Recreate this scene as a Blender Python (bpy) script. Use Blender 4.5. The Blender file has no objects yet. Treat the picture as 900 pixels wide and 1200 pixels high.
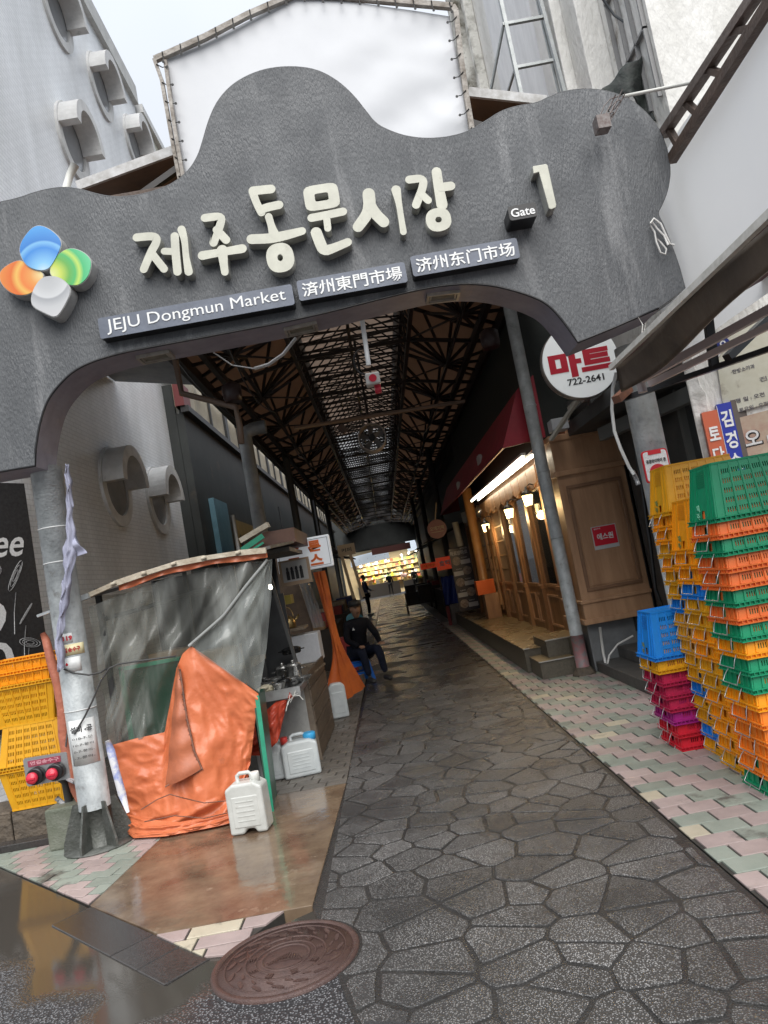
import bpy, bmesh, math, random
from mathutils import Vector, Matrix, noise
random.seed(7)
R = math.radians
PI = math.pi
C = bpy.context.scene.collection
sc = bpy.context.scene

# ---------------------------------------------------------------- camera
cam_d = bpy.data.cameras.new("camera")
cam = bpy.data.objects.new("camera", cam_d); C.objects.link(cam)
ax = ((0.983682,0.002291,-0.179901),(0.179460,-0.083614,0.980205),(-0.012797,-0.996496,-0.082661))
mw = Matrix.Identity(4)
for i in range(3):
    for j in range(3):
        mw[j][i] = ax[i][j]
mw.translation = Vector((0, 0, 1.55))
cam.matrix_world = mw
cam_d.sensor_fit = 'VERTICAL'; cam_d.sensor_height = 36.0; cam_d.lens = 26.1
cam_d.clip_start = 0.05; cam_d.clip_end = 600
sc.camera = cam

# ---------------------------------------------------------------- world, sun, exposure: bright overcast sky
w = bpy.data.worlds.new("World"); sc.world = w; w.use_nodes = True
nt = w.node_tree; nt.nodes.clear()
out = nt.nodes.new('ShaderNodeOutputWorld'); bg = nt.nodes.new('ShaderNodeBackground')
sky = nt.nodes.new('ShaderNodeTexSky'); sky.sky_type = 'NISHITA'; sky.sun_disc = False
sky.sun_elevation = R(52); sky.sun_rotation = R(174); sky.air_density = 1.0; sky.dust_density = 4.0
mul = nt.nodes.new('ShaderNodeMixRGB'); mul.blend_type = 'MULTIPLY'; mul.inputs[0].default_value = 1
mul.inputs[2].default_value = (0.085, 0.085, 0.085, 1)
geo = nt.nodes.new('ShaderNodeTexCoord')
nz = nt.nodes.new('ShaderNodeTexNoise'); nz.inputs['Scale'].default_value = 1.6; nz.inputs['Detail'].default_value = 4
nt.links.new(geo.outputs['Generated'], nz.inputs['Vector'])
cr = nt.nodes.new('ShaderNodeValToRGB')
cr.color_ramp.elements[0].position = 0.3; cr.color_ramp.elements[0].color = (0.56, 0.62, 0.70, 1)
cr.color_ramp.elements[1].position = 0.7; cr.color_ramp.elements[1].color = (0.68, 0.71, 0.76, 1)
nt.links.new(nz.outputs['Fac'], cr.inputs[0])
mx = nt.nodes.new('ShaderNodeMixRGB'); mx.inputs[0].default_value = 0.9
nt.links.new(sky.outputs[0], mul.inputs[1]); nt.links.new(mul.outputs[0], mx.inputs[1]); nt.links.new(cr.outputs[0], mx.inputs[2])
sz = nt.nodes.new('ShaderNodeSeparateXYZ'); nt.links.new(geo.outputs['Generated'], sz.inputs[0])   # overcast sky: three times brighter overhead than at the horizon
zc = nt.nodes.new('ShaderNodeMath'); zc.operation = 'MAXIMUM'; zc.inputs[1].default_value = 0.0; nt.links.new(sz.outputs[2], zc.inputs[0])
zl = nt.nodes.new('ShaderNodeMath'); zl.operation = 'MULTIPLY_ADD'; zl.inputs[1].default_value = 0.86; zl.inputs[2].default_value = 0.32; nt.links.new(zc.outputs[0], zl.inputs[0])
nt.links.new(mx.outputs[0], bg.inputs[0]); nt.links.new(zl.outputs[0], bg.inputs[1])
nt.links.new(bg.outputs[0], out.inputs[0])
sun_d = bpy.data.lights.new("sun", 'SUN'); sun_d.energy = 2.1; sun_d.angle = R(60); sun_d.color = (1, 0.97, 0.93)
sun = bpy.data.objects.new("sun", sun_d); C.objects.link(sun)
sun.rotation_euler = (R(40), 0, R(6))
sc.view_settings.view_transform = 'Standard'; sc.view_settings.look = 'None'
sc.view_settings.gamma = 1; sc.view_settings.exposure = 0.85
try:
    sc.cycles.use_denoising = True
    sc.cycles.max_bounces = 6; sc.cycles.transparent_max_bounces = 12
except Exception:
    pass

# ---------------------------------------------------------------- materials
MATS = {}
def mat(name, col, rough=0.6, col2=None, nscale=6.0, detail=6, bump=0.0, bscale=60.0, metal=0.0, coat=0.0,
        stretch=None, alpha=1.0, emit=None, estr=0.0, spec=0.5, trans=0.0, rough2=None, rscale=3.0, vary=0.0, thr=(0.35, 0.65), spots=None, sstretch=None):
    if name in MATS: return MATS[name]
    m = bpy.data.materials.new(name); m.use_nodes = True
    t = m.node_tree; b = t.nodes['Principled BSDF']
    b.inputs['Roughness'].default_value = rough
    b.inputs['Metallic'].default_value = metal
    b.inputs['Specular IOR Level'].default_value = spec
    if coat: b.inputs['Coat Weight'].default_value = coat; b.inputs['Coat Roughness'].default_value = 0.08
    tc = t.nodes.new('ShaderNodeTexCoord'); vec = tc.outputs['Object']
    if stretch:
        mp = t.nodes.new('ShaderNodeMapping'); mp.inputs['Scale'].default_value = stretch
        t.links.new(vec, mp.inputs['Vector']); vec = mp.outputs['Vector']
    c1 = (*col, 1)
    last = None
    if col2 is not None:
        n = t.nodes.new('ShaderNodeTexNoise'); n.inputs['Scale'].default_value = nscale; n.inputs['Detail'].default_value = detail
        n.inputs['Roughness'].default_value = 0.65
        t.links.new(vec, n.inputs['Vector'])
        r = t.nodes.new('ShaderNodeValToRGB'); r.color_ramp.elements[0].position = thr[0]; r.color_ramp.elements[1].position = thr[1]
        r.color_ramp.elements[0].color = c1; r.color_ramp.elements[1].color = (*col2, 1)
        t.links.new(n.outputs['Fac'], r.inputs[0]); last = r.outputs[0]
    if spots is not None:   # stains: (colour, scale, threshold)
        n = t.nodes.new('ShaderNodeTexNoise'); n.inputs['Scale'].default_value = spots[1]; n.inputs['Detail'].default_value = 8
        n.inputs['Roughness'].default_value = 0.7
        sv_ = tc.outputs['Object']
        if sstretch:
            m2 = t.nodes.new('ShaderNodeMapping'); m2.inputs['Scale'].default_value = sstretch; t.links.new(sv_, m2.inputs['Vector']); sv_ = m2.outputs['Vector']
        t.links.new(sv_, n.inputs['Vector'])
        r = t.nodes.new('ShaderNodeValToRGB'); r.color_ramp.elements[0].position = spots[2]; r.color_ramp.elements[1].position = spots[2] + 0.1
        t.links.new(n.outputs['Fac'], r.inputs[0])
        x = t.nodes.new('ShaderNodeMixRGB'); x.inputs[2].default_value = (*spots[0], 1)
        if last: t.links.new(last, x.inputs[1])
        else: x.inputs[1].default_value = c1
        t.links.new(r.outputs[0], x.inputs[0]); last = x.outputs[0]
    if vary:
        oi = t.nodes.new('ShaderNodeObjectInfo'); hs = t.nodes.new('ShaderNodeHueSaturation')
        mr = t.nodes.new('ShaderNodeMapRange'); mr.inputs[3].default_value = 1 - vary; mr.inputs[4].default_value = 1 + vary
        t.links.new(oi.outputs['Random'], mr.inputs[0]); t.links.new(mr.outputs[0], hs.inputs['Value'])
        if last: t.links.new(last, hs.inputs['Color'])
        else: hs.inputs['Color'].default_value = c1
        last = hs.outputs[0]
    if last: t.links.new(last, b.inputs['Base Color'])
    else: b.inputs['Base Color'].default_value = c1
    if rough2 is not None:
        n = t.nodes.new('ShaderNodeTexNoise'); n.inputs['Scale'].default_value = rscale; n.inputs['Detail'].default_value = 5
        t.links.new(tc.outputs['Object'], n.inputs['Vector'])
        mr = t.nodes.new('ShaderNodeMapRange'); mr.inputs[1].default_value = 0.4; mr.inputs[2].default_value = 0.6
        mr.inputs[3].default_value = rough; mr.inputs[4].default_value = rough2
        t.links.new(n.outputs['Fac'], mr.inputs[0]); t.links.new(mr.outputs[0], b.inputs['Roughness'])
    if bump:
        n = t.nodes.new('ShaderNodeTexNoise'); n.inputs['Scale'].default_value = bscale; n.inputs['Detail'].default_value = 4
        t.links.new(vec, n.inputs['Vector'])
        bp = t.nodes.new('ShaderNodeBump'); bp.inputs['Strength'].default_value = min(1, bump); bp.inputs['Distance'].default_value = 0.01 * max(1, bump)
        t.links.new(n.outputs['Fac'], bp.inputs['Height']); t.links.new(bp.outputs[0], b.inputs['Normal'])
    if alpha < 1: b.inputs['Alpha'].default_value = alpha
    if trans: b.inputs['Transmission Weight'].default_value = trans
    if emit: b.inputs['Emission Color'].default_value = (*emit, 1); b.inputs['Emission Strength'].default_value = estr
    MATS[name] = m
    return m

# ---------------------------------------------------------------- mesh builder
class MB:
    def __init__(s): s.v = []; s.f = []; s.m = []; s.sm = []
    def add(s, vs, fs, mi=0, smooth=False):
        o = len(s.v); s.v += [tuple(p) for p in vs]
        for f in fs: s.f.append([i + o for i in f]); s.m.append(mi); s.sm.append(smooth)
        return s
    def box(s, lo, hi, mi=0, M=None):
        x0, y0, z0 = lo; x1, y1, z1 = hi
        if x0 > x1: x0, x1 = x1, x0
        if y0 > y1: y0, y1 = y1, y0
        if z0 > z1: z0, z1 = z1, z0
        vs = [Vector(p) for p in ((x0,y0,z0),(x1,y0,z0),(x1,y1,z0),(x0,y1,z0),(x0,y0,z1),(x1,y0,z1),(x1,y1,z1),(x0,y1,z1))]
        if M is not None: vs = [M @ v for v in vs]
        return s.add(vs, [(0,3,2,1),(4,5,6,7),(0,1,5,4),(1,2,6,5),(2,3,7,6),(3,0,4,7)], mi)
    def bar(s, a, b, w, h=None, mi=0, up=(0, 0, 1)):      # rectangular bar between two points
        a = Vector(a); b = Vector(b); h = h or w
        d = (b - a).normalized(); u = Vector(up)
        if abs(d.dot(u)) > 0.98: u = Vector((0, 1, 0))
        r = d.cross(u).normalized(); u = r.cross(d).normalized()
        vs = []
        for p in (a, b):
            for sx, sz in ((-1,-1),(1,-1),(1,1),(-1,1)):
                vs.append(p + r * (sx * w / 2) + u * (sz * h / 2))
        return s.add(vs, [(3,2,1,0),(4,5,6,7),(0,1,5,4),(1,2,6,5),(2,3,7,6),(3,0,4,7)], mi)
    def tube(s, pts, r, n=10, mi=0, cap=True, smooth=True):
        pts = [Vector(p) for p in pts]; k = len(pts)
        rs = r if isinstance(r, (list, tuple)) else [r] * k
        o = len(s.v); prev = None
        for i, p in enumerate(pts):
            d = (pts[min(i + 1, k - 1)] - pts[max(i - 1, 0)]).normalized()
            if prev is None:
                u = Vector((0, 0, 1)) if abs(d.z) < 0.9 else Vector((0, 1, 0))
                a = d.cross(u).normalized()
            else:
                a = (prev - d * prev.dot(d)).normalized()
            prev = a; b2 = d.cross(a)
            for j in range(n):
                t = 2 * PI * j / n
                s.v.append(tuple(p + (a * math.cos(t) + b2 * math.sin(t)) * rs[i]))
        for i in range(k - 1):
            for j in range(n):
                s.f.append([o + i*n + j, o + (i+1)*n + j, o + (i+1)*n + (j+1) % n, o + i*n + (j+1) % n][::-1]); s.m.append(mi); s.sm.append(smooth)
        if cap:
            s.f.append([o + j for j in range(n)]); s.m.append(mi); s.sm.append(False)
            s.f.append([o + (k-1)*n + j for j in range(n)][::-1]); s.m.append(mi); s.sm.append(False)
        return s
    def lathe(s, prof, c=(0,0,0), n=24, mi=0, axis='z', M=None, smooth=True):   # profile of (radius, height)
        o = len(s.v); k = len(prof)
        for r, h in prof:
            for j in range(n):
                t = 2 * PI * j / n
                p = Vector((r*math.cos(t), r*math.sin(t), h))
                if axis == 'y': p = Vector((p.x, p.z, -p.y))
                if axis == 'x': p = Vector((p.z, p.x, p.y))
                if M is not None: p = M @ p
                s.v.append(tuple(p + Vector(c)))
        for i in range(k - 1):
            for j in range(n):
                s.f.append([o + i*n + j, o + i*n + (j+1) % n, o + (i+1)*n + (j+1) % n, o + (i+1)*n + j]); s.m.append(mi); s.sm.append(smooth)
        s.f.append([o + j for j in range(n)][::-1]); s.m.append(mi); s.sm.append(False)
        s.f.append([o + (k-1)*n + j for j in range(n)]); s.m.append(mi); s.sm.append(False)
        return s
    def prism(s, poly, a, b, axis='y', mi=0, side=None, smooth=False):
        # polygon of 2-D points swept from a to b along an axis: y -> (x,z), z -> (x,y), x -> (y,z)
        def P3(p, t):
            if axis == 'y': return (p[0], t, p[1])
            if axis == 'z': return (p[0], p[1], t)
            return (t, p[0], p[1])
        n = len(poly)
        ar = sum(poly[i][0]*poly[(i+1) % n][1] - poly[(i+1) % n][0]*poly[i][1] for i in range(n))
        if (ar < 0) != (axis == 'y'): poly = poly[::-1]
        if a > b: a, b = b, a
        vs = [P3(p, a) for p in poly] + [P3(p, b) for p in poly]
        s.add(vs, [list(range(n))[::-1], list(range(n, 2*n))], mi)
        o = len(s.v) - 2*n
        for i in range(n):
            s.f.append([o+i, o+(i+1) % n, o+n+(i+1) % n, o+n+i]); s.m.append(mi if side is None else side); s.sm.append(smooth)
        return s
    def grid(s, fn, nu, nv, mi=0, smooth=True):
        o = len(s.v)
        for i in range(nu + 1):
            for j in range(nv + 1): s.v.append(tuple(fn(i / nu, j / nv)))
        for i in range(nu):
            for j in range(nv):
                a = o + i*(nv+1) + j
                s.f.append([a, a+1, a+nv+2, a+nv+1]); s.m.append(mi); s.sm.append(smooth)
        return s
    def mesh(s, name, mats):
        me = bpy.data.meshes.new(name)
        me.from_pydata(s.v, [], s.f)
        for x in (mats if isinstance(mats, (list, tuple)) else [mats]): me.materials.append(x)
        me.polygons.foreach_set('material_index', s.m)
        me.polygons.foreach_set('use_smooth', s.sm)
        me.update()
        return me
    def build(s, name, mats, parent=None, loc=None, bevel=0.0, kind=None, seg=2, solid=0.0):
        o = bpy.data.objects.new(name, s.mesh(name, mats)); C.objects.link(o)
        if loc is not None: o.location = loc
        if parent is not None:
            o.parent = parent
            if loc is None: o.matrix_parent_inverse = Matrix.Translation(-Vector(world_loc(parent)))
        if bevel:
            b = o.modifiers.new('bevel', 'BEVEL'); b.width = bevel; b.segments = seg; b.limit_method = 'ANGLE'; b.angle_limit = R(40)
        if solid:
            b = o.modifiers.new('solid', 'SOLIDIFY'); b.thickness = solid; b.offset = 0
        if kind: o['kind'] = kind
        return o
def world_loc(o):
    v = Vector(o.location)
    if o.parent is not None: v = v + world_loc(o.parent) + o.matrix_parent_inverse.translation
    return v
def thing(name, label, cat, loc=(0, 0, 0), group=None, rot=None):
    o = bpy.data.objects.new(name, None); C.objects.link(o); o.location = loc; o.empty_display_size = 0.1
    if rot: o.rotation_euler = rot
    o['label'] = label; o['category'] = cat
    if group: o['group'] = group
    return o
def tag(o, label, cat, group=None):
    o['label'] = label; o['category'] = cat
    if group: o['group'] = group
    return o
def struct(mb, name, m, **k):
    return mb.build(name, m, kind='structure', **k)
def link_mesh(name, me, parent=None, loc=(0, 0, 0), rot=None):
    o = bpy.data.objects.new(name, me); C.objects.link(o); o.location = loc
    if rot: o.rotation_euler = rot
    if parent is not None: o.parent = parent
    return o
def copy_tree(o, parent=None):
    c = o.copy(); C.objects.link(c)
    if parent is not None: c.parent = parent
    for ch in list(o.children): copy_tree(ch, c)
    return c
def text(body, m, name='lettering', parent=None, center=(0, 0, 0), width=1.0, height=None, normal='-y', bold=0.0, depth=0.002, spacing=1.0, tilt=0.0, res=3):
    cu = bpy.data.curves.new('txt', 'FONT'); cu.body = body; cu.size = 1; cu.extrude = 0.0
    cu.offset = bold; cu.align_x = 'CENTER'; cu.space_character = spacing; cu.resolution_u = res
    tmp = bpy.data.objects.new('txt', cu); C.objects.link(tmp)
    dg = bpy.context.evaluated_depsgraph_get()
    me = bpy.data.meshes.new_from_object(tmp.evaluated_get(dg))
    bpy.data.objects.remove(tmp)
    if not me.vertices: return None
    xs = [v.co.x for v in me.vertices]; ys = [v.co.y for v in me.vertices]
    cx, cyy = (min(xs)+max(xs))/2, (min(ys)+max(ys))/2
    sx = width / max(1e-6, max(xs)-min(xs)); sy = sx if height is None else height / max(1e-6, max(ys)-min(ys))
    for v in me.vertices:
        v.co.x = (v.co.x-cx)*sx; v.co.y = (v.co.y-cyy)*sy; v.co.z = 0
    me.materials.clear(); me.materials.append(m)
    for pg in me.polygons: pg.use_smooth = False; pg.material_index = 0
    o = bpy.data.objects.new(name, me); C.objects.link(o)
    sd = o.modifiers.new('solid', 'SOLIDIFY'); sd.thickness = depth; sd.offset = 0
    rot = {'-y': (PI/2, 0, 0), '+x': (PI/2, 0, PI/2), '-x': (PI/2, 0, -PI/2), 'up': (0, 0, 0)}.get(normal, None)
    if rot is None: rot = (PI/2, 0, normal)
    o.rotation_euler = rot
    if tilt: o.rotation_euler.rotate_axis('Z', tilt)
    o.location = center
    if parent is not None:
        o.parent = parent; o.matrix_parent_inverse = Matrix.Translation(-Vector(world_loc(parent)))
    return o
def clip_poly(poly, region):      # clip any polygon to a convex counter-clockwise region
    for i in range(len(region)):
        a = region[i]; b = region[(i+1) % len(region)]
        def side(p): return (b[0]-a[0])*(p[1]-a[1]) - (b[1]-a[1])*(p[0]-a[0])
        out_ = []
        for j in range(len(poly)):
            p, q = poly[j], poly[(j+1) % len(poly)]
            sp, sq = side(p), side(q)
            if sp >= 0: out_.append(p)
            if (sp >= 0) != (sq >= 0):
                t = sp / (sp - sq); out_.append((p[0] + (q[0]-p[0])*t, p[1] + (q[1]-p[1])*t))
        poly = out_
        if len(poly) < 3: return []
    return poly
def area(p): return 0.5 * sum(p[i][0]*p[(i+1) % len(p)][1] - p[(i+1) % len(p)][0]*p[i][1] for i in range(len(p)))
def inset(poly, d):               # inset a convex counter-clockwise polygon
    reg = []
    out_ = poly
    for i in range(len(poly)):
        a = Vector(poly[i]); b = Vector(poly[(i+1) % len(poly)])
        if (b-a).length < 1e-5: continue
        n = Vector((-(b-a).y, (b-a).x)).normalized() * d
        a2, b2 = a+n, b+n
        def side(p): return (b2.x-a2.x)*(p[1]-a2.y) - (b2.y-a2.y)*(p[0]-a2.x)
        new = []
        for j in range(len(out_)):
            p, q = out_[j], out_[(j+1) % len(out_)]
            sp, sq = side(p), side(q)
            if sp >= 0: new.append(p)
            if (sp >= 0) != (sq >= 0):
                t = sp/(sp-sq); new.append((p[0]+(q[0]-p[0])*t, p[1]+(q[1]-p[1])*t))
        out_ = new
        if len(out_) < 3: return []
    return out_
def chaikin(p, k=1, q=0.25):
    for _ in range(k):
        n = []
        for i in range(len(p)):
            a, b = p[i], p[(i+1) % len(p)]
            n.append((a[0]+(b[0]-a[0])*q, a[1]+(b[1]-a[1])*q)); n.append((a[0]+(b[0]-a[0])*(1-q), a[1]+(b[1]-a[1])*(1-q)))
        p = n
    return p
def slab_piece(mb, poly, z0, z1, bev=0.006, mi=0):    # a paving piece with softened upper edge
    if area(poly) < 0: poly = poly[::-1]
    top = inset(poly, bev)
    n = len(poly)
    if len(top) != n:
        cx = sum(p[0] for p in poly)/n; cy_ = sum(p[1] for p in poly)/n
        top = [(p[0]+(cx-p[0])*0.06, p[1]+(cy_-p[1])*0.06) for p in poly]
    vs = [(p[0], p[1], z0) for p in poly] + [(p[0], p[1], z1-bev*0.6) for p in poly] + [(p[0], p[1], z1) for p in top]
    fs = [list(range(2*n, 3*n))]
    for i in range(n):
        j = (i+1) % n
        fs.append((i, j, n+j, n+i)); fs.append((n+i, n+j, 2*n+j, 2*n+i))
    mb.add(vs, fs, mi)
    return mb

# ================================================================ SETTING: ground
M_road_joint = mat('wet_road_joint', (0.026, 0.025, 0.024), 0.42, (0.044, 0.042, 0.040), 3, detail=9, bump=0.8, bscale=90, rough2=0.10, rscale=1.5)
M_ground = mat('ground_asphalt', (0.06, 0.06, 0.062), 0.6, (0.03, 0.03, 0.032), 30, bump=1.5, bscale=200)

def street_material():
    # wet street asphalt: coarse grain where it is drained, standing water along the kerb (a band that follows the kerb line)
    m = bpy.data.materials.new('street_asphalt'); m.use_nodes = True
    t = m.node_tree; b = t.nodes['Principled BSDF']
    tc = t.nodes.new('ShaderNodeTexCoord')
    sep = t.nodes.new('ShaderNodeSeparateXYZ'); t.links.new(tc.outputs['Object'], sep.inputs[0])
    # distance from the kerb line (towards the camera)
    a = t.nodes.new('ShaderNodeMath'); a.operation = 'ADD'; t.links.new(sep.outputs[0], a.inputs[0]); t.links.new(sep.outputs[1], a.inputs[1])
    n = t.nodes.new('ShaderNodeTexNoise'); n.inputs['Scale'].default_value = 2.3; n.inputs['Detail'].default_value = 5; t.links.new(tc.outputs['Object'], n.inputs['Vector'])
    k = t.nodes.new('ShaderNodeMath'); k.operation = 'MULTIPLY_ADD'; k.inputs[1].default_value = 1.1; t.links.new(n.outputs['Fac'], k.inputs[0]); t.links.new(a.outputs[0], k.inputs[2])
    xl = t.nodes.new('ShaderNodeMath'); xl.operation = 'ADD'; xl.inputs[1].default_value = 1.35; t.links.new(sep.outputs[0], xl.inputs[0])
    xm = t.nodes.new('ShaderNodeMath'); xm.operation = 'MAXIMUM'; xm.inputs[1].default_value = 0; t.links.new(xl.outputs[0], xm.inputs[0])
    k2 = t.nodes.new('ShaderNodeMath'); k2.operation = 'MULTIPLY_ADD'; k2.inputs[1].default_value = -1.6; t.links.new(xm.outputs[0], k2.inputs[0]); t.links.new(k.outputs[0], k2.inputs[2])
    wet = t.nodes.new('ShaderNodeMapRange'); wet.inputs[1].default_value = 2.08; wet.inputs[2].default_value = 2.32
    t.links.new(k2.outputs[0], wet.inputs[0])
    g = t.nodes.new('ShaderNodeTexVoronoi'); g.inputs['Scale'].default_value = 95; t.links.new(tc.outputs['Object'], g.inputs['Vector'])
    gc = t.nodes.new('ShaderNodeValToRGB'); gc.color_ramp.elements[0].color = (0.34, 0.34, 0.35, 1); gc.color_ramp.elements[0].position = 0.05
    gc.color_ramp.elements[1].color = (0.03, 0.03, 0.032, 1); gc.color_ramp.elements[1].position = 0.45
    t.links.new(g.outputs['Distance'], gc.inputs[0])
    mx = t.nodes.new('ShaderNodeMixRGB'); mx.inputs[2].default_value = (0.06, 0.053, 0.045, 1)
    t.links.new(wet.outputs[0], mx.inputs[0]); t.links.new(gc.outputs[0], mx.inputs[1]); t.links.new(mx.outputs[0], b.inputs['Base Color'])
    rg = t.nodes.new('ShaderNodeMapRange'); rg.inputs[3].default_value = 0.42; rg.inputs[4].default_value = 0.07
    t.links.new(wet.outputs[0], rg.inputs[0]); t.links.new(rg.outputs[0], b.inputs['Roughness'])
    inv = t.nodes.new('ShaderNodeMapRange'); inv.inputs[3].default_value = 0.75; inv.inputs[4].default_value = 0.015; t.links.new(wet.outputs[0], inv.inputs[0])
    bp = t.nodes.new('ShaderNodeBump'); bp.inputs['Distance'].default_value = 0.006; bp.invert = True
    t.links.new(inv.outputs[0], bp.inputs['Strength']); t.links.new(g.outputs['Distance'], bp.inputs['Height']); t.links.new(bp.outputs[0], b.inputs['Normal'])
    return m
M_street = street_material()

g = MB(); g.grid(lambda u, v: (-60+120*u, -30+150*v, -0.16), 8, 8)
struct(g, 'ground', M_ground)
g = MB(); g.prism([(-9, 0), (9, 0), (9, 2.55), (-0.2, 2.75), (-0.5, 3.9), (-1.12, 3.515), (-3.2, 5.60), (-9, 9.0)], -0.12, -0.012, 'z')
struct(g, 'street', M_street)

# kerb of dark granite, flush with the street
kerb = MB()
M_granite = mat('dark_wet_granite', (0.028, 0.025, 0.024), 0.22, (0.05, 0.046, 0.044), 60, bump=0.15, bscale=150, rough2=0.10, rscale=2, vary=0.12)
kroot = MB(); kroot.prism([(-1.10, 3.50), (-2.0, 4.40), (-2.15, 4.25), (-1.24, 3.34)], -0.12, -0.008, 'z')
kr = struct(kroot, 'kerb', M_road_joint)
d = Vector((-0.7071, 0.7071)); nrm = Vector((-0.7071, -0.7071))
p0 = Vector((-1.09, 3.50)); s = 0
for L in (0.26, 0.27, 0.74):
    a = p0 + d*(s+0.003); b2 = p0 + d*(s+L-0.003); s += L
    q = MB(); slab_piece(q, [tuple(a), tuple(b2), tuple(b2+nrm*0.225), tuple(a+nrm*0.225)][::-1], -0.02, -0.005, 0.004)
    o = q.build('kerb_stone', M_granite, kr)

# ------------------------------------------------ alley road: crazy paving pressed into wet asphalt
rd = MB(); rd.prism([(-0.20, 2.0), (1.24, 1.6), (1.235, 52), (-0.60, 52), (-0.58, 10.5), (-0.655, 3.84), (-0.42, 2.9)], -0.10, -0.007, 'z')
road = struct(rd, 'alley_road', M_road_joint)
def stone_material():
    m = bpy.data.materials.new('speckled_stone'); m.use_nodes = True
    t = m.node_tree; b = t.nodes['Principled BSDF']
    tc = t.nodes.new('ShaderNodeTexCoord')
    g = t.nodes.new('ShaderNodeTexVoronoi'); g.inputs['Scale'].default_value = 120; t.links.new(tc.outputs['Object'], g.inputs['Vector'])
    n = t.nodes.new('ShaderNodeTexNoise'); n.inputs['Scale'].default_value = 1.3; n.inputs['Detail'].default_value = 6; n.inputs['Roughness'].default_value = 0.6
    t.links.new(tc.outputs['Object'], n.inputs['Vector'])
    n2 = t.nodes.new('ShaderNodeTexNoise'); n2.inputs['Scale'].default_value = 90; n2.inputs['Detail'].default_value = 4; t.links.new(tc.outputs['Object'], n2.inputs['Vector'])
    gc = t.nodes.new('ShaderNodeValToRGB'); gc.color_ramp.elements[0].color = (0.47, 0.46, 0.45, 1); gc.color_ramp.elements[0].position = 0.04
    gc.color_ramp.elements[1].color = (0.052, 0.050, 0.048, 1); gc.color_ramp.elements[1].position = 0.44
    t.links.new(g.outputs['Distance'], gc.inputs[0])
    st = t.nodes.new('ShaderNodeMapRange'); st.inputs[1].default_value = 0.42; st.inputs[2].default_value = 0.62; t.links.new(n.outputs['Fac'], st.inputs[0])
    mx = t.nodes.new('ShaderNodeMixRGB'); mx.blend_type = 'MIX'; mx.inputs[2].default_value = (0.046, 0.045, 0.044, 1)
    sc2 = t.nodes.new('ShaderNodeMath'); sc2.operation = 'MULTIPLY'; sc2.inputs[1].default_value = 0.85
    t.links.new(st.outputs[0], sc2.inputs[0]); t.links.new(sc2.outputs[0], mx.inputs[0]); t.links.new(gc.outputs[0], mx.inputs[1])
    oi = t.nodes.new('ShaderNodeObjectInfo'); hs = t.nodes.new('ShaderNodeHueSaturation')
    mr = t.nodes.new('ShaderNodeMapRange'); mr.inputs[3].default_value = 0.85; mr.inputs[4].default_value = 1.3; t.links.new(oi.outputs['Random'], mr.inputs[0])
    t.links.new(mr.outputs[0], hs.inputs['Value']); t.links.new(mx.outputs[0], hs.inputs['Color'])
    t.links.new(hs.outputs[0], b.inputs['Base Color'])
    rr = t.nodes.new('ShaderNodeMapRange'); rr.inputs[3].default_value = 0.42; rr.inputs[4].default_value = 0.13
    t.links.new(st.outputs[0], rr.inputs[0]); t.links.new(rr.outputs[0], b.inputs['Roughness'])
    bp = t.nodes.new('ShaderNodeBump'); bp.inputs['Distance'].default_value = 0.004; bp.inputs['Strength'].default_value = 0.7; bp.invert = True
    ad = t.nodes.new('ShaderNodeMath'); ad.operation = 'MULTIPLY_ADD'; ad.inputs[1].default_value = -0.6; t.links.new(n2.outputs['Fac'], ad.inputs[0]); t.links.new(g.outputs['Distance'], ad.inputs[2])
    t.links.new(ad.outputs[0], bp.inputs['Height']); t.links.new(bp.outputs[0], b.inputs['Normal'])
    return m
M_stone = stone_material()
region_road = [(-0.645, 3.84), (-0.40, 2.85), (-0.15, 2.0), (1.22, 1.9), (1.215, 22), (-0.565, 22), (-0.57, 10.5)]
reg_ccw = [(-0.15, 2.0), (1.22, 1.9), (1.215, 22), (-0.56, 22), (-0.60, 7.0), (-0.645, 3.84), (-0.40, 2.85)]
seeds = []
yy = 1.7; row = 0
while yy < 22.4:
    step = random.uniform(0.165, 0.265)
    xx = -1.1 + random.uniform(0, 0.3)
    while xx < 1.7:
        seeds.append((xx + random.uniform(-0.09, 0.09), yy + random.uniform(-0.09, 0.09)))
        xx += random.uniform(0.20, 0.38)
    yy += step; row += 1
def voronoi_cell(i):
    x, y = seeds[i]
    poly = [(x-0.6, y-0.6), (x+0.6, y-0.6), (x+0.6, y+0.6), (x-0.6, y+0.6)]
    for j, (a, b) in enumerate(seeds):
        if j == i or abs(a-x) > 0.9 or abs(b-y) > 0.9: continue
        mx_, my_ = (a+x)/2, (b+y)/2; dx, dy = a-x, b-y
        new = []
        for k in range(len(poly)):
            p, q = poly[k], poly[(k+1) % len(poly)]
            sp = -((p[0]-mx_)*dx + (p[1]-my_)*dy); sq = -((q[0]-mx_)*dx + (q[1]-my_)*dy)
            if sp >= 0: new.append(p)
            if (sp >= 0) != (sq >= 0):
                t = sp/(sp-sq); new.append((p[0]+(q[0]-p[0])*t, p[1]+(q[1]-p[1])*t))
        poly = new
        if len(poly) < 3: return []
    return poly
far_st = MB(); nst = 0
order = sorted(range(len(seeds)), key=lambda i: seeds[i][1])
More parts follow.
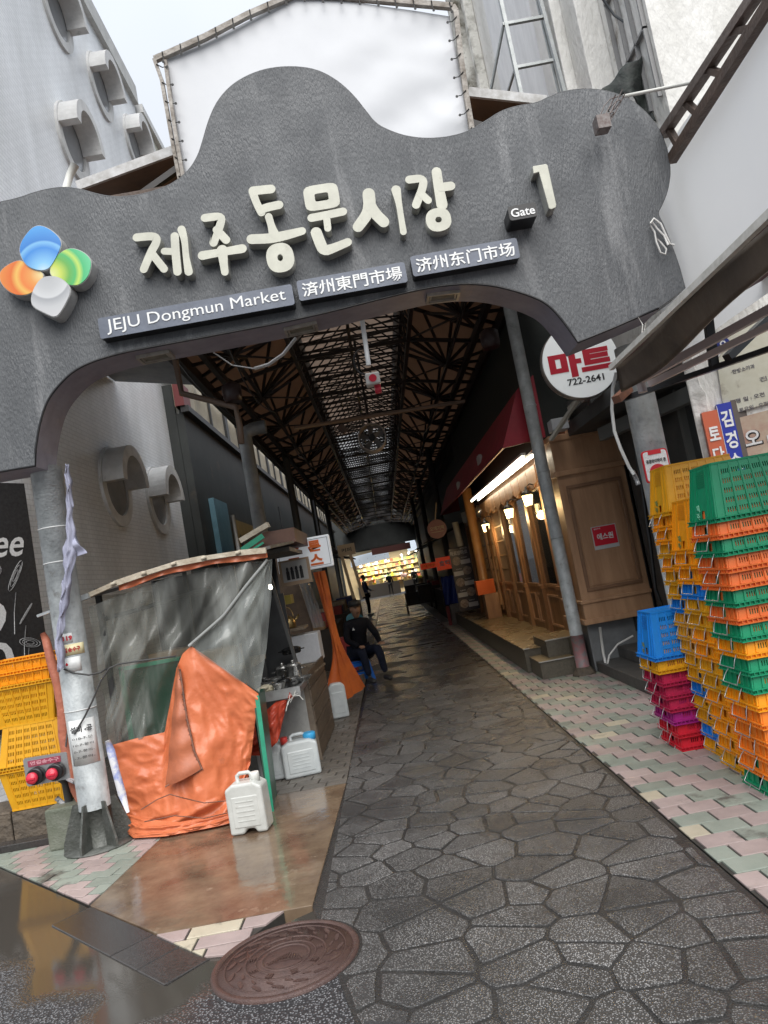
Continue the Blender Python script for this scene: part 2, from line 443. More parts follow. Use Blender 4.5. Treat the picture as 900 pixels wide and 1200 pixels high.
for i in order:
    c = clip_poly(voronoi_cell(i), reg_ccw)
    if len(c) < 3 or area(c) < 0.006 or seeds[i][1] > 10.3+0.7*math.sin(seeds[i][0]*7): continue
    c = inset(c, random.uniform(0.0070, 0.0105))
    if len(c) < 3: continue
    # wobble the edges so that the joints wander
    w2 = []
    for k in range(len(c)):
        p, q = c[k], c[(k+1) % len(c)]
        L = math.hypot(q[0]-p[0], q[1]-p[1])
        w2.append(p)
        if L > 0.09:
            j = random.uniform(-0.008, 0.003)
            mx_ = (p[0]+q[0])/2; my_ = (p[1]+q[1])/2
            w2.append((mx_ + (q[1]-p[1])/L*j, my_ - (q[0]-p[0])/L*j))
    c = chaikin(chaikin(w2, 1, 0.12), 1, 0.25)
    dm = [math.hypot(p[0]+0.725, p[1]-3.375) for p in c]
    if max(dm) < 0.42: continue
    c = [p if d_ > 0.34 else (-0.725+(p[0]+0.725)*0.34/d_, 3.375+(p[1]-3.375)*0.34/d_) for p, d_ in zip(c, dm)]
    if any(d_ < 0.34 for d_ in dm) and area(c) < 0.004: continue
    dz = random.uniform(-0.0015, 0.0015)
    if nst < 290:
        q = MB(); slab_piece(q, c, -0.01, -0.0025+dz, 0.0035)
        q.build('paving_stone', M_stone, road); nst += 1
    else:
        slab_piece(far_st, c, -0.01, 0.004+dz, 0.007)
if far_st.v: far_st.build('distant_paving', M_stone, road, kind='stuff')

# ------------------------------------------------ pavements of small block pavers
M_pv_joint = mat('paver_joint', (0.035, 0.033, 0.03), 0.5, (0.05, 0.047, 0.042), 40)
def pv(name, c, c2): return mat(name, c, 0.34, c2, 5, bump=0.35, bscale=260, rough2=0.55, rscale=2.5, vary=0.10, spots=((0.09, 0.085, 0.075), 1.7, 0.58))
M_pink = pv('paver_pink', (0.42, 0.335, 0.315), (0.33, 0.26, 0.245)); M_green = pv('paver_green', (0.29, 0.32, 0.275), (0.22, 0.25, 0.21))
M_cream = pv('paver_cream', (0.52, 0.47, 0.36), (0.44, 0.39, 0.29)); M_grey = pv('paver_grey', (0.16, 0.145, 0.125), (0.11, 0.10, 0.09))
rp = MB(); rp.prism([(1.25, 1.6), (4.4, 1.6), (4.4, 52), (1.25, 52)], -0.10, -0.008, 'z')
rpav = struct(rp, 'right_pavement', M_pv_joint)
cnt = 0; far_p = MB()
y = 2.45; r_ = 0
while y < 20:
    x = 1.262 - (0.10 if r_ % 2 else 0.0) - (0.0 if r_ % 2 else 0.2)
    i = 0
    lim = 3.3 if y < 7.5 else (2.9 if y < 8.9 else 1.62)
    while x < lim:
        zg = 0.012
        poly = [(x+0.006, y), (x+0.1, y+0.002), (x+0.194, y), (x+0.194, y+0.146), (x+0.1, y+0.148), (x+0.006, y+0.146)]
        poly = clip_poly(poly, [(1.25, 0), (4.4, 0), (4.4, 60), (1.25, 60)])
        if len(poly) >= 3 and area(poly) > 0.002:
            col = M_green if (i + (r_ + 1)//2) % 2 == 0 else M_pink
            if y < 3.2 and random.random() < 0.6: col = M_pink
            if random.random() < 0.06: col = M_cream if col is M_pink else M_pink
            dz = random.uniform(-0.0015, 0.0015)
            if cnt < 299 and x < 2.35:
                q = MB(); slab_piece(q, poly, -0.012, 0.002+dz, 0.003); q.build('paver', col, rpav); cnt += 1
            else:
                slab_piece(far_p, poly, -0.012, 0.002+dz, 0.003, {M_pink.name: 0, M_green.name: 1, M_cream.name: 2}[col.name])
        x += 0.2; i += 1
    y += 0.15; r_ += 1
far_p.build('distant_pavers', [M_pink, M_green, M_cream], rpav, kind='stuff')

def left_patch(name, region, mats, pitch=(0.2, 0.125), zig=0.03, ang=0.0, y0=0, limit=300, x0=-6, x1=0):
    base = MB(); base.prism(region, -0.10, -0.008, 'z')
    root = struct(base, name, M_pv_joint)
    reg = region if area(region) > 0 else region[::-1]
    xs = [p[0] for p in reg]; ys = [p[1] for p in reg]
    k = 0; far = MB(); n = 0
    ca, sa = math.cos(ang), math.sin(ang)
    cx, cy_ = sum(xs)/len(xs), sum(ys)/len(ys)
    span = max(max(xs)-min(xs), max(ys)-min(ys)) / 2 + 0.5
    v = -span; rws = []
    while v < span:
        u = -span + (0.1 if k % 2 else 0) + k*0.03 % 0.2
        i = 0
        while u < span:
            a, b = pitch
            pl = [(u+0.006, v+zig/2), (u+a*0.45, v-zig/2), (u+a*0.55, v+zig/2), (u+a-0.008, v-zig/2), (u+a-0.008+zig, v+b-0.011-zig/2), (u+a*0.55+zig, v+b-0.011+zig/2), (u+a*0.45+zig, v+b-0.011-zig/2), (u+0.006+zig, v+b-0.011+zig/2)]
            pl = [(cx + p[0]*ca - p[1]*sa, cy_ + p[0]*sa + p[1]*ca) for p in pl]
            c2 = clip_poly(pl, reg)
            if len(c2) >= 3 and area(c2) > 0.0015: rws.append((c2, (i + k//2 + k) % 2))
            u += a; i += 1
        v += pitch[1]; k += 1
    rws.sort(key=lambda q: min(p[1] for p in q[0]))
    for c2, ci in rws:
        if random.random() < 0.1: ci = random.randrange(len(mats))
        dz = random.uniform(-0.0015, 0.0015)
        if n < limit:
            q = MB(); slab_piece(q, c2, -0.012, 0.002+dz, 0.003); q.build('paver', mats[ci % len(mats)], root); n += 1
        else: slab_piece(far, c2, -0.012, 0.002+dz, 0.003, ci % len(mats))
    if far.v: far.build('distant_pavers', mats, root, kind='stuff')
left_patch('left_pavement', [(-2.0, 4.42), (-1.865, 5.95), (-4.6, 7.0), (-3.2, 5.61)], [M_pink, M_green], zig=0.028, ang=R(2), pitch=(0.2, 0.135), limit=220)
left_patch('paver_strip', [(-1.44, 3.845), (-1.12, 3.52), (-1.02, 3.50), (-0.80, 3.845)], [M_cream, M_pink], pitch=(0.27, 0.125), zig=0.0, ang=R(0), limit=40)
left_patch('stall_side_pavement', [(-1.75, 6.02), (-0.60, 5.98), (-0.60, 20), (-1.75, 20)], [M_grey, M_grey], zig=0.01, ang=0, pitch=(0.2, 0.13), limit=290)

# wet concrete apron in front of the stall
def slab_mat():
    m = mat('wet_concrete', (0.22, 0.16, 0.105), 0.06, (0.085, 0.052, 0.035), 3.4, detail=10, bump=0.25, bscale=11, rough2=0.20, rscale=1.6,
            stretch=None, thr=(0.3, 0.7), spots=((0.27, 0.21, 0.15), 4.5, 0.6))
    return m
sl = MB(); sl.prism([(-2.0, 4.41), (-1.93, 5.19), (-1.865, 5.95), (-1.75, 6.02), (-0.60, 5.98), (-0.655, 3.85), (-1.43, 3.85)], -0.10, 0.001, 'z')
struct(sl, 'concrete_apron', slab_mat(), bevel=0.004)

# inside floor behind the stalls, left and right
fl = MB(); fl.prism([(-9, 7.0), (-4.6, 7.02), (-1.89, 5.93), (-1.76, 6.03), (-1.76, 20.02), (-0.62, 20.02), (-0.62, 52), (-9, 52)], -0.10, -0.009, 'z')
struct(fl, 'side_floor', mat('stall_floor', (0.06, 0.055, 0.05), 0.4, (0.04, 0.037, 0.033), 5, rough2=0.2, rscale=3, bump=0.4, bscale=60))

# manhole cover
mh = thing('manhole_cover', 'round reddish brown iron manhole cover with petal relief in front of the crazy paving', 'manhole cover', (-0.725, 3.375, -0.007))
M_iron = mat('brown_iron', (0.105, 0.062, 0.052), 0.38, (0.075, 0.045, 0.04), 14, bump=0.5, bscale=220, rough2=0.18, rscale=4, metal=0.15)
q = MB(); q.lathe([(0.325, -0.03), (0.325, 0.004), (0.318, 0.010), (0.300, 0.010), (0.297, 0.003)], n=64)
q.build('frame_ring', M_iron, mh, loc=(0, 0, 0))
q = MB(); q.lathe([(0.294, -0.03), (0.294, 0.006), (0.0, 0.006)], n=64)
for r0, r1 in ((0.262, 0.268), (0.172, 0.182), (0.128, 0.136), (0.098, 0.112)):
    q.lathe([(r0, 0.004), (r0, 0.009), (r1, 0.009), (r1, 0.004)], n=48)
q.lathe([(0.0, 0.003), (0.0001, 0.003)], n=3)
q.build('lid', M_iron, mh, loc=(0, 0, 0))
q = MB()
for k in range(16):
    for ring, (rr, sz) in enumerate(((0.238, 0.036), (0.202, 0.022))):
        t = 2*PI*(k + 0.5*ring)/16
        c0 = Vector((rr*math.cos(t), rr*math.sin(t)))
        pts = []
        for j in range(10):
            u = 2*PI*j/10
            a = sz*(1+0.25*math.cos(2*u))*math.cos(u); b = sz*0.55*math.sin(u)
            pts.append((c0.x - b*math.sin(t)*1 + a*(-math.sin(t))*0 + a*math.cos(t)*0.4 - math.sin(t)*b*0 + (-math.sin(t))*a*0.55, c0.y + a*math.sin(t)*0.4 + math.cos(t)*a*0.55 + b*math.cos(t)))
        q.prism(pts, 0.003, 0.0095, 'z')
for k in range(9):
    t = 2*PI*k/9 + 0.2
    c0 = Vector((0.152*math.cos(t), 0.152*math.sin(t)))
    for j in range(3):
        a = Vector((-math.sin(t), math.cos(t))); b = Vector((math.cos(t), math.sin(t)))
        p = c0 + b*(j-1)*0.011
        q.bar((p.x-a.x*0.014, p.y-a.y*0.014, 0.009), (p.x+a.x*0.014, p.y+a.y*0.014, 0.009), 0.005, 0.008)
    q.bar((c0.x-0.015*math.cos(t), c0.y-0.015*math.sin(t), 0.009), (c0.x+0.015*math.cos(t), c0.y+0.015*math.sin(t), 0.009), 0.005, 0.009)
for k in range(-5, 6):     # hill emblem in the middle
    q.bar((k*0.014, -0.03-0.004*abs(k), 0.008), (k*0.010+0.012, 0.028-0.006*abs(k), 0.008), 0.004, 0.008)
q.bar((-0.08, -0.035, 0.008), (0.08, -0.035, 0.008), 0.005, 0.008)
q.build('relief', M_iron, mh, loc=(0, 0, 0), kind='stuff')

q = MB(); q.prism([(-0.42, 2.60), (-0.16, 2.52), (-0.10, 2.70), (-0.36, 2.80)], -0.02, -0.002, 'z'); struct(q, 'asphalt_patch', mat('fresh_asphalt_patch', (0.035, 0.035, 0.036), 0.5, (0.05, 0.05, 0.052), 60, bump=0.8, bscale=150))

# ================================================================ THE GATE
YF = 5.30
M_plaster = mat('grey_plaster', (0.118, 0.124, 0.130), 0.6, (0.085, 0.090, 0.096), 4.0, bump=1.0, bscale=90, stretch=(1.0, 1.0, 0.30), sstretch=(1.6, 1.6, 0.22), detail=8, rough2=0.42, rscale=3, spots=((0.19, 0.195, 0.20), 2.2, 0.55))
M_trim = mat('mauve_trim', (0.26, 0.245, 0.285), 0.5, (0.19, 0.175, 0.21), 5, bump=0.15, bscale=20)
M_black = mat('black_metal', (0.012, 0.012, 0.013), 0.35)
M_galv = mat('galvanised_steel', (0.47, 0.50, 0.505), 0.45, (0.28, 0.30, 0.305), 7, detail=9, bump=0.4, bscale=50, metal=0.1, spots=((0.22, 0.22, 0.21), 14, 0.60))
gate = thing('market_gate', 'grey plaster market gate with wavy top and wide arch over the alley', 'gate', (0, 5.5, 0))
top = [(-2.72, 4.682),(-2.519, 4.752),(-2.324, 4.777),(-2.195, 4.78),(-2.031, 4.81),(-1.87, 4.811),(-1.747, 4.778),(-1.627, 4.715),(-1.519, 4.669),(-1.381, 4.643),(-1.22, 4.647),(-1.055, 4.677),(-0.914, 4.752),(-0.82, 4.857),(-0.762, 4.975),(-0.691, 5.132),(-0.604, 5.267),(-0.476, 5.374),(-0.316, 5.434),(-0.15, 5.452),(0.041, 5.424),(0.194, 5.361),(0.318, 5.248),(0.411, 5.114),(0.473, 4.986),(0.53, 4.873),(0.615, 4.803),(0.732, 4.734),(0.885, 4.685),(1.045, 4.669),(1.197, 4.682),(1.351, 4.742),(1.48, 4.8),(1.614, 4.817),(1.756, 4.811),(1.861, 4.847),(1.997, 4.87),(2.157, 4.854),(2.311, 4.805),(2.454, 4.71),(2.556, 4.575),(2.621, 4.419),(2.639, 4.26),(2.626, 4.114),(2.577, 3.975),(2.508, 3.867),(2.457, 3.809),(2.484, 3.724),(2.514, 3.533),(2.533, 3.384),(2.54, 3.212)]
arch = [(-3.011, 2.773),(-2.601, 2.773),(-2.335, 2.769),(-2.318, 2.886),(-2.27, 3.048),(-2.197, 3.207),(-2.108, 3.306),(-1.967, 3.409),(-1.816, 3.452),(-1.636, 3.474),(-1.459, 3.48),(-0.959, 3.483),(-0.229, 3.492),(0.351, 3.536),(0.673, 3.555),(0.944, 3.538),(1.139, 3.489),(1.286, 3.423),(1.43, 3.344),(1.523, 3.268),(1.59, 3.158),(1.638, 3.051),(1.675, 2.954),(1.968, 3.017),(2.304, 3.098)]
def smooth_open(p, k=1):
    for _ in range(k):
        n = [p[0]]
        for i in range(len(p)-1):
            a, b = p[i], p[i+1]
            n += [(a[0]*.75+b[0]*.25, a[1]*.75+b[1]*.25), (a[0]*.25+b[0]*.75, a[1]*.25+b[1]*.75)]
        n.append(p[-1]); p = n
    return p
topS = smooth_open(top, 2)
# smooth the arch but keep its three hard corners
def sect(a, b): return arch[a:b+1]
archS = arch[:2] + [arch[2]] + smooth_open(arch[2:-2], 2)[1:-1] + arch[-3:]
archS = arch[:3] + smooth_open(arch[3:22], 2) + arch[22:]
outline = topS + archS[::-1]
q = MB(); q.prism(outline, YF, YF+0.29, 'y')
q.build('facade', M_plaster, gate)
# the soffit band that lines the arch, a little proud of the plaster
q = MB()
A = archS
def off(path, d):
    out_ = []
    for i in range(len(path)):
        a = Vector(path[max(0, i-1)]); b = Vector(path[min(len(path)-1, i+1)])
        t = (b-a).normalized(); n_ = Vector((t.y, -t.x))
        out_.append((path[i][0]+n_.x*d, path[i][1]+n_.y*d))
    return out_
B = off(A, 0.012)
for i in range(len(A)-1):
    vs = [(A[i][0], YF-0.022, A[i][1]), (A[i+1][0], YF-0.022, A[i+1][1]), (B[i+1][0], YF-0.022, B[i+1][1]), (B[i][0], YF-0.022, B[i][1])]
    vs += [(x, YF+0.305, z) for x, _, z in vs]
    q.add(vs, [(0,1,2,3), (7,6,5,4), (3,2,6,7), (0,4,5,1)], 0)
q.build('arch_trim', M_trim, gate)
q = MB()
q.tube([(p[0], YF-0.024, p[1]) for p in off(A, 0.004)], 0.009, 6)
q.build('trim_edge', M_black, gate)
q = MB(); q.tube([(p[0], YF+0.01, p[1]+0.004) for p in topS], 0.008, 5); q.build('top_flashing', mat('flashing', (0.05, 0.052, 0.055), 0.4), gate)
# recessed lights in the soffit
M_lf = mat('lamp_frame', (0.34, 0.32, 0.28), 0.4, (0.24, 0.22, 0.19), 20); M_lg = mat('lamp_glass', (0.22, 0.21, 0.17), 0.15, (0.14, 0.135, 0.11), 12, spec=0.8)
def soffit_z(x):
    for i in range(len(B)-1):
        a, b = B[i], B[i+1]
        if a[0] <= x <= b[0] and abs(b[0]-a[0]) > 1e-4: return a[1]+(b[1]-a[1])*(x-a[0])/(b[0]-a[0]), math.atan2(b[1]-a[1], b[0]-a[0])
    return 3.4, 0
for cx in ((-1.404, 5.44, 3.465)[0], (-0.294, 5.44, 3.467)[0], (0.8, 5.44, 3.494)[0]):
    z, an = soffit_z(cx)
    Mx = Matrix.Translation((cx, YF+0.145, z-0.004)) @ Matrix.Rotation(-an, 4, 'Y')
    q = MB()
    for k, (ex, ey, t, dz) in enumerate(((0.125, 0.085, 0.02, 0.022), (0.10, 0.062, 0.012, 0.015))):
        q.box((-ex, -ey, -dz), (ex, -ey+t, 0.003), 0, Mx); q.box((-ex, ey-t, -dz), (ex, ey, 0.003), 0, Mx)
        q.box((-ex, -ey+t, -dz), (-ex+t, ey-t, 0.003), 0, Mx); q.box((ex-t, -ey+t, -dz), (ex, ey-t, 0.003), 0, Mx)
    f = q.build('light_frame', M_lf, gate)
    q = MB(); q.box((-0.087, -0.049, -0.008), (0.087, 0.049, 0.002), 0, Mx); q.build('glass', M_lg, f)

# raised syllable letters (channel letters, cream acrylic faces on pale returns)
M_face = mat('cream_acrylic', (0.56, 0.56, 0.47), 0.28, (0.46, 0.46, 0.385), 7, detail=7, spots=((0.42, 0.41, 0.33), 16, 0.60))
M_ret = mat('letter_return', (0.42, 0.42, 0.38), 0.4, (0.30, 0.30, 0.27), 12, detail=7)
def stroke(q, pts, wd, y0, y1, k=0, square=False):
    pts = [Vector(p) for p in pts]
    ws = wd if isinstance(wd, (list, tuple)) else [wd]*len(pts)
    # resample with chaikin for a brush-like line
    P2 = [(p.x, p.y, w_) for p, w_ in zip(pts, ws)]
    for _ in range(2):
        if len(P2) > 2:
            n = [P2[0]]
            for i in range(len(P2)-1):
                a, b = P2[i], P2[i+1]
                n += [tuple(a[j]*.75+b[j]*.25 for j in range(3)), tuple(a[j]*.25+b[j]*.75 for j in range(3))]
            P2 = n + [P2[-1]]
    L, Rr = [], []
    n = len(P2)
    for i in range(n):
        a = Vector(P2[max(0, i-1)][:2]); b = Vector(P2[min(n-1, i+1)][:2]); t = (b-a).normalized(); nn = Vector((-t.y, t.x))
        p = Vector(P2[i][:2]); h = P2[i][2]/2
        L.append(p+nn*h); Rr.append(p-nn*h)
    def cap(i, sgn):
        a = Vector(P2[i][:2]); b = Vector(P2[i-sgn][:2]) if 0 <= i-sgn < n else a
        t = (a-b).normalized(); h = P2[i][2]/2
        nn = Vector((-t.y, t.x)); return [a + nn*h*math.cos(u) + t*h*math.sin(u)*(0.35 if square else 1) for u in [PI*j/8 for j in range(1, 8)]]
    # cap(end): from the left side of travel round to the right side
    endc = cap(n-1, 1); stc = cap(0, -1)
    poly = L + endc + Rr[::-1] + stc
    q.prism([tuple(p) for p in poly], y0-0.0008*k, y1, 'y', 0, 1, smooth=False)
def ring(q, c, rx, ry, hx, hy, y0, y1, sq=2.4, k=0, tilt=0.0, hsq=2.0):
    n = 36; o = []; h = []
    for j in range(n):
        t = 2*PI*j/n; ct, st = math.cos(t), math.sin(t)
        f1 = (abs(ct)**sq + abs(st)**sq)**(-1/sq); f2 = (abs(ct)**hsq + abs(st)**hsq)**(-1/hsq)
        a = (rx*ct*f1, ry*st*f1); b = (hx*ct*f2, hy*st*f2)
        o.append((c[0]+a[0]*math.cos(tilt)-a[1]*math.sin(tilt), c[1]+a[0]*math.sin(tilt)+a[1]*math.cos(tilt)))
        h.append((c[0]+b[0]*math.cos(tilt)-b[1]*math.sin(tilt), c[1]+b[0]*math.sin(tilt)+b[1]*math.cos(tilt)))
    y0 -= 0.0008*k
    vs = [(p[0], y0, p[1]) for p in o] + [(p[0], y0, p[1]) for p in h] + [(p[0], y1, p[1]) for p in o] + [(p[0], y1, p[1]) for p in h]
    s0 = len(q.v); q.v += vs
    for j in range(n):
        j2 = (j+1) % n
        q.f.append([s0+j, s0+n+j, s0+n+j2, s0+j2][::-1]); q.m.append(0); q.sm.append(False)
        q.f.append([s0+j, s0+j2, s0+2*n+j2, s0+2*n+j][::-1]); q.m.append(1); q.sm.append(True)
        q.f.append([s0+n+j, s0+3*n+j, s0+3*n+j2, s0+n+j2][::-1]); q.m.append(1); q.sm.append(True)
LY0, LY1 = YF-0.095, YF+0.01
W = 0.0014   # metres per zoomed trace pixel at the gate
def syllable(parts, nm='letter'):
    q = MB()
    for k, p in enumerate(parts):
        if p[0] == 's': stroke(q, p[1], p[2], LY0, LY1, k)
        elif p[0] == 'r': ring(q, *p[1:], LY0, LY1, k=k)
        elif p[0] == 'R': ring(q, *p[1:], LY0, LY1, sq=5, hsq=7, k=k, tilt=-0.02)
    return q.build(nm, [M_face, M_ret], gate)
w1 = 43*W
syllable([('s', [(-1.341, 4.275),(-1.213, 4.265),(-1.194, 4.226),(-1.257, 4.146),(-1.327, 4.03)], [w1, w1, w1, w1, w1*0.95]),
          ('s', [(-1.252, 4.138),(-1.182, 4.006)], w1*0.95),
          ('s', [(-1.159, 4.136),(-1.088, 4.12)], w1*0.85),
          ('s', [(-1.067, 4.233),(-1.08, 4.114),(-1.089, 3.967)], w1),
          ('s', [(-1.01, 4.273),(-1, 4.191),(-1.011, 4.071),(-1.009, 3.952)], [w1*1.0, w1*0.8, w1*0.75, w1])])
syllable([('s', [(-0.83, 4.331),(-0.714, 4.325),(-0.714, 4.283),(-0.798, 4.135)], w1),
          ('s', [(-0.759, 4.226),(-0.704, 4.139)], w1),
          ('s', [(-0.893, 4.054),(-0.755, 4.054),(-0.6, 4.053)], [w1*1.1, w1*0.95, w1*1.1]),
          ('s', [(-0.744, 4.067),(-0.75, 3.977),(-0.752, 3.902)], [w1*1.3, w1, w1*0.9])])
syllable([('s', [(-0.45, 4.47),(-0.319, 4.46)], w1*1.1),
          ('s', [(-0.454, 4.466),(-0.443, 4.379),(-0.417, 4.298)], [w1*1.0, w1*0.9, w1]),
          ('s', [(-0.415, 4.313),(-0.386, 4.326),(-0.282, 4.33)], w1*1.05),
          ('s', [(-0.371, 4.255),(-0.363, 4.18),(-0.353, 4.102)], [w1*0.9, w1*0.85, w1*1.4]),
          ('s', [(-0.522, 4.11),(-0.382, 4.089),(-0.248, 4.095),(-0.15, 4.104)], [w1*1.2, w1*1.25, w1*1.15, w1*0.95]),
          ('r', [(-0.34, 3.935)][0], 0.1, 0.11, 0.02, 0.026)])
syllable([('R', [(0.034, 4.334)][0], 0.128, 0.096, 0.050, 0.030),
          ('s', [(-0.066, 4.19),(0.055, 4.192),(0.168, 4.196)], w1*1.0),
          ('s', [(0.044, 4.182),(0.037, 4.091)], w1*0.85),
          ('s', [(-0.051, 4.074),(-0.038, 3.998),(-0.021, 3.927),(0.054, 3.936),(0.162, 3.962)], [w1*1.35, w1*1.35, w1*1.35, w1*1.1, w1*1.0])])
syllable([('s', [(0.376, 4.293),(0.369, 4.211),(0.339, 4.143),(0.256, 4.063)], [w1*1.5, w1*1.5, w1*1.4, w1*1.3]),
          ('s', [(0.374, 4.198),(0.399, 4.132),(0.446, 4.065)], w1*1.35),
          ('s', [(0.578, 4.287),(0.58, 4.191),(0.576, 4.069),(0.573, 3.965)], [w1*1.15, w1*0.75, w1*0.72, w1*0.8])])
syllable([('s', [(0.687, 4.347),(0.781, 4.342),(0.787, 4.292),(0.701, 4.15)], w1*1.0),
          ('s', [(0.75, 4.229),(0.794, 4.167)], w1*0.9),
          ('s', [(0.894, 4.368),(0.888, 4.257),(0.887, 4.116)], [w1*1.2, w1*1.2, w1*1.35]),
          ('s', [(0.909, 4.246),(0.976, 4.244)], w1*1.1),
          ('r', [(0.841, 4.009)][0], 0.092, 0.088, 0.024, 0.022)])
q = MB()
q.prism([(1.586, 4.269),(1.595, 4.274),(1.687, 4.274),(1.697, 4.264),(1.7, 3.956),(1.69, 3.936),(1.656, 3.929),(1.641, 3.939),(1.629, 4.141),(1.624, 4.222),(1.584, 4.217)], LY0-0.02, LY1, 'y', 0, 1)
q.build('numeral', [M_face, M_ret], gate, bevel=0.004)

# four-petal emblem
def petal_mat(name, stops, axis_rot, bands):
    m = bpy.data.materials.new(name); m.use_nodes = True
    t = m.node_tree; b = t.nodes['Principled BSDF']; b.inputs['Roughness'].default_value = 0.25
    tc = t.nodes.new('ShaderNodeTexCoord'); mp = t.nodes.new('ShaderNodeMapping'); mp.vector_type = 'POINT'
    mp.inputs['Rotation'].default_value = (0, axis_rot, 0)
    t.links.new(tc.outputs['Generated'], mp.inputs['Vector'])
    gr = t.nodes.new('ShaderNodeTexWave'); gr.wave_type = 'RINGS'; gr.rings_direction = 'Y'
    sp = t.nodes.new('ShaderNodeSeparateXYZ'); 
    sub = t.nodes.new('ShaderNodeVectorMath'); sub.operation = 'DISTANCE'; sub.inputs[1].default_value = bands
    fl_ = t.nodes.new('ShaderNodeVectorMath'); fl_.operation = 'MULTIPLY'; fl_.inputs[1].default_value = (1, 0, 1)
    t.nodes.remove(gr)
    t.links.new(tc.outputs['Generated'], fl_.inputs[0]); t.links.new(fl_.outputs[0], sub.inputs[0])
    r = t.nodes.new('ShaderNodeValToRGB')
    while len(r.color_ramp.elements) < len(stops): r.color_ramp.elements.new(0.5)
    for e, (p, c) in zip(r.color_ramp.elements, stops): e.position = p; e.color = (*c, 1)
    t.links.new(sub.outputs['Value'], r.inputs[0]); t.links.new(r.outputs[0], b.inputs['Base Color'])
    return m
M_side = mat('petal_side', (0.5, 0.5, 0.49), 0.4, (0.36, 0.36, 0.35), 9)
M_rim = mat('petal_rim', (0.75, 0.78, 0.8), 0.3)
blue = [(0.0, (0.55, 0.7, 0.8)), (0.22, (0.22, 0.5, 0.75)), (0.55, (0.03, 0.22, 0.62)), (0.68, (0.18, 0.45, 0.72)), (0.72, (0.02, 0.18, 0.55)), (1.0, (0.05, 0.30, 0.68))]
orng = [(0.0, (0.75, 0.66, 0.32)), (0.3, (0.72, 0.30, 0.07)), (0.5, (0.72, 0.20, 0.04)), (0.62, (0.74, 0.45, 0.10)), (0.75, (0.66, 0.14, 0.02)), (1.0, (0.7, 0.24, 0.05))]
grn = [(0.0, (0.68, 0.70, 0.34)), (0.25, (0.50, 0.6, 0.09)), (0.45, (0.12, 0.38, 0.06)), (0.6, (0.06, 0.42, 0.12)), (0.7, (0.46, 0.64, 0.11)), (0.8, (0.05, 0.44, 0.16)), (1.0, (0.11, 0.54, 0.26))]
wht = [(0.0, (0.42, 0.43, 0.44)), (0.3, (0.48, 0.49, 0.50)), (0.52, (0.58, 0.59, 0.60)), (0.56, (0.34, 0.35, 0.37)), (0.75, (0.50, 0.51, 0.52)), (1.0, (0.56, 0.56, 0.57))]
def petal(poly, m, mk, y0):
    poly = poly if area(poly) > 0 else poly[::-1]
    P_ = chaikin(poly, 2, 0.25)
    q = MB(); q.prism(P_, y0, YF+0.01, 'y', 1, 1)
    ins = [(p[0], p[1]) for p in P_]
    cx = sum(p[0] for p in ins)/len(ins); cz = sum(p[1] for p in ins)/len(ins)
    o = q.build('petal', [m, M_side], gate)
    q = MB(); q.prism([(cx+(p[0]-cx)*0.965, cz+(p[1]-cz)*0.965) for p in ins], y0-0.006, y0+0.004, 'y', 0, 0); q.build('printed_face', m, o)
petal([(-2.079, 4.474),(-2.016, 4.488),(-1.945, 4.447),(-1.878, 4.364),(-1.875, 4.297),(-1.931, 4.209),(-1.993, 4.135),(-2.073, 4.14),(-2.146, 4.188),(-2.181, 4.261),(-2.188, 4.331),(-2.159, 4.394)], petal_mat('petal_blue', blue, 0, (0.5, 0, -0.05)), 0, 5.185)
petal([(-1.809, 4.277),(-1.729, 4.232),(-1.681, 4.163),(-1.691, 4.101),(-1.724, 4.032),(-1.792, 3.984),(-1.859, 3.993),(-1.932, 4.035),(-1.991, 4.09),(-1.995, 4.141),(-1.956, 4.213),(-1.879, 4.269)], petal_mat('petal_green', grn, 0, (0.0, 0, 0.4)), 0, 5.19)
petal([(-2.345, 4.209),(-2.247, 4.254),(-2.176, 4.254),(-2.127, 4.188),(-2.033, 4.133),(-2.049, 4.068),(-2.122, 3.998),(-2.202, 3.981),(-2.285, 4.009),(-2.345, 4.079),(-2.365, 4.149)], petal_mat('petal_orange', orng, 0, (1.0, 0, 0.5)), 0, 5.195)
petal([(-1.999, 4.096),(-1.921, 4.068),(-1.865, 4.002),(-1.857, 3.946),(-1.889, 3.889),(-1.951, 3.806),(-2, 3.772),(-2.066, 3.818),(-2.148, 3.88),(-2.157, 3.946),(-2.12, 4.026),(-2.061, 4.087)], petal_mat('petal_white', wht, 0, (0.5, 0, 1.0)), 0, 5.18)

# name boards
M_board = mat('board_blue_grey', (0.135, 0.155, 0.20), 0.35, (0.10, 0.115, 0.15), 6, bump=0.1, bscale=30)
M_lett = mat('board_lettering', (0.78, 0.79, 0.78), 0.35)
def board(corners, txt, dep, tw, nm='name_board', m=None, hgt=None, bold=0.012):
    q = MB(); yb = YF-dep
    xs = [c[0] for c in corners]; zs = [c[1] for c in corners]
    x0 = (xs[0]+xs[3])/2; x1 = (xs[1]+xs[2])/2; z1 = (zs[0]+zs[1])/2; z0 = (zs[2]+zs[3])/2
    r = 0.018; pl = []
    for cx, cz, a0 in ((x1-r, z1-r, 0), (x0+r, z1-r, 90), (x0+r, z0+r, 180), (x1-r, z0+r, 270)):
        for k in range(4): pl.append((cx+r*math.cos(R(a0+30*k)), cz+r*math.sin(R(a0+30*k))))
    q.prism(pl, yb, YF+0.01, 'y', 0, 1)
    o = q.build(nm, [m or M_board, M_black], gate)
    text(txt, M_lett, 'lettering', o, ((x0+x1)/2, yb-0.0035, (z0+z1)/2-0.002), (x1-x0)*tw, (z1-z0)*hgt if hgt else None, bold=bold, depth=0.003)
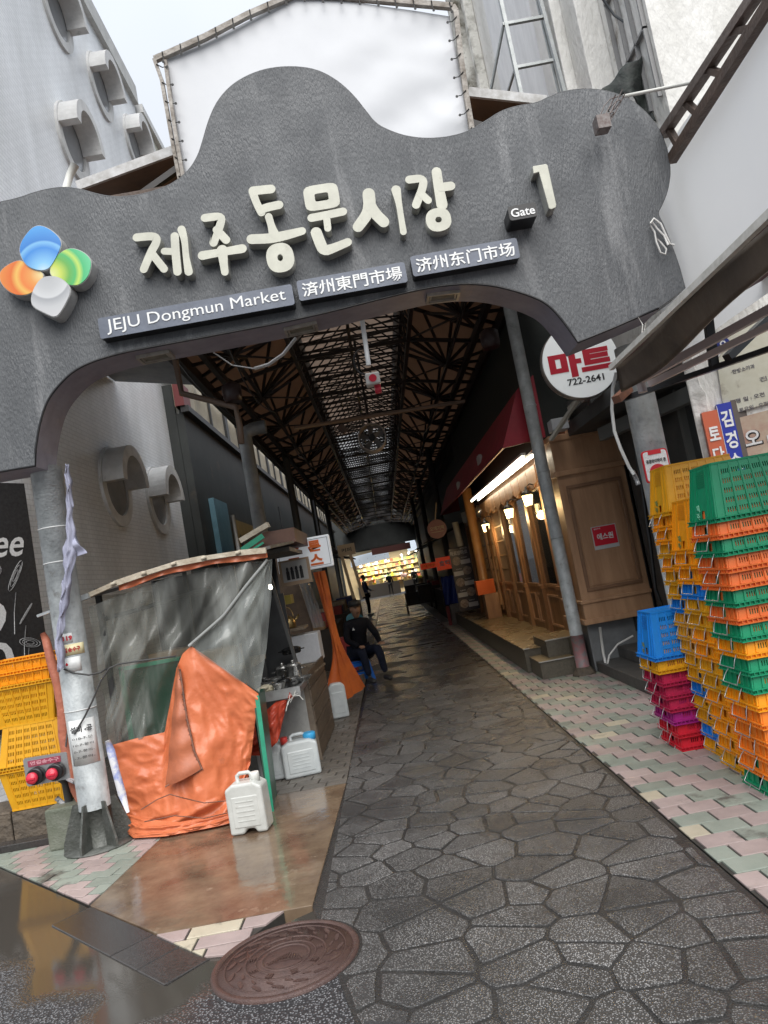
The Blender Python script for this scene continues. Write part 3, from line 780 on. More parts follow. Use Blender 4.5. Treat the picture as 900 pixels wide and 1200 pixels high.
board([(-1.717, 3.723),(-0.29, 3.731),(-0.297, 3.577),(-1.703, 3.567)], 'JEJU Dongmun Market', 0.10, 0.92, hgt=0.72, bold=0.0)
board([(-0.258, 3.731),(0.535, 3.753),(0.539, 3.604),(-0.254, 3.576)], '済州東門市場', 0.10, 0.92, hgt=0.70, bold=0.012)
board([(0.58, 3.758),(1.372, 3.788),(1.368, 3.639),(0.588, 3.601)], '济州东门市场', 0.10, 0.92, hgt=0.70, bold=0.012)
board([(1.332, 3.97),(1.533, 3.978),(1.531, 3.875),(1.329, 3.861)], 'Gate', 0.18, 0.86, nm='gate_box', m=M_black, hgt=0.6, bold=0.015)

# posts
def post(x, y, h, r, fins=True):
    q = MB(); q.tube([(x, y, 0.27), (x, y, h)], r, 24, cap=True)
    o = q.build('support_post', M_galv, gate)
    if fins:
        q = MB(); q.tube([(x, y, 0.0), (x, y, 0.28)], r*0.97, 20)
        for k in range(6):
            a = R(60*k+20); dx, dy = math.cos(a), math.sin(a)
            vs = []
            for sgn in (-1, 1):
                ox, oy = -dy*0.008*sgn, dx*0.008*sgn
                vs += [(x+dx*r*0.9+ox, y+dy*r*0.9+oy, 0.012), (x+dx*(r+0.13)+ox, y+dy*(r+0.13)+oy, 0.012), (x+dx*(r+0.125)+ox, y+dy*(r+0.125)+oy, 0.07), (x+dx*(r+0.035)+ox, y+dy*(r+0.035)+oy, 0.32), (x+dx*r*0.9+ox, y+dy*r*0.9+oy, 0.32)]
            q.add(vs, [(0,1,2,3,4), (9,8,7,6,5), (0,5,6,1), (1,6,7,2), (2,7,8,3), (3,8,9,4)], 0)
        q.lathe([(r+0.135, 0.003), (r+0.135, 0.012), (0.01, 0.012)], (x, y, 0), 24)
        q.build('base_fins', mat('weathered_steel', (0.13, 0.135, 0.125), 0.5, (0.07, 0.075, 0.065), 14, bump=0.6, bscale=50, metal=0.3), o)
    return o
pl_ = post(-2.385, 5.56, 2.80, 0.112)
pr_ = post(2.19, 5.68, 2.95, 0.115)
q = MB()
for z in (2.33, 0.98, 2.07): q.lathe([(0.1135, z), (0.1165, z+0.004), (0.1135, z+0.009)], (-2.385, 5.56, 0), 24)
q.build('wire_tie', mat('wire', (0.55, 0.56, 0.55), 0.4), pl_)
# stickers on the left post, curved round it
def sticker(z0, z1, a0, a1, m, nm='sticker', rr=0.1135, cx=-2.385, cy=5.56, par=None):
    q = MB()
    q.grid(lambda u, v: (cx+rr*math.cos(R(a0+(a1-a0)*u)), cy+rr*math.sin(R(a0+(a1-a0)*u)), z0+(z1-z0)*v), 8, 1)
    return q.build(nm, m, par or pl_, solid=0.001)
M_stw = mat('sticker_white', (0.72, 0.73, 0.72), 0.4, (0.6, 0.61, 0.6), 18, detail=8); M_sty = mat('sticker_cream', (0.70, 0.63, 0.38), 0.4); M_red = mat('red_print', (0.5, 0.02, 0.03), 0.4)
M_ink = mat('black_print', (0.02, 0.02, 0.022), 0.5)
def ink(body, mt, a, z, wd, par, rr=0.1165, cx=-2.385, cy=5.56, hh=None, bold=0.03):
    t = text(body, mt, 'print', par, (cx+rr*math.cos(R(a)), cy+rr*math.sin(R(a)), z), wd, hh, normal=R(a+90), bold=bold, depth=0.001)
    return t
s1 = sticker(1.475, 1.545, 250, 300, M_stw); ink('119', M_red, 283, 1.51, 0.065, s1, hh=0.035, bold=0.05)
s2 = sticker(1.385, 1.465, 246, 340, M_sty); ink('연', M_red, 256, 1.425, 0.026, s2, hh=0.034); ink('결', M_red, 270, 1.425, 0.028, s2, hh=0.034); ink('송', M_red, 286, 1.425, 0.028, s2, hh=0.034); ink('수', M_red, 301, 1.425, 0.028, s2, hh=0.034); ink('구', M_red, 315, 1.425, 0.026, s2, hh=0.034)
s3 = sticker(1.265, 1.37, 255, 318, M_stw); ink('♣', M_red, 268, 1.325, 0.02, s3)
s4 = sticker(0.60, 0.92, 232, 338, M_stw)
ink('설비 -공', M_ink, 285, 0.855, 0.15, s4, hh=0.045)
for k in range(4): ink('010-7-문의-'[k:k+7], M_ink, 285, 0.79-0.045*k, 0.14, s4, hh=0.018, bold=0.0)

# torn pale banner cloth tied to the left post
q = MB()
bp = [(-2.151, 5.4, 2.75),(-2.165, 5.4, 2.566),(-2.19, 5.4, 2.348),(-2.211, 5.4, 2.162),(-2.242, 5.4, 2.042),(-2.293, 5.4, 1.863),(-2.344, 5.4, 1.685),(-2.394, 5.4, 1.508),(-2.407, 5.4, 1.295)]
def banner(u, v):
    k = u*(len(bp)-1); i = min(int(k), len(bp)-2); t = k-i
    p = Vector(bp[i]).lerp(Vector(bp[i+1]), t)
    wd = 0.009+0.021*min(1, u/0.35) + 0.030*math.exp(-((u-0.42)/0.08)**2) - 0.008*max(0, u-0.55)*2
    a = v*2-1
    return p + Vector((a*wd+0.006*math.sin(u*60+3*v), -0.05*(1-a*a)-0.012*math.sin(a*9+u*22), 0.012*math.sin(9*v+u*50)))
q.grid(banner, 60, 10)
fl2 = [(-2.194, 5.36, 2.251),(-2.147, 5.36, 2.149),(-2.093, 5.36, 2.089),(-2.111, 5.36, 2.054),(-2.169, 5.36, 2.078),(-2.201, 5.36, 2.034)]
q.grid(lambda u, v: Vector(fl2[0]).lerp(Vector(fl2[2]), u)*(1-v) + (Vector(fl2[0]).lerp(Vector(fl2[4]), u))*v + Vector((0, 0.02*math.sin(u*9), 0)), 12, 6)
M_cloth = mat('pale_banner', (0.40, 0.41, 0.52), 0.8, (0.30, 0.31, 0.41), 8)
tag(q.build('torn_banner', M_cloth, solid=0.002), 'torn pale lilac banner cloth tied and twisted down the left gate post', 'banner')
q = MB(); q.tube([(-2.169, 5.42, 0.742),(-2.156, 5.42, 0.667),(-2.142, 5.42, 0.513),(-2.123, 5.42, 0.36),(-2.101, 5.42, 0.224)], [0.02, 0.03, 0.028, 0.03, 0.012], 8)
tag(q.build('banner_scrap', mat('blue_scrap', (0.30, 0.35, 0.62), 0.7, (0.7, 0.7, 0.72), 7, thr=(0.45, 0.55)), None), 'blue and white scrap of cloth hanging beside the foot of the left gate post', 'cloth scrap')

# rope loop and lamp bracket on the right lobe
q = MB()
q.tube([(2.373, 5.26, 3.725),(2.406, 5.26, 3.759),(2.447, 5.26, 3.711),(2.466, 5.26, 3.622),(2.482, 5.26, 3.547),(2.511, 5.26, 3.535)], 0.008, 6)
q.tube([(2.386, 5.255, 3.733),(2.412, 5.255, 3.676),(2.45, 5.255, 3.616),(2.466, 5.255, 3.541)], 0.008, 6)
q.tube([(2.366, 5.25, 3.708),(2.386, 5.25, 3.652),(2.383, 5.25, 3.58),(2.396, 5.25, 3.492),(2.43, 5.25, 3.473),(2.444, 5.25, 3.51),(2.417, 5.25, 3.561),(2.393, 5.25, 3.598)], 0.007, 6)
tag(q.build('rope_loop', mat('white_rope', (0.7, 0.69, 0.66), 0.7)), 'loops of white rope hanging at the right edge of the gate', 'rope')
lp = thing('lamp_cage', 'rusty wire lamp cage on a pale pipe over the right lobe of the gate', 'lamp bracket', (2.318, 5.15, 4.666))
q = MB(); q.tube([(2.329, 5.15, 4.657), (2.758, 5, 4.579)], 0.013, 8); q.build('pipe', mat('pale_pipe', (0.62, 0.62, 0.58), 0.5), lp)
q = MB()
cg = [(2.301, 5.12, 4.662),(2.24, 5.12, 4.58),(2.173, 5.12, 4.5),(2.12, 5.12, 4.431)]
for dx, dy in ((-0.035, 0), (0.035, 0), (0, -0.05), (0, 0.05)):
    q.tube([Vector(p)+Vector((dx, dy, 0)) for p in cg], 0.005, 5)
for p in cg[1:]:
    p = Vector(p); q.tube([p+Vector((0.045*math.cos(t), 0.055*math.sin(t), 0.02*math.cos(t))) for t in [2*PI*j/12 for j in range(13)]], 0.004, 5)
for k in range(7):
    p = Vector(cg[2]).lerp(Vector(cg[3]), k/7)+Vector((-0.02, -0.02, 0)); q.bar(p, p+Vector((0.07, 0.02, 0.02)), 0.004)
q.tube([(2.305, 5.12, 4.648),(2.22, 5.12, 4.637),(2.167, 5.12, 4.594),(2.13, 5.12, 4.535),(2.101, 5.12, 4.487)], 0.004, 5)
q.box((cg[3][0]-0.05, 5.06, cg[3][2]-0.03), (cg[3][0]+0.045, 5.16, cg[3][2]+0.07)); q.build('cage', mat('rusty_wire', (0.12, 0.08, 0.07), 0.6, (0.25, 0.23, 0.22), 30), lp)

# ================================================================ LEFT SIDE
XW = -3.7
def tile_mat(name, col, col2, gl=0.35):
    m = bpy.data.materials.new(name); m.use_nodes = True
    t = m.node_tree; b = t.nodes['Principled BSDF']; b.inputs['Roughness'].default_value = gl
    tc = t.nodes.new('ShaderNodeTexCoord'); sp = t.nodes.new('ShaderNodeSeparateXYZ'); t.links.new(tc.outputs['Object'], sp.inputs[0])
    su = t.nodes.new('ShaderNodeMath'); su.operation = 'SUBTRACT'; t.links.new(sp.outputs[1], su.inputs[0]); t.links.new(sp.outputs[0], su.inputs[1])
    cb = t.nodes.new('ShaderNodeCombineXYZ'); t.links.new(su.outputs[0], cb.inputs[0]); t.links.new(sp.outputs[2], cb.inputs[1])
    br = t.nodes.new('ShaderNodeTexBrick'); br.inputs['Scale'].default_value = 1.0; br.inputs['Brick Width'].default_value = 0.16; br.inputs['Row Height'].default_value = 0.06
    br.inputs['Mortar Size'].default_value = 0.006; br.inputs['Color1'].default_value = (*col, 1); br.inputs['Color2'].default_value = (*[c*0.93 for c in col], 1)
    br.inputs['Mortar'].default_value = (*col2, 1); t.links.new(cb.outputs[0], br.inputs['Vector'])
    n = t.nodes.new('ShaderNodeTexNoise'); n.inputs['Scale'].default_value = 1.1; n.inputs['Detail'].default_value = 9; n.inputs['Roughness'].default_value = 0.7
    mp = t.nodes.new('ShaderNodeMapping'); mp.inputs['Scale'].default_value = (1, 1, 0.25); t.links.new(tc.outputs['Object'], mp.inputs[0]); t.links.new(mp.outputs[0], n.inputs['Vector'])
    r = t.nodes.new('ShaderNodeValToRGB'); r.color_ramp.elements[0].position = 0.35; r.color_ramp.elements[0].color = (0.80, 0.80, 0.79, 1); r.color_ramp.elements[1].position = 0.6; r.color_ramp.elements[1].color = (1, 1, 1, 1)
    t.links.new(n.outputs['Fac'], r.inputs[0])
    mu = t.nodes.new('ShaderNodeMixRGB'); mu.blend_type = 'MULTIPLY'; mu.inputs[0].default_value = 1; t.links.new(br.outputs['Color'], mu.inputs[1]); t.links.new(r.outputs[0], mu.inputs[2])
    t.links.new(mu.outputs[0], b.inputs['Base Color'])
    bp = t.nodes.new('ShaderNodeBump'); bp.inputs['Strength'].default_value = 0.5; bp.inputs['Distance'].default_value = 0.004; bp.invert = True
    t.links.new(br.outputs['Fac'], bp.inputs['Height']); t.links.new(bp.outputs[0], b.inputs['Normal'])
    return m
M_wt = tile_mat('white_tile', (0.84, 0.86, 0.88), (0.66, 0.68, 0.70)); M_ct = tile_mat('cream_tile', (0.74, 0.74, 0.62), (0.4, 0.4, 0.34))
bl = thing('tiled_building', 'tall white tiled building with rounded corner and hooded round windows at left', 'building', (-5, 10, 0))
q = MB()
R0 = 1.5; path = [(-14, 6.8)] + [(-5.2+R0*math.cos(R(a)), 8.3+R0*math.sin(R(a))) for a in range(-90, 1, 5)] + [(XW, 16.0)]
for i in range(len(path)-1):
    a, b = path[i], path[i+1]
    q.add([(a[0], a[1], 0), (b[0], b[1], 0), (b[0], b[1], 13.15), (a[0], a[1], 13.15)], [(0,1,2,3)], 0, smooth=True)
q.build('wall', M_wt, bl)
q = MB(); q.box((-14, 16.0, 0), (XW-0.02, 16.1, 13.15)); q.prism(path + [(-14, 16.0)], 13.15, 13.16, 'z'); q.build('roof_slab', M_wt, bl)
q = MB()
pth = [(p[0]+0.10 if p[0] > -5.2 else p[0], p[1]-0.10 if p[1] < 8.8 else p[1]) for p in path]
for i in range(len(pth)-1):
    a, b = pth[i], pth[i+1]; c, d = path[i], path[i+1]
    for z0, z1, k in ((13.0, 13.25, 1.0), (13.25, 13.45, 1.0)):
        q.add([(a[0], a[1], z0), (b[0], b[1], z0), (b[0], b[1], z1), (a[0], a[1], z1), (c[0], c[1], z0), (d[0], d[1], z0), (c[0], c[1], z1), (d[0], d[1], z1)], [(0,1,2,3), (4,5,1,0), (3,2,7,6)], 0)
q.build('parapet', mat('pale_render', (0.55, 0.55, 0.53), 0.6, (0.42, 0.42, 0.40), 4, bump=0.5, bscale=40), bl)
M_hood = mat('hood_render', (0.66, 0.66, 0.65), 0.6, (0.52, 0.52, 0.51), 5, detail=8, bump=0.4, bscale=60, spots=((0.30, 0.30, 0.29), 3, 0.62))
M_dark = mat('dark_glass', (0.02, 0.022, 0.025), 0.12, spec=0.6)
M_rpane = mat('recess_light_pane', (0.22, 0.23, 0.24), 0.25, (0.30, 0.31, 0.32), 2)  # grey stands in for the light inside the window recess
def hood_window(y, z, r=0.57, dep=0.34, x0=XW):
    n = 20
    q = MB()       # ring frame flush with the wall
    for j in range(2*n):
        a, b = PI*j/n, PI*(j+1)/n
        for ro, ri, x1 in ((r+0.03, r-0.13, 0.045),):
            P4 = [(y+ro*math.cos(a), z+ro*math.sin(a)), (y+ro*math.cos(b), z+ro*math.sin(b)), (y+ri*math.cos(b), z+ri*math.sin(b)), (y+ri*math.cos(a), z+ri*math.sin(a))]
            vs = [(x0+x1, p[0], p[1]) for p in P4] + [(x0-0.01, p[0], p[1]) for p in P4]
            q.add(vs, [(0,1,2,3), (0,4,5,1), (2,6,7,3)], 0, smooth=False)
    w_ = q.build('window', M_hood, bl)
    q = MB(); q.lathe([(r-0.12, 0.0), (r-0.12, 0.012)], (x0, y, z), 2*n, axis='x'); q.build('glass', M_rpane, w_)
    q = MB()       # half-round hood: thick shell over the upper half
    for j in range(n):
        a, b = PI*j/n, PI*(j+1)/n
        ro, ri = r, r-0.16
        P4 = [(y+ro*math.cos(a), z+ro*math.sin(a)), (y+ro*math.cos(b), z+ro*math.sin(b)), (y+ri*math.cos(b), z+ri*math.sin(b)), (y+ri*math.cos(a), z+ri*math.sin(a))]
        vs = [(x0+dep, p[0], p[1]) for p in P4] + [(x0+0.02, p[0], p[1]) for p in P4]
        fs = [(0,1,2,3), (0,4,5,1), (2,6,7,3)]
        if j == 0: fs.append((0,3,7,4))
        if j == n-1: fs.append((1,5,6,2))
        q.add(vs, fs, 0)
    q.build('hood', M_hood, w_)
for y_ in (10.87, 12.9): hood_window(y_, 3.53)
for y_ in (10.87,): hood_window(y_-0.05, 5.9)
hood_window(11.3, 9.2)
for y_ in (11.5, 13.4, 15.3): hood_window(y_, 11.62)
q = MB()
q.tube([(XW+0.10, 15.4, 6.55), (XW+0.10, 15.3, 3.0), (XW+0.12, 15.3, 0.5)], 0.065, 10)
q.tube([(XW+0.10, 15.4, 7.6), (XW+0.10, 15.4, 6.5)], 0.085, 10)
for z in (3.2, 4.9, 6.2): q.lathe([(0.09, z), (0.09, z+0.08)], (XW+0.10, 15.37, 0), 12)
tag(q.build('drain_pipe', mat('grey_pipe', (0.36, 0.37, 0.37), 0.4, (0.25, 0.26, 0.26), 6)), 'grey drain pipe running down the far end of the white tiled wall', 'pipe')

# cream annex further along, seen above the gate
an = thing('cream_annex', 'cream tiled rear part of the tall building seen above the gate, with a hooded window', 'building', (-5, 18, 0))
q = MB(); q.box((-12, 16.12, 0), (XW+0.05, 21, 12.9)); q.build('wall', M_ct, an)
q = MB(); q.box((-12, 16.12, 12.9), (XW+0.15, 21.1, 13.1)); q.build('parapet', M_hood, an)

q = MB(); q.add([(XW+0.02, 6.9, 5.35), (-2.25, 6.9, 5.02), (-2.25, 11.6, 5.02), (XW+0.02, 11.6, 5.35)], [(0,1,2,3)])  # added sheet, mostly hidden, that keeps daylight off the tiled wall
tag(q.build('shading_sheet', mat('grey_underside', (0.26, 0.27, 0.28), 0.6, (0.18, 0.19, 0.20), 4), solid=0.03), 'added sheet over the gap beside the arcade roof, shading the tiled wall', 'canopy')
# black painted coffee board on the rounded corner
cs = thing('coffee_board', 'black coffee board with white lettering and flower doodles above the yellow crates', 'sign', (-3.66, 7.9, 0), rot=(0, 0, R(63)))
q = MB(); q.box((-1.45, -0.03, 0.70), (0.0, 0.03, 3.2)); q.build('panel', mat('black_board', (0.016, 0.016, 0.018), 0.5, (0.035, 0.035, 0.037), 30, detail=9, spots=((0.07, 0.07, 0.07), 45, 0.68), bump=0.3, bscale=30), cs, loc=(0, 0, 0))
M_wpaint = mat('white_paint', (0.8, 0.8, 0.8), 0.5, (0.6, 0.6, 0.6), 60)
def local_text(body, m, parent, loc, wd, hh=None, bold=0.02, rot=(PI/2, 0, 0), name='lettering', depth=0.002):
    t = text(body, m, name, None, (0, 0, 0), wd, hh, bold=bold, depth=depth)
    if t is None: return None
    t.parent = parent; t.location = loc; t.rotation_euler = rot
    return t
def shear(o, k):
    for v in o.data.vertices: v.co.x += v.co.y*k
t = local_text('Coffee', M_wpaint, cs, (-0.60, -0.034, 2.57), 1.0, 0.30, bold=0.012); shear(t, 0.35)
t = local_text('2.9', M_wpaint, cs, (-0.78, -0.034, 1.81), 0.72, 0.36, bold=0.02)
t = local_text('3.0', M_wpaint, cs, (-0.76, -0.034, 1.40), 0.72, 0.36, bold=0.02)
q = MB()
for cx, cz, rx, rz, an_ in ((-0.26, 2.22, 0.07, 0.17, -0.5), (-0.20, 1.82, 0.06, 0.12, -0.7), (-0.2, 1.52, 0.12, 0.05, 0.2), (-0.46, 2.3, 0.05, 0.06, 0)):
    for s_ in (1.0, 0.72, 0.4):
        q.tube([(cx+rx*s_*math.cos(a)*math.cos(an_)-rz*s_*math.sin(a)*math.sin(an_), -0.034, cz-rx*s_*math.cos(a)*math.sin(-an_)*-1+rz*s_*math.sin(a)*math.cos(an_)) for a in [2*PI*j/14 for j in range(15)]], 0.004, 4)
    q.tube([(cx-0.02, -0.034, cz-rz), (cx-0.07, -0.034, cz-rz-0.2), (cx-0.10, -0.034, cz-rz-0.42)], 0.005, 4)
q.build('chalk_flowers', mat('chalk', (0.45, 0.45, 0.45), 0.8, (0.2, 0.2, 0.2), 80), cs, loc=(0, 0, 0))

# stone blocks, timber and yellow crates' stand
M_blk = mat('rough_stone', (0.14, 0.11, 0.08), 0.75, (0.08, 0.065, 0.05), 12, detail=9, bump=3, bscale=18)
M_conc = mat('mossy_concrete', (0.20, 0.21, 0.17), 0.6, (0.12, 0.135, 0.095), 6, detail=8, bump=0.6, bscale=60)
def block(name, label, lo, hi, m, cat='stone block', bev=0.012):
    q = MB(); q.box(lo, hi); return tag(q.build(name, m, bevel=bev, seg=3), label, cat)
block('stone_block', 'rough brown stone block under the yellow crates, beside the mossy block', (-3.22, 5.98, 0.0), (-2.84, 6.4, 0.25), M_blk)
block('stone_block', 'rough stone block cut off at the left edge under the yellow crates', (-3.75, 6.0, 0.0), (-3.24, 6.45, 0.25), M_blk)
block('concrete_block', 'mossy pale concrete block against the foot of the left gate post', (-2.78, 5.60, 0.0), (-2.53, 5.84, 0.30), M_conc, 'concrete block', 0.02)
tag(MB().box((-4.2, 5.80, 0.0), (-2.55, 5.93, 0.055)).build('stone_edging', M_granite, bevel=0.006), 'dark wet stone edging along the ground in front of the stone blocks at left', 'edging')
q = MB(); q.tube([(-2.744, 5.75, 0.345),(-2.7, 5.75, 0.292),(-2.645, 5.75, 0.225),(-2.549, 5.75, 0.17)], 0.02, 8)
q.bar((-2.695, 5.7, 0.534), (-2.454, 5.62, 0.411), 0.05, 0.01)
tag(q.build('drain_scrap', mat('scrap', (0.5, 0.5, 0.52), 0.4, (0.15, 0.15, 0.16), 12, thr=(0.48, 0.52))), 'bent pale metal scrap lying between the yellow crates and the left gate post', 'metal scrap')
# fire service inlet plate
fi = thing('fire_inlet', 'stainless fire hose inlet plate with two red caps in front of the yellow crates', 'fire hose inlet', (-2.6, 5.28, 0))
q = MB(); pl4 = [(-2.669, 0.76),(-2.369, 0.752),(-2.366, 0.572),(-2.666, 0.569)]
def rpoly(c, r):
    out_ = []
    n = len(c)
    for i in range(n):
        p = Vector(c[i]); a = (Vector(c[i-1])-p).normalized(); b = (Vector(c[(i+1) % n])-p).normalized()
        for k in range(5):
            t = k/4; s_ = p+a*r*(1-t)**2+b*r*t**2; out_.append(tuple(s_))
    return out_
q.prism(rpoly(pl4, 0.02), 5.195, 5.207, 'y'); q.build('plate', mat('brushed_steel', (0.5, 0.5, 0.5), 0.3, (0.4, 0.4, 0.4), 60, metal=0.7, stretch=(1, 1, 8)), fi)
q = MB(); q.prism([(-2.637, 0.737),(-2.412, 0.736),(-2.412, 0.696),(-2.636, 0.696)], 5.190, 5.194, 'y'); lb = q.build('label_plate', mat('maroon_plate', (0.30, 0.05, 0.08), 0.4), fi)
cc = (-2.521, 5.188, 0.719)
text('연결송수구', mat('maroon_print', (0.62, 0.30, 0.34), 0.4), 'lettering', lb, cc, 0.20, 0.026, bold=0.03, depth=0.001)
for c0 in ((-2.588, 5.19, 0.632), (-2.452, 5.19, 0.636)):
    q = MB(); q.lathe([(0.056, 0.0), (0.056, 0.05), (0.048, 0.055)], (c0[0]+0.01, 5.19, c0[2]+0.004), 24, axis='y', M=Matrix.Rotation(PI, 4, 'X')); q.build('socket', M_black, fi)
    q = MB(); q.lathe([(0.036, 0.0), (0.039, 0.02), (0.035, 0.034), (0.0, 0.036)], (c0[0], 5.14, c0[2]), 24, axis='y', M=Matrix.Rotation(PI, 4, 'X')); q.box((c0[0]-0.026, 5.097, c0[2]-0.006), (c0[0]+0.026, 5.108, c0[2]+0.006))
    q.build('red_cap', mat('red_plastic', (0.62, 0.03, 0.06), 0.3), fi)
q = MB(); q.tube([(-2.62, 5.24, 0.66), (-2.62, 5.46, 0.60), (-2.66, 5.75, 0.45), (-2.66, 5.78, 0.0)], 0.03, 10); q.build('pipe', mat('dark_pipe', (0.06, 0.06, 0.058), 0.5), fi)

# rolled orange tarp strip and black cord beside the post
q = MB(); q.tube([(-2.657, 5.72, 1.581),(-2.639, 5.72, 1.525),(-2.623, 5.72, 1.359),(-2.595, 5.72, 1.191),(-2.584, 5.72, 0.995),(-2.599, 5.72, 0.805),(-2.593, 5.72, 0.58),(-2.57, 5.72, 0.385),(-2.538, 5.72, 0.253)], [0.02, 0.03, 0.035, 0.04, 0.045, 0.05, 0.05, 0.045, 0.03], 10)
M_or = mat('orange_tarp', (0.66, 0.19, 0.08), 0.40, (0.54, 0.14, 0.055), 2.5, detail=8, bump=0.35, bscale=30, rough2=0.32, spots=((0.38, 0.11, 0.05), 3.0, 0.62))
tag(q.build('rolled_tarp', mat('faded_tarp', (0.50, 0.17, 0.10), 0.5, (0.42, 0.14, 0.09), 12, bump=1.5, bscale=12)), 'faded rolled orange tarp strip hanging between the yellow crates and the left gate post', 'tarp')
q = MB(); q.tube([(-2.542, 5.66, 1.286),(-2.505, 5.66, 1.183),(-2.502, 5.66, 1.023),(-2.538, 5.66, 0.87),(-2.579, 5.66, 0.719)], 0.006, 5); q.tube([(-2.406, 5.44, 0.829),(-2.323, 5.44, 0.924),(-2.245, 5.44, 1.032),(-2.163, 5.44, 1.165),(-2.089, 5.44, 1.244),(-2.011, 5.44, 1.261),(-1.887, 5.44, 1.257),(-1.701, 5.44, 1.248),(-1.601, 5.44, 1.242)], 0.007, 6)
q.tube([(-2.412, 5.44, 1.297),(-2.337, 5.44, 1.253),(-2.242, 5.44, 1.223),(-2.154, 5.44, 1.225),(-2.101, 5.44, 1.247)], 0.007, 6)
tag(q.build('tie_cord', mat('dark_cord', (0.05, 0.05, 0.05), 0.6)), 'dark cord tied from the left gate post to the tarped stall', 'cord')

# ---------------------------------------------------------------- the tarped stall
YS = 5.75
st = thing('tarped_stall', 'street stall wrapped in clear plastic and orange tarp beside the left gate post', 'market stall', (-1.7, 6.1, 0))
def blob(x, y, z, s): return noise.noise(Vector((x*s, y*s, z*s)))
def curve_at(pts, u):
    L = [0]
    for i in range(len(pts)-1): L.append(L[-1] + (Vector(pts[i+1])-Vector(pts[i])).length)
    t = u*L[-1]
    for i in range(len(pts)-1):
        if t <= L[i+1] or i == len(pts)-2:
            k = (t-L[i])/max(1e-6, L[i+1]-L[i]); return Vector(pts[i]).lerp(Vector(pts[i+1]), min(1, max(0, k)))
def sheet(topc, botc, amp, folds, seed=0.0, nu=70, nv=60, sag=0.0, skew=0.0):
    q = MB()
    def fn(u, v):
        p = curve_at(topc, u).lerp(curve_at(botc, u), v)
        env_ = (0.25 + 0.75*math.sin(PI*min(1, max(0, v))) + 0.35*v)
        d = amp*env_*(math.sin(folds*PI*(u+skew*v)+seed+2.0*blob(u, v, seed, 2.0)) * 0.6 + 1.1*blob(u*2.2, v*1.3, seed, 2.2) + 0.4*blob(u*7, v*2, seed, 1.6) + 0.10*blob(u*16, v*6, seed, 1.5))
        d += amp*0.9*(0.5-2.2*abs(blob((u+0.45*v)*5.5, (v-u*0.3)*0.9, seed+5, 1.5)))
        return p + Vector((0.25*d, -d, 0.12*d - sag*math.sin(PI*u)*v*(1-v)))
    q.grid(fn, nu, nv)
    return q
def clear_mat(name='clear_plastic', haze=(0.38, 0.39, 0.36), dens=0.40):
    m = bpy.data.materials.new(name); m.use_nodes = True
    t = m.node_tree; t.nodes.clear(); o = t.nodes.new('ShaderNodeOutputMaterial')
    tr = t.nodes.new('ShaderNodeBsdfTransparent'); tr.inputs[0].default_value = (0.78, 0.79, 0.75, 1)
    b = t.nodes.new('ShaderNodeBsdfPrincipled'); b.inputs['Roughness'].default_value = 0.11; b.inputs['Base Color'].default_value = (*haze, 1); b.inputs['Specular IOR Level'].default_value = 0.8
    tc = t.nodes.new('ShaderNodeTexCoord'); n = t.nodes.new('ShaderNodeTexNoise'); n.inputs['Scale'].default_value = 2.2; n.inputs['Detail'].default_value = 4
    mp = t.nodes.new('ShaderNodeMapping'); mp.inputs['Rotation'].default_value = (0, R(-28), 0); mp.inputs['Scale'].default_value = (2.6, 1, 0.35)
    t.links.new(tc.outputs['Object'], mp.inputs[0]); t.links.new(mp.outputs[0], n.inputs['Vector'])
    mr = t.nodes.new('ShaderNodeMapRange'); mr.inputs[1].default_value = 0.4; mr.inputs[2].default_value = 0.78; mr.inputs[3].default_value = dens-0.26; mr.inputs[4].default_value = dens+0.36  # uneven density paints pale highlight streaks into the plastic
    t.links.new(n.outputs['Fac'], mr.inputs[0])
    bp = t.nodes.new('ShaderNodeBump'); bp.inputs['Strength'].default_value = 0.6; bp.inputs['Distance'].default_value = 0.06
    n2 = t.nodes.new('ShaderNodeTexNoise'); n2.inputs['Scale'].default_value = 1.6; n2.inputs['Detail'].default_value = 1.5; t.links.new(mp.outputs[0], n2.inputs['Vector'])
    t.links.new(n2.outputs['Fac'], bp.inputs['Height']); t.links.new(bp.outputs[0], b.inputs['Normal'])
    mx = t.nodes.new('ShaderNodeMixShader'); t.links.new(mr.outputs[0], mx.inputs[0]); t.links.new(tr.outputs[0], mx.inputs[1]); t.links.new(b.outputs[0], mx.inputs[2]); t.links.new(mx.outputs[0], o.inputs[0])
    return m
M_clear = clear_mat()
sheet([(-2.306, 5.78, 1.711),(-1.92, 5.78, 1.787),(-1.509, 5.78, 1.846),(-1.174, 5.78, 1.839),(-0.893, 5.78, 1.828)], [(-2.303, 5.8, 0.63), (-2.069, 5.8, 0.652), (-1.849, 5.78, 0.668), (-1.555, 5.78, 0.731), (-1.163, 5.8, 0.721)], 0.075, 9, 0.4, 100, 80, skew=0.5).build('clear_sheet', M_clear, st)
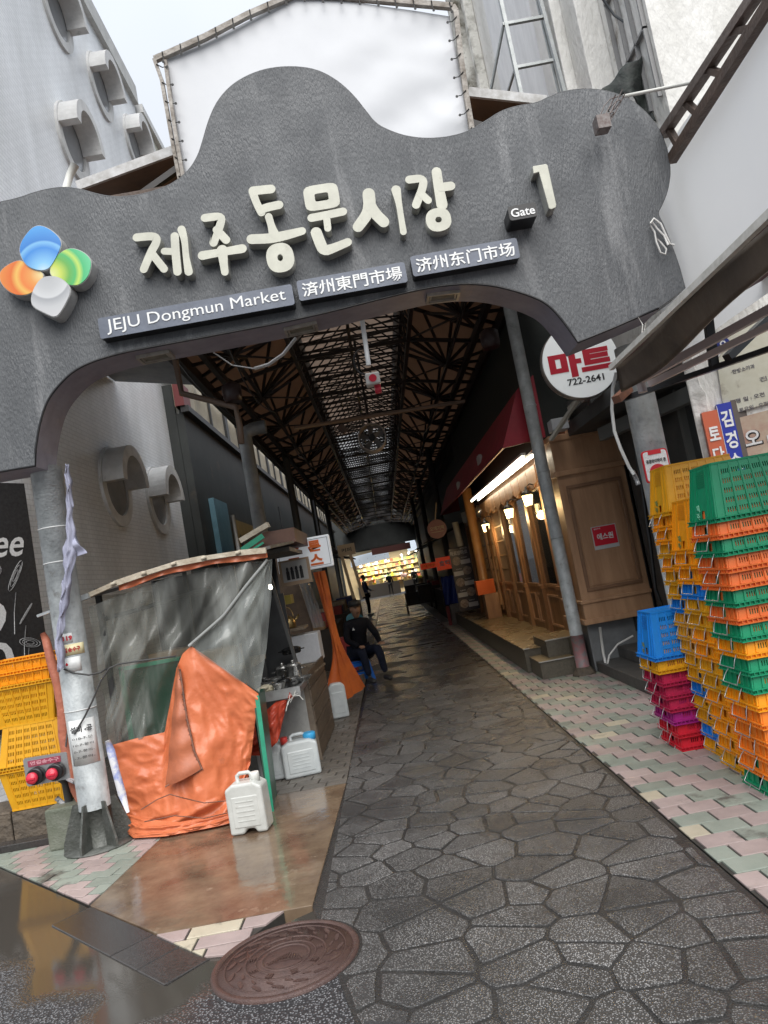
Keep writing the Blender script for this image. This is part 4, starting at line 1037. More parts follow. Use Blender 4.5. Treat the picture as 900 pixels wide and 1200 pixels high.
# orange lower sheet with peaked upper border
ot = [(-2.305, 5.76, 0.652), (-2.086, 5.76, 0.67), (-1.865, 5.75, 0.677), (-1.813, 5.74, 0.818), (-1.692, 5.72, 1.136), (-1.63, 5.72, 1.236), (-1.551, 5.7, 1.282), (-1.333, 5.69, 1.075), (-1.103, 5.68, 0.841)]
ob = [(-2.234, 5.72, 0.04), (-2.121, 5.66, 0.015), (-1.933, 5.56, 0.003), (-1.798, 5.52, -0.008), (-1.668, 5.5, -0.007), (-1.556, 5.5, -0.009), (-1.476, 5.53, -0.01), (-1.368, 5.62, 0.071), (-1.281, 5.74, 0.272)]
def orange_fn():
    q = MB()
    def fn(u, v):
        a = curve_at(ot, u); b = curve_at(ob, u); p = a.lerp(b, v)
        e = 0.15+0.85*math.sin(PI*min(1, v*1.05))
        d = 0.032*e*(1.2*blob(u*2.4, v*1.2, 3.1, 2.0)+0.7*math.sin(11*u+3*v+2*blob(u, v, 1, 2))+0.4*blob(u*8, v*5, 2, 1.5)+0.15*blob(u*20, v*18, 5, 1.5))
        d += 0.016*e*(0.55-2*abs(blob(u*3.2+v*1.1, v*1.5-u, 8, 1.6))) + 0.012*(0.5-2*abs(blob(u*9-v*3, v*6+u*3, 12, 1.3)))
        if v > 0.86: d += 0.03*math.sin((v-0.86)*60+4*u*PI)+0.02*blob(u*14, v*20, 9, 1)
        return p + Vector((0.2*d, -d, 0.1*d))
    q.grid(fn, 110, 70); return q
orange_fn().build('orange_sheet', M_or, st)
# gathered skirt lying on the ground
sk0 = [(-2.224, 5.7, 0.139), (-2.019, 5.58, 0.097), (-1.775, 5.48, 0.067), (-1.525, 5.47, 0.067), (-1.326, 5.56, 0.063)]
sk1 = [(-2.27, 5.72, 0.02), (-2.12, 5.50, 0.01), (-1.86, 5.40, 0.01), (-1.50, 5.40, 0.01), (-1.26, 5.46, 0.01)]
q = MB()
def skirt(u, v):
    p = curve_at(sk0, u).lerp(curve_at(sk1, u), v); d = 0.028*math.sin(PI*v)*(math.sin(14*v+6*u)+blob(u*9, v*5, 2, 1.4)*1.5)
    return p + Vector((0, -abs(d), 0.4*d+0.01))
q.grid(skirt, 80, 26); q.build('orange_skirt', M_or, st)
# turned-back fold with a dark hem
fo = [(-1.672, 5.7, 1.181), (-1.729, 5.66, 0.914), (-1.797, 5.62, 0.617), (-1.864, 5.58, 0.315)]
fi_ = [(-1.652, 5.67, 1.129), (-1.637, 5.6, 0.781), (-1.606, 5.55, 0.536), (-1.568, 5.54, 0.402)]
q = MB(); q.grid(lambda u, v: curve_at(fo, u).lerp(curve_at(fi_, u), v) + Vector((0, -0.05*math.sin(PI*v)*(0.3+u) + 0.012*math.sin(25*u), 0)), 50, 14)
q.build('turned_fold', mat('tarp_reverse', (0.48, 0.15, 0.07), 0.5, (0.38, 0.12, 0.06), 6, bump=1.0, bscale=9), st)
q = MB()
hm = [curve_at(fi_, u/40)+Vector((0, -0.008, 0)) for u in range(41)]
q.tube(hm, 0.008, 6)
q.tube([(-1.565, 5.53, 0.404), (-1.642, 5.52, 0.377), (-1.741, 5.53, 0.368), (-1.858, 5.56, 0.32)], 0.006, 6)
for k in range(0, 41, 1):
    if k % 2 == 0: q.bar(hm[k]+Vector((-0.014, -0.004, 0.002)), hm[k]+Vector((0.010, -0.004, -0.004)), 0.004)
q.build('fold_hem', mat('dark_hem', (0.10, 0.055, 0.04), 0.6, (0.25, 0.10, 0.06), 30), st)
q = MB(); q.grid(lambda u, v: Vector((-1.867, 5.62, 0.292)).lerp(Vector((-1.479, 5.58, 0.042)), u) + Vector((0, 0.05, -0.16*v*math.sin(PI*min(1, u+0.12)))), 16, 6); q.build('dark_gap', mat('gap_shade', (0.09, 0.05, 0.04), 0.7), st)  # dark sheet that paints the shade in the gap below the fold
# stitched seams and creases low on the orange sheet
q = MB()
for pa in ([(-2.031, 5.5, 0.21),(-1.905, 5.5, 0.26),(-1.809, 5.5, 0.279),(-1.728, 5.5, 0.24)], [(-1.718, 5.47, 0.247),(-1.568, 5.47, 0.183),(-1.433, 5.47, 0.171),(-1.323, 5.47, 0.163)], [(-2.001, 5.45, 0.136),(-1.786, 5.45, 0.139),(-1.579, 5.45, 0.083),(-1.362, 5.45, 0.092)]):
    q.tube([Vector(p)+Vector((0, -0.015, 0)) for p in pa], 0.004, 5)
q.build('seam', mat('dark_hem', (0.10, 0.055, 0.04), 0.6), st)
# corner flap of clear plastic above the orange peak
fa = [(-0.868, 5.7, 1.821),(-1.054, 5.7, 1.663),(-1.272, 5.7, 1.46),(-1.564, 5.7, 1.285)]; fb = [(-0.833, 5.69, 1.821),(-0.889, 5.69, 1.535),(-0.991, 5.69, 1.161),(-1.097, 5.69, 0.845)]
q = MB(); q.grid(lambda u, v: curve_at(fa, u).lerp(curve_at(fb, u), v) + Vector((0, -0.03*math.sin(PI*v)*u - 0.02*math.sin(v*14+5*u)*u - 0.02*blob(u*4, v*6, 4, 1.3), 0)), 50, 40)
q.build('clear_flap', clear_mat('thick_clear_plastic', (0.36, 0.38, 0.36), 0.50), st)
q = MB(); q.tube([p+Vector((0, -0.015, 0)) for p in [curve_at(fa, u/20) for u in range(21)]], 0.013, 6); q.build('flap_edge', mat('grey_plastic_edge', (0.28, 0.29, 0.28), 0.3), st)
# roof beam, batten and orange valance
M_wood = mat('weathered_wood', (0.30, 0.24, 0.17), 0.7, (0.16, 0.12, 0.085), 5, stretch=(1, 1, 1), detail=9, bump=0.8, bscale=30)
M_pwood = mat('pale_timber', (0.55, 0.50, 0.40), 0.65, (0.36, 0.30, 0.22), 9, detail=9, bump=0.6, bscale=40)
bm_ = [(-2.281, 5.7, 1.795),(-2.048, 5.7, 1.852),(-1.811, 5.7, 1.888),(-1.575, 5.7, 1.918),(-1.342, 5.7, 1.921),(-1.078, 5.7, 1.913),(-0.869, 5.7, 1.895)]
q = MB()
for i in range(len(bm_)-1): q.bar(bm_[i], bm_[i+1], 0.05, 0.035+0.008*(i % 2))
for i in range(1, len(bm_)-1): q.tube([Vector(bm_[i])+Vector((-0.02, -0.03, 0)), Vector(bm_[i])+Vector((0.02, -0.03, 0.004))], 0.014, 6)
q.build('roof_beam', M_pwood, st)
q = MB(); q.bar((-2.38, 5.66, 1.769), (-2.245, 5.66, 1.797), 0.05, 0.04); q.bar((-2.668, 5.7, 1.715), (-2.389, 5.68, 1.763), 0.022, 0.02); q.build('beam_end', M_galv, st)
q = MB(); q.grid(lambda u, v: curve_at(bm_, 0.18+0.82*u) + Vector((0, 0.015-0.012*math.sin(u*50)*v, -0.02-(0.04+0.006*math.sin(u*17))*v)), 60, 4); q.build('orange_valance', M_or, st)
# roof sheet and frame posts, counter inside
q = MB(); q.add([(-2.32, 5.74, 1.80), (-0.84, 5.74, 1.93), (-0.80, 7.0, 2.02), (-2.32, 7.4, 2.0), (-2.32, 5.74, 1.775), (-0.84, 5.74, 1.905), (-0.80, 7.0, 1.995), (-2.32, 7.4, 1.975)], [(0,1,2,3), (7,6,5,4), (0,4,5,1), (1,5,6,2), (2,6,7,3), (3,7,4,0)])
q.build('roof_sheet', mat('dark_roof_sheet', (0.06, 0.058, 0.055), 0.6, (0.10, 0.09, 0.08), 9), st)
q = MB()
for x, y in ((-2.25, 5.86), (-1.24, 6.15), (-1.30, 7.2), (-2.25, 7.3)): q = MB(); q.bar((x, y, 0), (x, y, 1.85), 0.04); q.build('frame_post', mat('dark_frame', (0.05, 0.05, 0.05), 0.5), st)
M_gb = mat('green_board', (0.03, 0.10, 0.065), 0.35, (0.02, 0.07, 0.045), 5); M_ge = mat('green_edge', (0.03, 0.30, 0.18), 0.35, (0.02, 0.22, 0.13), 7)
q = MB(); q.box((-2.17, 5.90, 0.55), (-1.70, 5.93, 1.18)); g1 = q.build('green_panel', M_gb, st)
q = MB()
for a, b in (((-2.19, 5.885, 0.53), (-2.15, 5.90, 1.20)), ((-2.19, 5.885, 1.18), (-1.68, 5.90, 1.21)), ((-1.71, 5.885, 0.53), (-1.68, 5.90, 1.20))): q.box(a, b)
q.build('edge_strip', M_ge, g1)
q = MB(); q.grid(lambda u, v: (-2.3+1.25*u, 7.38+0.03*math.sin(17*u), 0.05+1.85*v), 20, 4); q.build('interior_shade_sheet', mat('interior_shade_sheet', (0.035, 0.033, 0.03), 0.5, (0.02, 0.019, 0.018), 3), st, solid=0.004)  # added dark sheet standing in for the shade inside the stall
q = MB(); q.grid(lambda u, v: (-2.31+0.02*math.sin(15*u), 5.95+1.4*u, 0.05+1.75*v), 20, 4); q.build('side_sheet', M_clear, st)
# the green side board standing at the right end, its edge bright green
e0 = (-1.121, 5.7, 0.828); e1 = (-1.125, 5.60, 0.0)
q = MB(); q.add([e0, e1, (-1.16, 6.05, 0.0), (-1.12, 6.05, e0[2]), (e0[0]-0.03, e0[1]-0.004, e0[2]), (-1.155, 5.596, 0), (-1.19, 6.05, 0), (-1.15, 6.05, e0[2])], [(0,1,2,3), (7,6,5,4), (0,4,5,1), (2,6,7,3), (0,3,7,4)]); g2 = q.build('green_panel', M_gb, st)
q = MB(); q.bar(Vector(e0)+Vector((0.002, -0.01, 0)), (-1.128, 5.585, 0.0), 0.032, 0.012, up=(0, 1, 0)); q.build('edge_strip', M_ge, g2)
# goods seen dimly through the sheet
M_card = mat('cardboard', (0.32, 0.22, 0.13), 0.8, (0.24, 0.16, 0.09), 8)
def small_box(name, label, lo, hi, m, cat='box', bev=0.004, grp=None):
    q = MB(); q.box(lo, hi); return tag(q.build(name, m, bevel=bev), label, cat, grp)
q = MB(); q.box((-2.15, 6.2, 1.0), (-1.2, 6.8, 1.04)); q.build('shelf', M_wood, st)
small_box('cardboard_box', 'brown cardboard box dimly seen through the clear sheet at left', (-2.05, 6.2, 1.045), (-1.72, 6.5, 1.25), M_card)
small_box('cardboard_box', 'low cardboard box dimly seen through the clear sheet above the green panel', (-1.66, 6.22, 1.045), (-1.33, 6.5, 1.19), mat('cardboard_pale', (0.42, 0.33, 0.22), 0.8, (0.3, 0.22, 0.14), 8))
q = MB(); q.tube([(-2.3, 5.95, 1.60), (-1.9, 6.0, 1.64), (-1.4, 6.0, 1.7)], 0.02, 6); q.build('rail', mat('dark_frame', (0.05, 0.05, 0.05), 0.5), st)

# ---------------------------------------------------------------- jerrycans
M_can = mat('milky_plastic', (0.62, 0.66, 0.66), 0.35, (0.5, 0.54, 0.55), 6, bump=0.2, bscale=12); M_canw = mat('white_plastic', (0.58, 0.59, 0.56), 0.35, (0.48, 0.49, 0.46), 7, bump=0.3, bscale=14, spots=((0.36, 0.35, 0.30), 10, 0.60))
def jerrycan(label, loc, rz, wx, dy, h, m, caps, handle=True, notch=False):
    t = thing('jerrycan', label, 'jerrycan', loc, rot=(0, 0, rz))
    q = MB()
    pr = [(-wx/2, 0.0), (wx/2, 0.0), (wx/2, h*0.86), (wx*0.30, h*0.97), (-wx*0.30, h*0.97), (-wx/2, h*0.86)]
    if notch: pr = [(-wx/2, 0), (-wx*0.12, 0), (-wx*0.06, h*0.09), (wx*0.16, h*0.09), (wx*0.22, 0), (wx/2, 0.0), (wx/2, h*0.86), (wx*0.30, h*0.95), (-wx*0.30, h*0.95), (-wx/2, h*0.86)]
    q.prism(pr, -dy/2, dy/2, 'y'); q.build('body', m, t, loc=(0, 0, 0), bevel=0.022, seg=3)
    q = MB(); q.prism([(-wx*0.36, h*0.13), (wx*0.36, h*0.13), (wx*0.36, h*0.72), (-wx*0.36, h*0.72)], -dy/2-0.004, -dy/2+0.01, 'y')
    p_ = q.build('side_panel', m, t, loc=(0, 0, 0), bevel=0.01)
    q = MB()
    for k in range(5): q.box((-wx*0.24, -dy/2-0.0065, h*(0.25+0.09*k)), (wx*0.24, -dy/2-0.003, h*(0.25+0.09*k)+0.006))
    q.build('embossing', m, p_, loc=(0, 0, 0))
    if handle:
        q = MB(); q.tube([(-wx*0.20, 0, h*0.92), (-wx*0.20, 0, h*1.06), (-wx*0.12, 0, h*1.10), (wx*0.12, 0, h*1.10), (wx*0.18, 0, h*1.06), (wx*0.18, 0, h*0.92)], 0.014, 8); q.build('handle', m, t, loc=(0, 0, 0))
    for cx, r, cm in caps:
        q = MB(); q.lathe([(r, h*0.90), (r, h*1.07), (r*0.9, h*1.09)], (cx*wx, 0, 0), 20); q.build('cap', cm, t, loc=(0, 0, 0))
    return t
M_bcap = mat('blue_cap', (0.05, 0.38, 0.72), 0.35); M_rcap = mat('red_cap_plastic', (0.6, 0.05, 0.04), 0.35); M_wcap = mat('white_cap', (0.7, 0.7, 0.66), 0.4); M_gcap = mat('green_cap', (0.03, 0.4, 0.15), 0.4)
jerrycan('white jerrycan standing on the wet apron in front of the green board edge', (-1.205, 5.235, 0.003), R(-6), 0.26, 0.17, 0.35, M_canw, ((0.28, 0.032, M_wcap),), notch=True)
jerrycan('milky jerrycan with one red and one blue cap standing under the stall counter', (-0.995, 6.50, 0.003), R(8), 0.31, 0.2, 0.31, M_can, ((-0.38, 0.032, M_rcap), (0.32, 0.055, M_bcap)))
jerrycan('milky jerrycan half hidden behind the red plastic bag and the green edge', (-1.25, 6.55, 0.003), R(0), 0.22, 0.2, 0.32, M_can, ())
jerrycan('narrow milky jerrycan with a green cap beside the far orange tarp', (-0.83, 8.95, 0.003), R(10), 0.2, 0.3, 0.42, M_can, ((0.1, 0.035, M_gcap),), handle=False)

# ---------------------------------------------------------------- cooking stall behind with counter, pots and plank screen
ck = thing('cooking_stall', 'cooking stall with metal counter, dark back panel and plank side behind the tarped stall', 'market stall', (-1.4, 7.2, 0))
M_tin = mat('stainless', (0.55, 0.55, 0.54), 0.22, (0.4, 0.4, 0.39), 20, metal=0.85); M_tray = mat('counter_steel', (0.42, 0.43, 0.43), 0.3, (0.3, 0.3, 0.3), 12, metal=0.5)
q = MB(); q.box((-1.75, 6.28, 0.70), (-0.88, 7.1, 0.74)); q.box((-1.75, 6.26, 0.69), (-0.87, 6.285, 0.77)); q.box((-0.885, 6.28, 0.74), (-0.87, 6.95, 0.76)); q.build('counter', M_tray, ck)
q = MB(); q.box((-1.72, 6.9, 0.0), (-0.93, 6.93, 0.68)); q.build('white_board', mat('dirty_white_board', (0.42, 0.42, 0.40), 0.5, (0.28, 0.28, 0.27), 5, spots=((0.15, 0.14, 0.12), 4, 0.6)), ck)
q = MB(); q.box((-1.9, 7.3, 0.74), (-1.02, 7.34, 1.55)); q.build('back_panel', mat('blackened_steel', (0.02, 0.021, 0.023), 0.4, (0.035, 0.037, 0.04), 6), ck)
for xa, ya, xb, za in ((-1.30, 6.32, -1.42, 1.95), (-0.93, 6.9, -1.10, 2.0), (-1.70, 6.35, -1.70, 1.9)):
    q = MB(); q.bar((xa, ya, 0.74), (xb, ya+0.05, za), 0.03); q.build('post', mat('dark_frame', (0.05, 0.05, 0.05), 0.5), ck)
q = MB(); q.box((-1.75, 7.0, 1.93), (-0.85, 8.1, 1.97)); q.build('canopy', mat('dark_roof_sheet', (0.06, 0.058, 0.055), 0.6), ck)
# wooden fascia box above
q = MB(); q.box((-1.30, 7.2, 2.02), (-0.80, 8.4, 2.16)); q.build('fascia', mat('reddish_timber', (0.15, 0.075, 0.05), 0.6, (0.10, 0.05, 0.035), 7), ck)
q = MB(); q.bar((-1.32, 7.18, 2.12), (-1.02, 7.1, 2.22), 0.05, 0.05); q.build('fascia_batten', M_pwood, ck)
q = MB(); q.bar((-1.30, 7.05, 2.02), (-1.08, 7.05, 2.12), 0.02, 0.05); q.bar((-1.30, 7.0, 1.96), (-1.08, 7.0, 2.05), 0.02, 0.02); q.build('green_trim', M_ge, ck)
# plank side
M_plank = mat('wet_plank', (0.13, 0.095, 0.065), 0.55, (0.075, 0.055, 0.04), 6, stretch=(1, 0.5, 5), detail=9, bump=0.7, bscale=25, vary=0.2)
for k in range(5):
    q = MB(); z0 = 0.015+k*0.158
    q.add([(-0.89, 6.95, z0), (-0.87, 6.95, z0), (-0.85, 8.35, z0), (-0.87, 8.35, z0), (-0.89, 6.95, z0+0.146), (-0.87, 6.95, z0+0.146), (-0.85, 8.35, z0+0.146), (-0.87, 8.35, z0+0.146)], [(0,3,2,1), (4,5,6,7), (0,1,5,4), (1,2,6,5), (2,3,7,6), (3,0,4,7)])
    q.build('plank', M_plank, ck, bevel=0.003)
q = MB(); q.bar((-0.90, 6.93, 0), (-0.93, 6.93, 0.76), 0.07, 0.03, up=(0, 1, 0)); q.build('corner_post', mat('pale_wet_timber', (0.20, 0.16, 0.12), 0.6, (0.13, 0.10, 0.075), 12), ck)
q = MB(); q.bar((-0.90, 7.02, 0.74), (-0.86, 8.35, 0.70), 0.05, 0.02); q.build('top_rail', M_wood, ck)
q = MB(); q.box((-1.2, 8.5, 0.0), (-0.88, 8.53, 0.9)); q.build('grey_end_board', mat('grey_board', (0.22, 0.21, 0.20), 0.6, (0.15, 0.145, 0.14), 9), ck)
# pots and pans
def pot(label, x, y, z, r, h, m, lid=True, knob=True, nm='cooking_pot', handle=True):
    t = thing(nm, label, 'pot', (x, y, z))
    q = MB(); q.lathe([(r*0.92, 0), (r, 0.01), (r, h), (r*1.05, h), (r*1.05, h+0.006)], n=20); q.build('body', m, t, loc=(0, 0, 0))
    if lid:
        q = MB(); q.lathe([(r*1.03, h+0.006), (r*0.7, h+0.02), (0.012, h+0.028)], n=20)
        if knob: q.lathe([(0.012, h+0.026), (0.018, h+0.045), (0.01, h+0.05)], n=10)
        q.build('lid', m, t, loc=(0, 0, 0))
    if handle:
        q = MB()
        for s_ in (-1, 1): q.tube([(s_*r, -0.025, h*0.75), (s_*(r+0.03), -0.02, h*0.78), (s_*(r+0.03), 0.02, h*0.78), (s_*r, 0.025, h*0.75)], 0.004, 6)
        q.build('handle', m, t, loc=(0, 0, 0))
    return t
pot('steel pot with lid at the left end of the counter', -1.33, 6.75, 0.74, 0.085, 0.12, M_tin)
pot('small black pot near the front corner of the counter', -1.02, 6.45, 0.74, 0.065, 0.07, mat('black_enamel', (0.012, 0.012, 0.013), 0.2))
pot('tall shiny steel pot on the counter beside the leaning post', -0.98, 6.85, 0.74, 0.07, 0.15, M_tin)
pot('second tall steel pot at the back right of the counter', -1.10, 6.98, 0.74, 0.07, 0.13, M_tin)
pot('low steel pan behind the dough plate', -1.22, 6.58, 0.74, 0.10, 0.05, M_tin, knob=False)
pot('blackened frying pan with lid at the back of the counter', -1.0, 7.05, 0.98, 0.09, 0.04, mat('black_enamel', (0.012, 0.012, 0.013), 0.2))
for k, (x, y, lb_) in enumerate(((-0.90, 6.72, 'steel bowl tipped at the outer edge of the counter'), (-1.45, 6.45, 'steel bowl half behind the plastic flap on the counter'), (-1.30, 6.48, 'wide steel bowl in the middle of the counter'))):
    q = MB(); q.lathe([(0.03, 0), (0.06, 0.015), (0.09, 0.05), (0.092, 0.052), (0.085, 0.05), (0.05, 0.012), (0.001, 0.008)], n=20)
    o = q.build('steel_bowl', M_tin); o.location = (x, y, 0.742); tag(o, lb_, 'bowl')
dg_ = thing('dough_plate', 'plate heaped with pale dough rings at the front of the counter', 'plate of dough', (-1.17, 6.38, 0.745))
q = MB(); q.lathe([(0.05, 0), (0.10, 0.012), (0.105, 0.016), (0.05, 0.008)], n=20); q.build('plate', M_tin, dg_, loc=(0, 0, 0))
for k in range(7):
    a = 2*PI*k/7; rr = 0.045 if k < 6 else 0
    q = MB(); q.tube([(rr*math.cos(a)+0.028*math.cos(b), rr*math.sin(a)*0.9+0.028*math.sin(b), 0.03+0.012*(k % 3)) for b in [2*PI*j/10 for j in range(11)]], 0.013, 8, cap=False); q.build('dough_ring', mat('dough', (0.55, 0.50, 0.38), 0.6), dg_, loc=(0, 0, 0))
# red plastic bag tied at the counter corner
q = MB()
tb = [(-1.52, 6.33, 0.52), (-1.42, 6.3, 0.50), (-1.25, 6.30, 0.58), (-1.08, 6.28, 0.68), (-0.93, 6.25, 0.68)]
bb = [(-1.40, 6.3, 0.30), (-1.37, 6.27, 0.28), (-1.25, 6.26, 0.27), (-1.12, 6.27, 0.36), (-0.96, 6.25, 0.74)]
q.grid(lambda u, v: curve_at(tb, u).lerp(curve_at(bb, u), v) + Vector((0, -0.05*math.sin(PI*v)*math.sin(PI*u) - 0.012*math.sin(30*u+8*v)-0.02*blob(u*6, v*6, 7, 1.3), 0)), 44, 24)
tag(q.build('red_bag', mat('red_plastic_bag', (0.50, 0.07, 0.035), 0.22, (0.40, 0.05, 0.03), 5, bump=0.8, bscale=14)), 'crumpled red plastic sheet tied to the corner of the metal counter', 'plastic bag')
q = MB()
for k in range(6): q.tube([(-0.93, 6.24, 0.70), (-0.93+0.05*math.cos(k), 6.22, 0.70+0.05*math.sin(k*1.3)), (-0.93+0.08*math.cos(k+0.3), 6.22, 0.66+0.07*math.sin(k*1.7))], 0.003, 4)
tag(q.build('string_knot', mat('white_string', (0.7, 0.7, 0.66), 0.7)), 'frayed white string knotted at the corner of the counter', 'string')
# shelf with kettle, styrofoam box
ks = small_box('wall_shelf', 'small timber shelf carrying the brass kettle behind the counter', (-1.45, 8.2, 1.12), (-0.98, 8.6, 1.15), M_wood, 'shelf')
kt = thing('kettle', 'dull brass kettle with hoop handle on the shelf behind the counter', 'kettle', (-1.16, 8.3, 1.152))
M_brass = mat('dull_brass', (0.42, 0.30, 0.12), 0.3, (0.28, 0.19, 0.08), 12, metal=0.8)
q = MB(); q.lathe([(0.075, 0), (0.085, 0.02), (0.083, 0.09), (0.05, 0.13), (0.02, 0.14), (0.012, 0.155)], n=20); q.build('body', M_brass, kt, loc=(0, 0, 0))
q = MB(); q.tube([(0.06, 0, 0.07), (0.11, 0, 0.11), (0.13, 0, 0.14)], [0.02, 0.014, 0.010], 8); q.build('spout', M_brass, kt, loc=(0, 0, 0))
q = MB(); q.tube([(-0.06*math.cos(a)*1.15, 0, 0.12+0.12*math.sin(a)) for a in [PI*j/12 for j in range(13)]], 0.005, 6); q.build('handle', M_brass, kt, loc=(0, 0, 0))
small_box('styrofoam_box', 'white styrofoam box on the counter end behind the planks', (-1.28, 8.30, 0.74), (-0.86, 8.65, 1.06), mat('styrofoam', (0.62, 0.63, 0.65), 0.7, (0.55, 0.56, 0.58), 30), 'box', 0.012)
small_box('back_table', 'timber table carrying the styrofoam box beside the planks', (-1.55, 8.2, 0.0), (-0.9, 8.7, 0.738), M_wood, 'table')
small_box('yellow_bin', 'dull yellow plastic bin behind the leaning post of the cooking stall', (-1.38, 8.25, 1.42), (-1.08, 8.5, 1.52), mat('dull_yellow', (0.35, 0.27, 0.05), 0.5), 'bin')
bulb = thing('bulb', 'small bare bulb glowing under the stall roof', 'light bulb', (-1.024, 6.6, 1.615))
q = MB(); q.lathe([(0.012, 0.03), (0.018, 0.0), (0.012, -0.012), (0.002, -0.016)], n=12); q.build('glass', mat('bulb_glow', (1, 1, 1), 0.4, emit=(1, 0.9, 0.7), estr=6), bulb, loc=(0, 0, 0))
q = MB(); q.tube([(0, 0, 0.03), (0, 0, 0.20)], 0.003, 4); q.build('cable', M_black, bulb, loc=(0, 0, 0))
for k, (x, y, r_, lb_) in enumerate(((-1.42, 6.62, 0.10, 'dented steel bowl at the back left of the counter'), (-0.98, 6.60, 0.085, 'steel bowl between the black pot and the tall pots'), (-1.16, 6.80, 0.095, 'large steel bowl in front of the second tall pot'), (-1.05, 6.33, 0.06, 'little steel bowl beside the dough plate'))):
    q = MB(); q.lathe([(r_*0.4, 0), (r_*0.7, 0.02), (r_, 0.07), (r_*1.04, 0.073), (r_*0.94, 0.07), (r_*0.6, 0.018), (0.001, 0.012)], n=20)
    o = q.build('steel_bowl', M_tin); o.location = (x, y, 0.742); tag(o, lb_, 'bowl')
pot('broad steel stock pot at the back of the counter beside the post', -1.50, 6.85, 0.74, 0.11, 0.17, M_tin)
# wall behind the two stalls
q = MB(); q.box((-2.6, 8.8, 0), (-1.5, 8.9, 1.9)); tag(q.build('stall_partition', mat('brown_partition', (0.10, 0.06, 0.045), 0.7, (0.06, 0.04, 0.03), 4)), 'dark brown plywood partition closing the back of the cooking stall', 'partition')

# ---------------------------------------------------------------- juice sign, framed print, far orange tarp
js = thing('juice_sign', 'white box sign with orange Korean letters for juice hanging over the stalls at left', 'sign', (-0.863, 8.4, 1.923))
q = MB(); q.box((-0.31, -0.05, -0.17), (0.31, 0.05, 0.19)); q.build('case', mat('sign_white', (0.72, 0.74, 0.76), 0.35, emit=(0.8, 0.85, 0.9), estr=0.12), js, loc=(0, 0, 0), bevel=0.015)
q = MB()
for a, b in (((-0.285, -0.055, -0.145), (0.285, -0.052, -0.14)), ((-0.285, -0.055, 0.16), (0.285, -0.052, 0.165)), ((-0.285, -0.055, -0.14), (-0.28, -0.052, 0.16)), ((0.28, -0.055, -0.14), (0.285, -0.052, 0.16))): q.box(a, b)
q.build('border', mat('grey_line', (0.2, 0.2, 0.22), 0.5), js, loc=(0, 0, 0))
M_orp = mat('orange_print', (0.80, 0.16, 0.02), 0.4)
for ch, x, z in (('바', -0.12, 0.085), ('른', 0.13, 0.085), ('쥬', -0.12, -0.07), ('스', 0.13, -0.07)):
    local_text(ch, M_orp, js, (x, -0.056, z), 0.145, 0.125, bold=0.045)
q = MB(); q.bar((-0.2, 0, 0.19), (-0.2, 0, 0.6), 0.015); q.bar((0.2, 0, 0.19), (0.2, 0, 0.6), 0.015); q.build('bracket', M_black, js, loc=(0, 0, 0))
fp = thing('framed_print', 'small framed black and white print under the juice sign', 'picture', (-0.975, 8.2, 1.757))
q = MB(); q.box((-0.17, -0.015, -0.14), (0.17, 0.015, 0.14)); q.build('frame', mat('tan_frame', (0.40, 0.28, 0.18), 0.5), fp, loc=(0, 0, 0))
q = MB(); q.box((-0.14, -0.020, -0.10), (0.14, -0.016, 0.12)); q.build('print', mat('print_paper', (0.45, 0.44, 0.42), 0.5), fp, loc=(0, 0, 0))
q = MB()
for x in (-0.08, -0.03, 0.02, 0.07): q.lathe([(0.012, 0), (0.016, 0.03), (0.008, 0.05)], (x, -0.022, 0.01), 8); q.box((x-0.018, -0.024, -0.08), (x+0.018, -0.021, 0.015))
q.build('figures', M_ink, fp, loc=(0, 0, 0))
ft_t = [(-0.871, 8.6, 1.719), (-0.779, 8.7, 1.723), (-0.666, 8.8, 1.723)]
ft_b = [(-0.855, 8.9, 0.229), (-0.743, 8.9, 0.169), (-0.539, 9.2, 0.226)]
q = MB()
def ft(u, v):
    a = curve_at(ft_t, u); b = curve_at(ft_b, u); p = a.lerp(b, v)
    k = 1-0.55*math.sin(PI*min(1, v*1.1))**2
    c_ = curve_at(ft_t, 0.5).lerp(curve_at(ft_b, 0.5), v)
    p = c_ + (p-c_)*k*(0.55 if v < 0.55 else 0.55+0.9*(v-0.55)/0.45)
    return p + Vector((0.02*math.sin(20*u+4*v), -0.03*math.sin(16*u+3*v), 0))
q.grid(ft, 30, 60)
tag(q.build('hanging_tarp', mat('bright_orange_tarp', (0.66, 0.16, 0.03), 0.45, (0.50, 0.11, 0.03), 4, bump=0.8, bscale=8)), 'orange tarp gathered and hanging down behind the juice sign, spreading on the ground', 'tarp')
q = MB(); q.grid(lambda u, v: Vector((-0.975, 8.9, 1.656)).lerp(Vector((-0.89, 8.9, 1.076)), v)+Vector((0.14*(u-0.5), 0.02*math.sin(u*15), 0)), 14, 14)
tag(q.build('clear_curtain', clear_mat('grey_curtain', (0.4, 0.4, 0.4), 0.5)), 'creased clear plastic curtain hanging under the juice sign', 'curtain')
q = MB(); q.box((-1.30, 9.0, 0.75), (-0.98, 9.04, 2.05), 0); tag(q.build('brown_curtain', mat('brown_cloth', (0.13, 0.09, 0.06), 0.8, (0.08, 0.055, 0.04), 6, bump=1.5, bscale=5)), 'brown cloth screen beside the hanging orange tarp', 'screen')

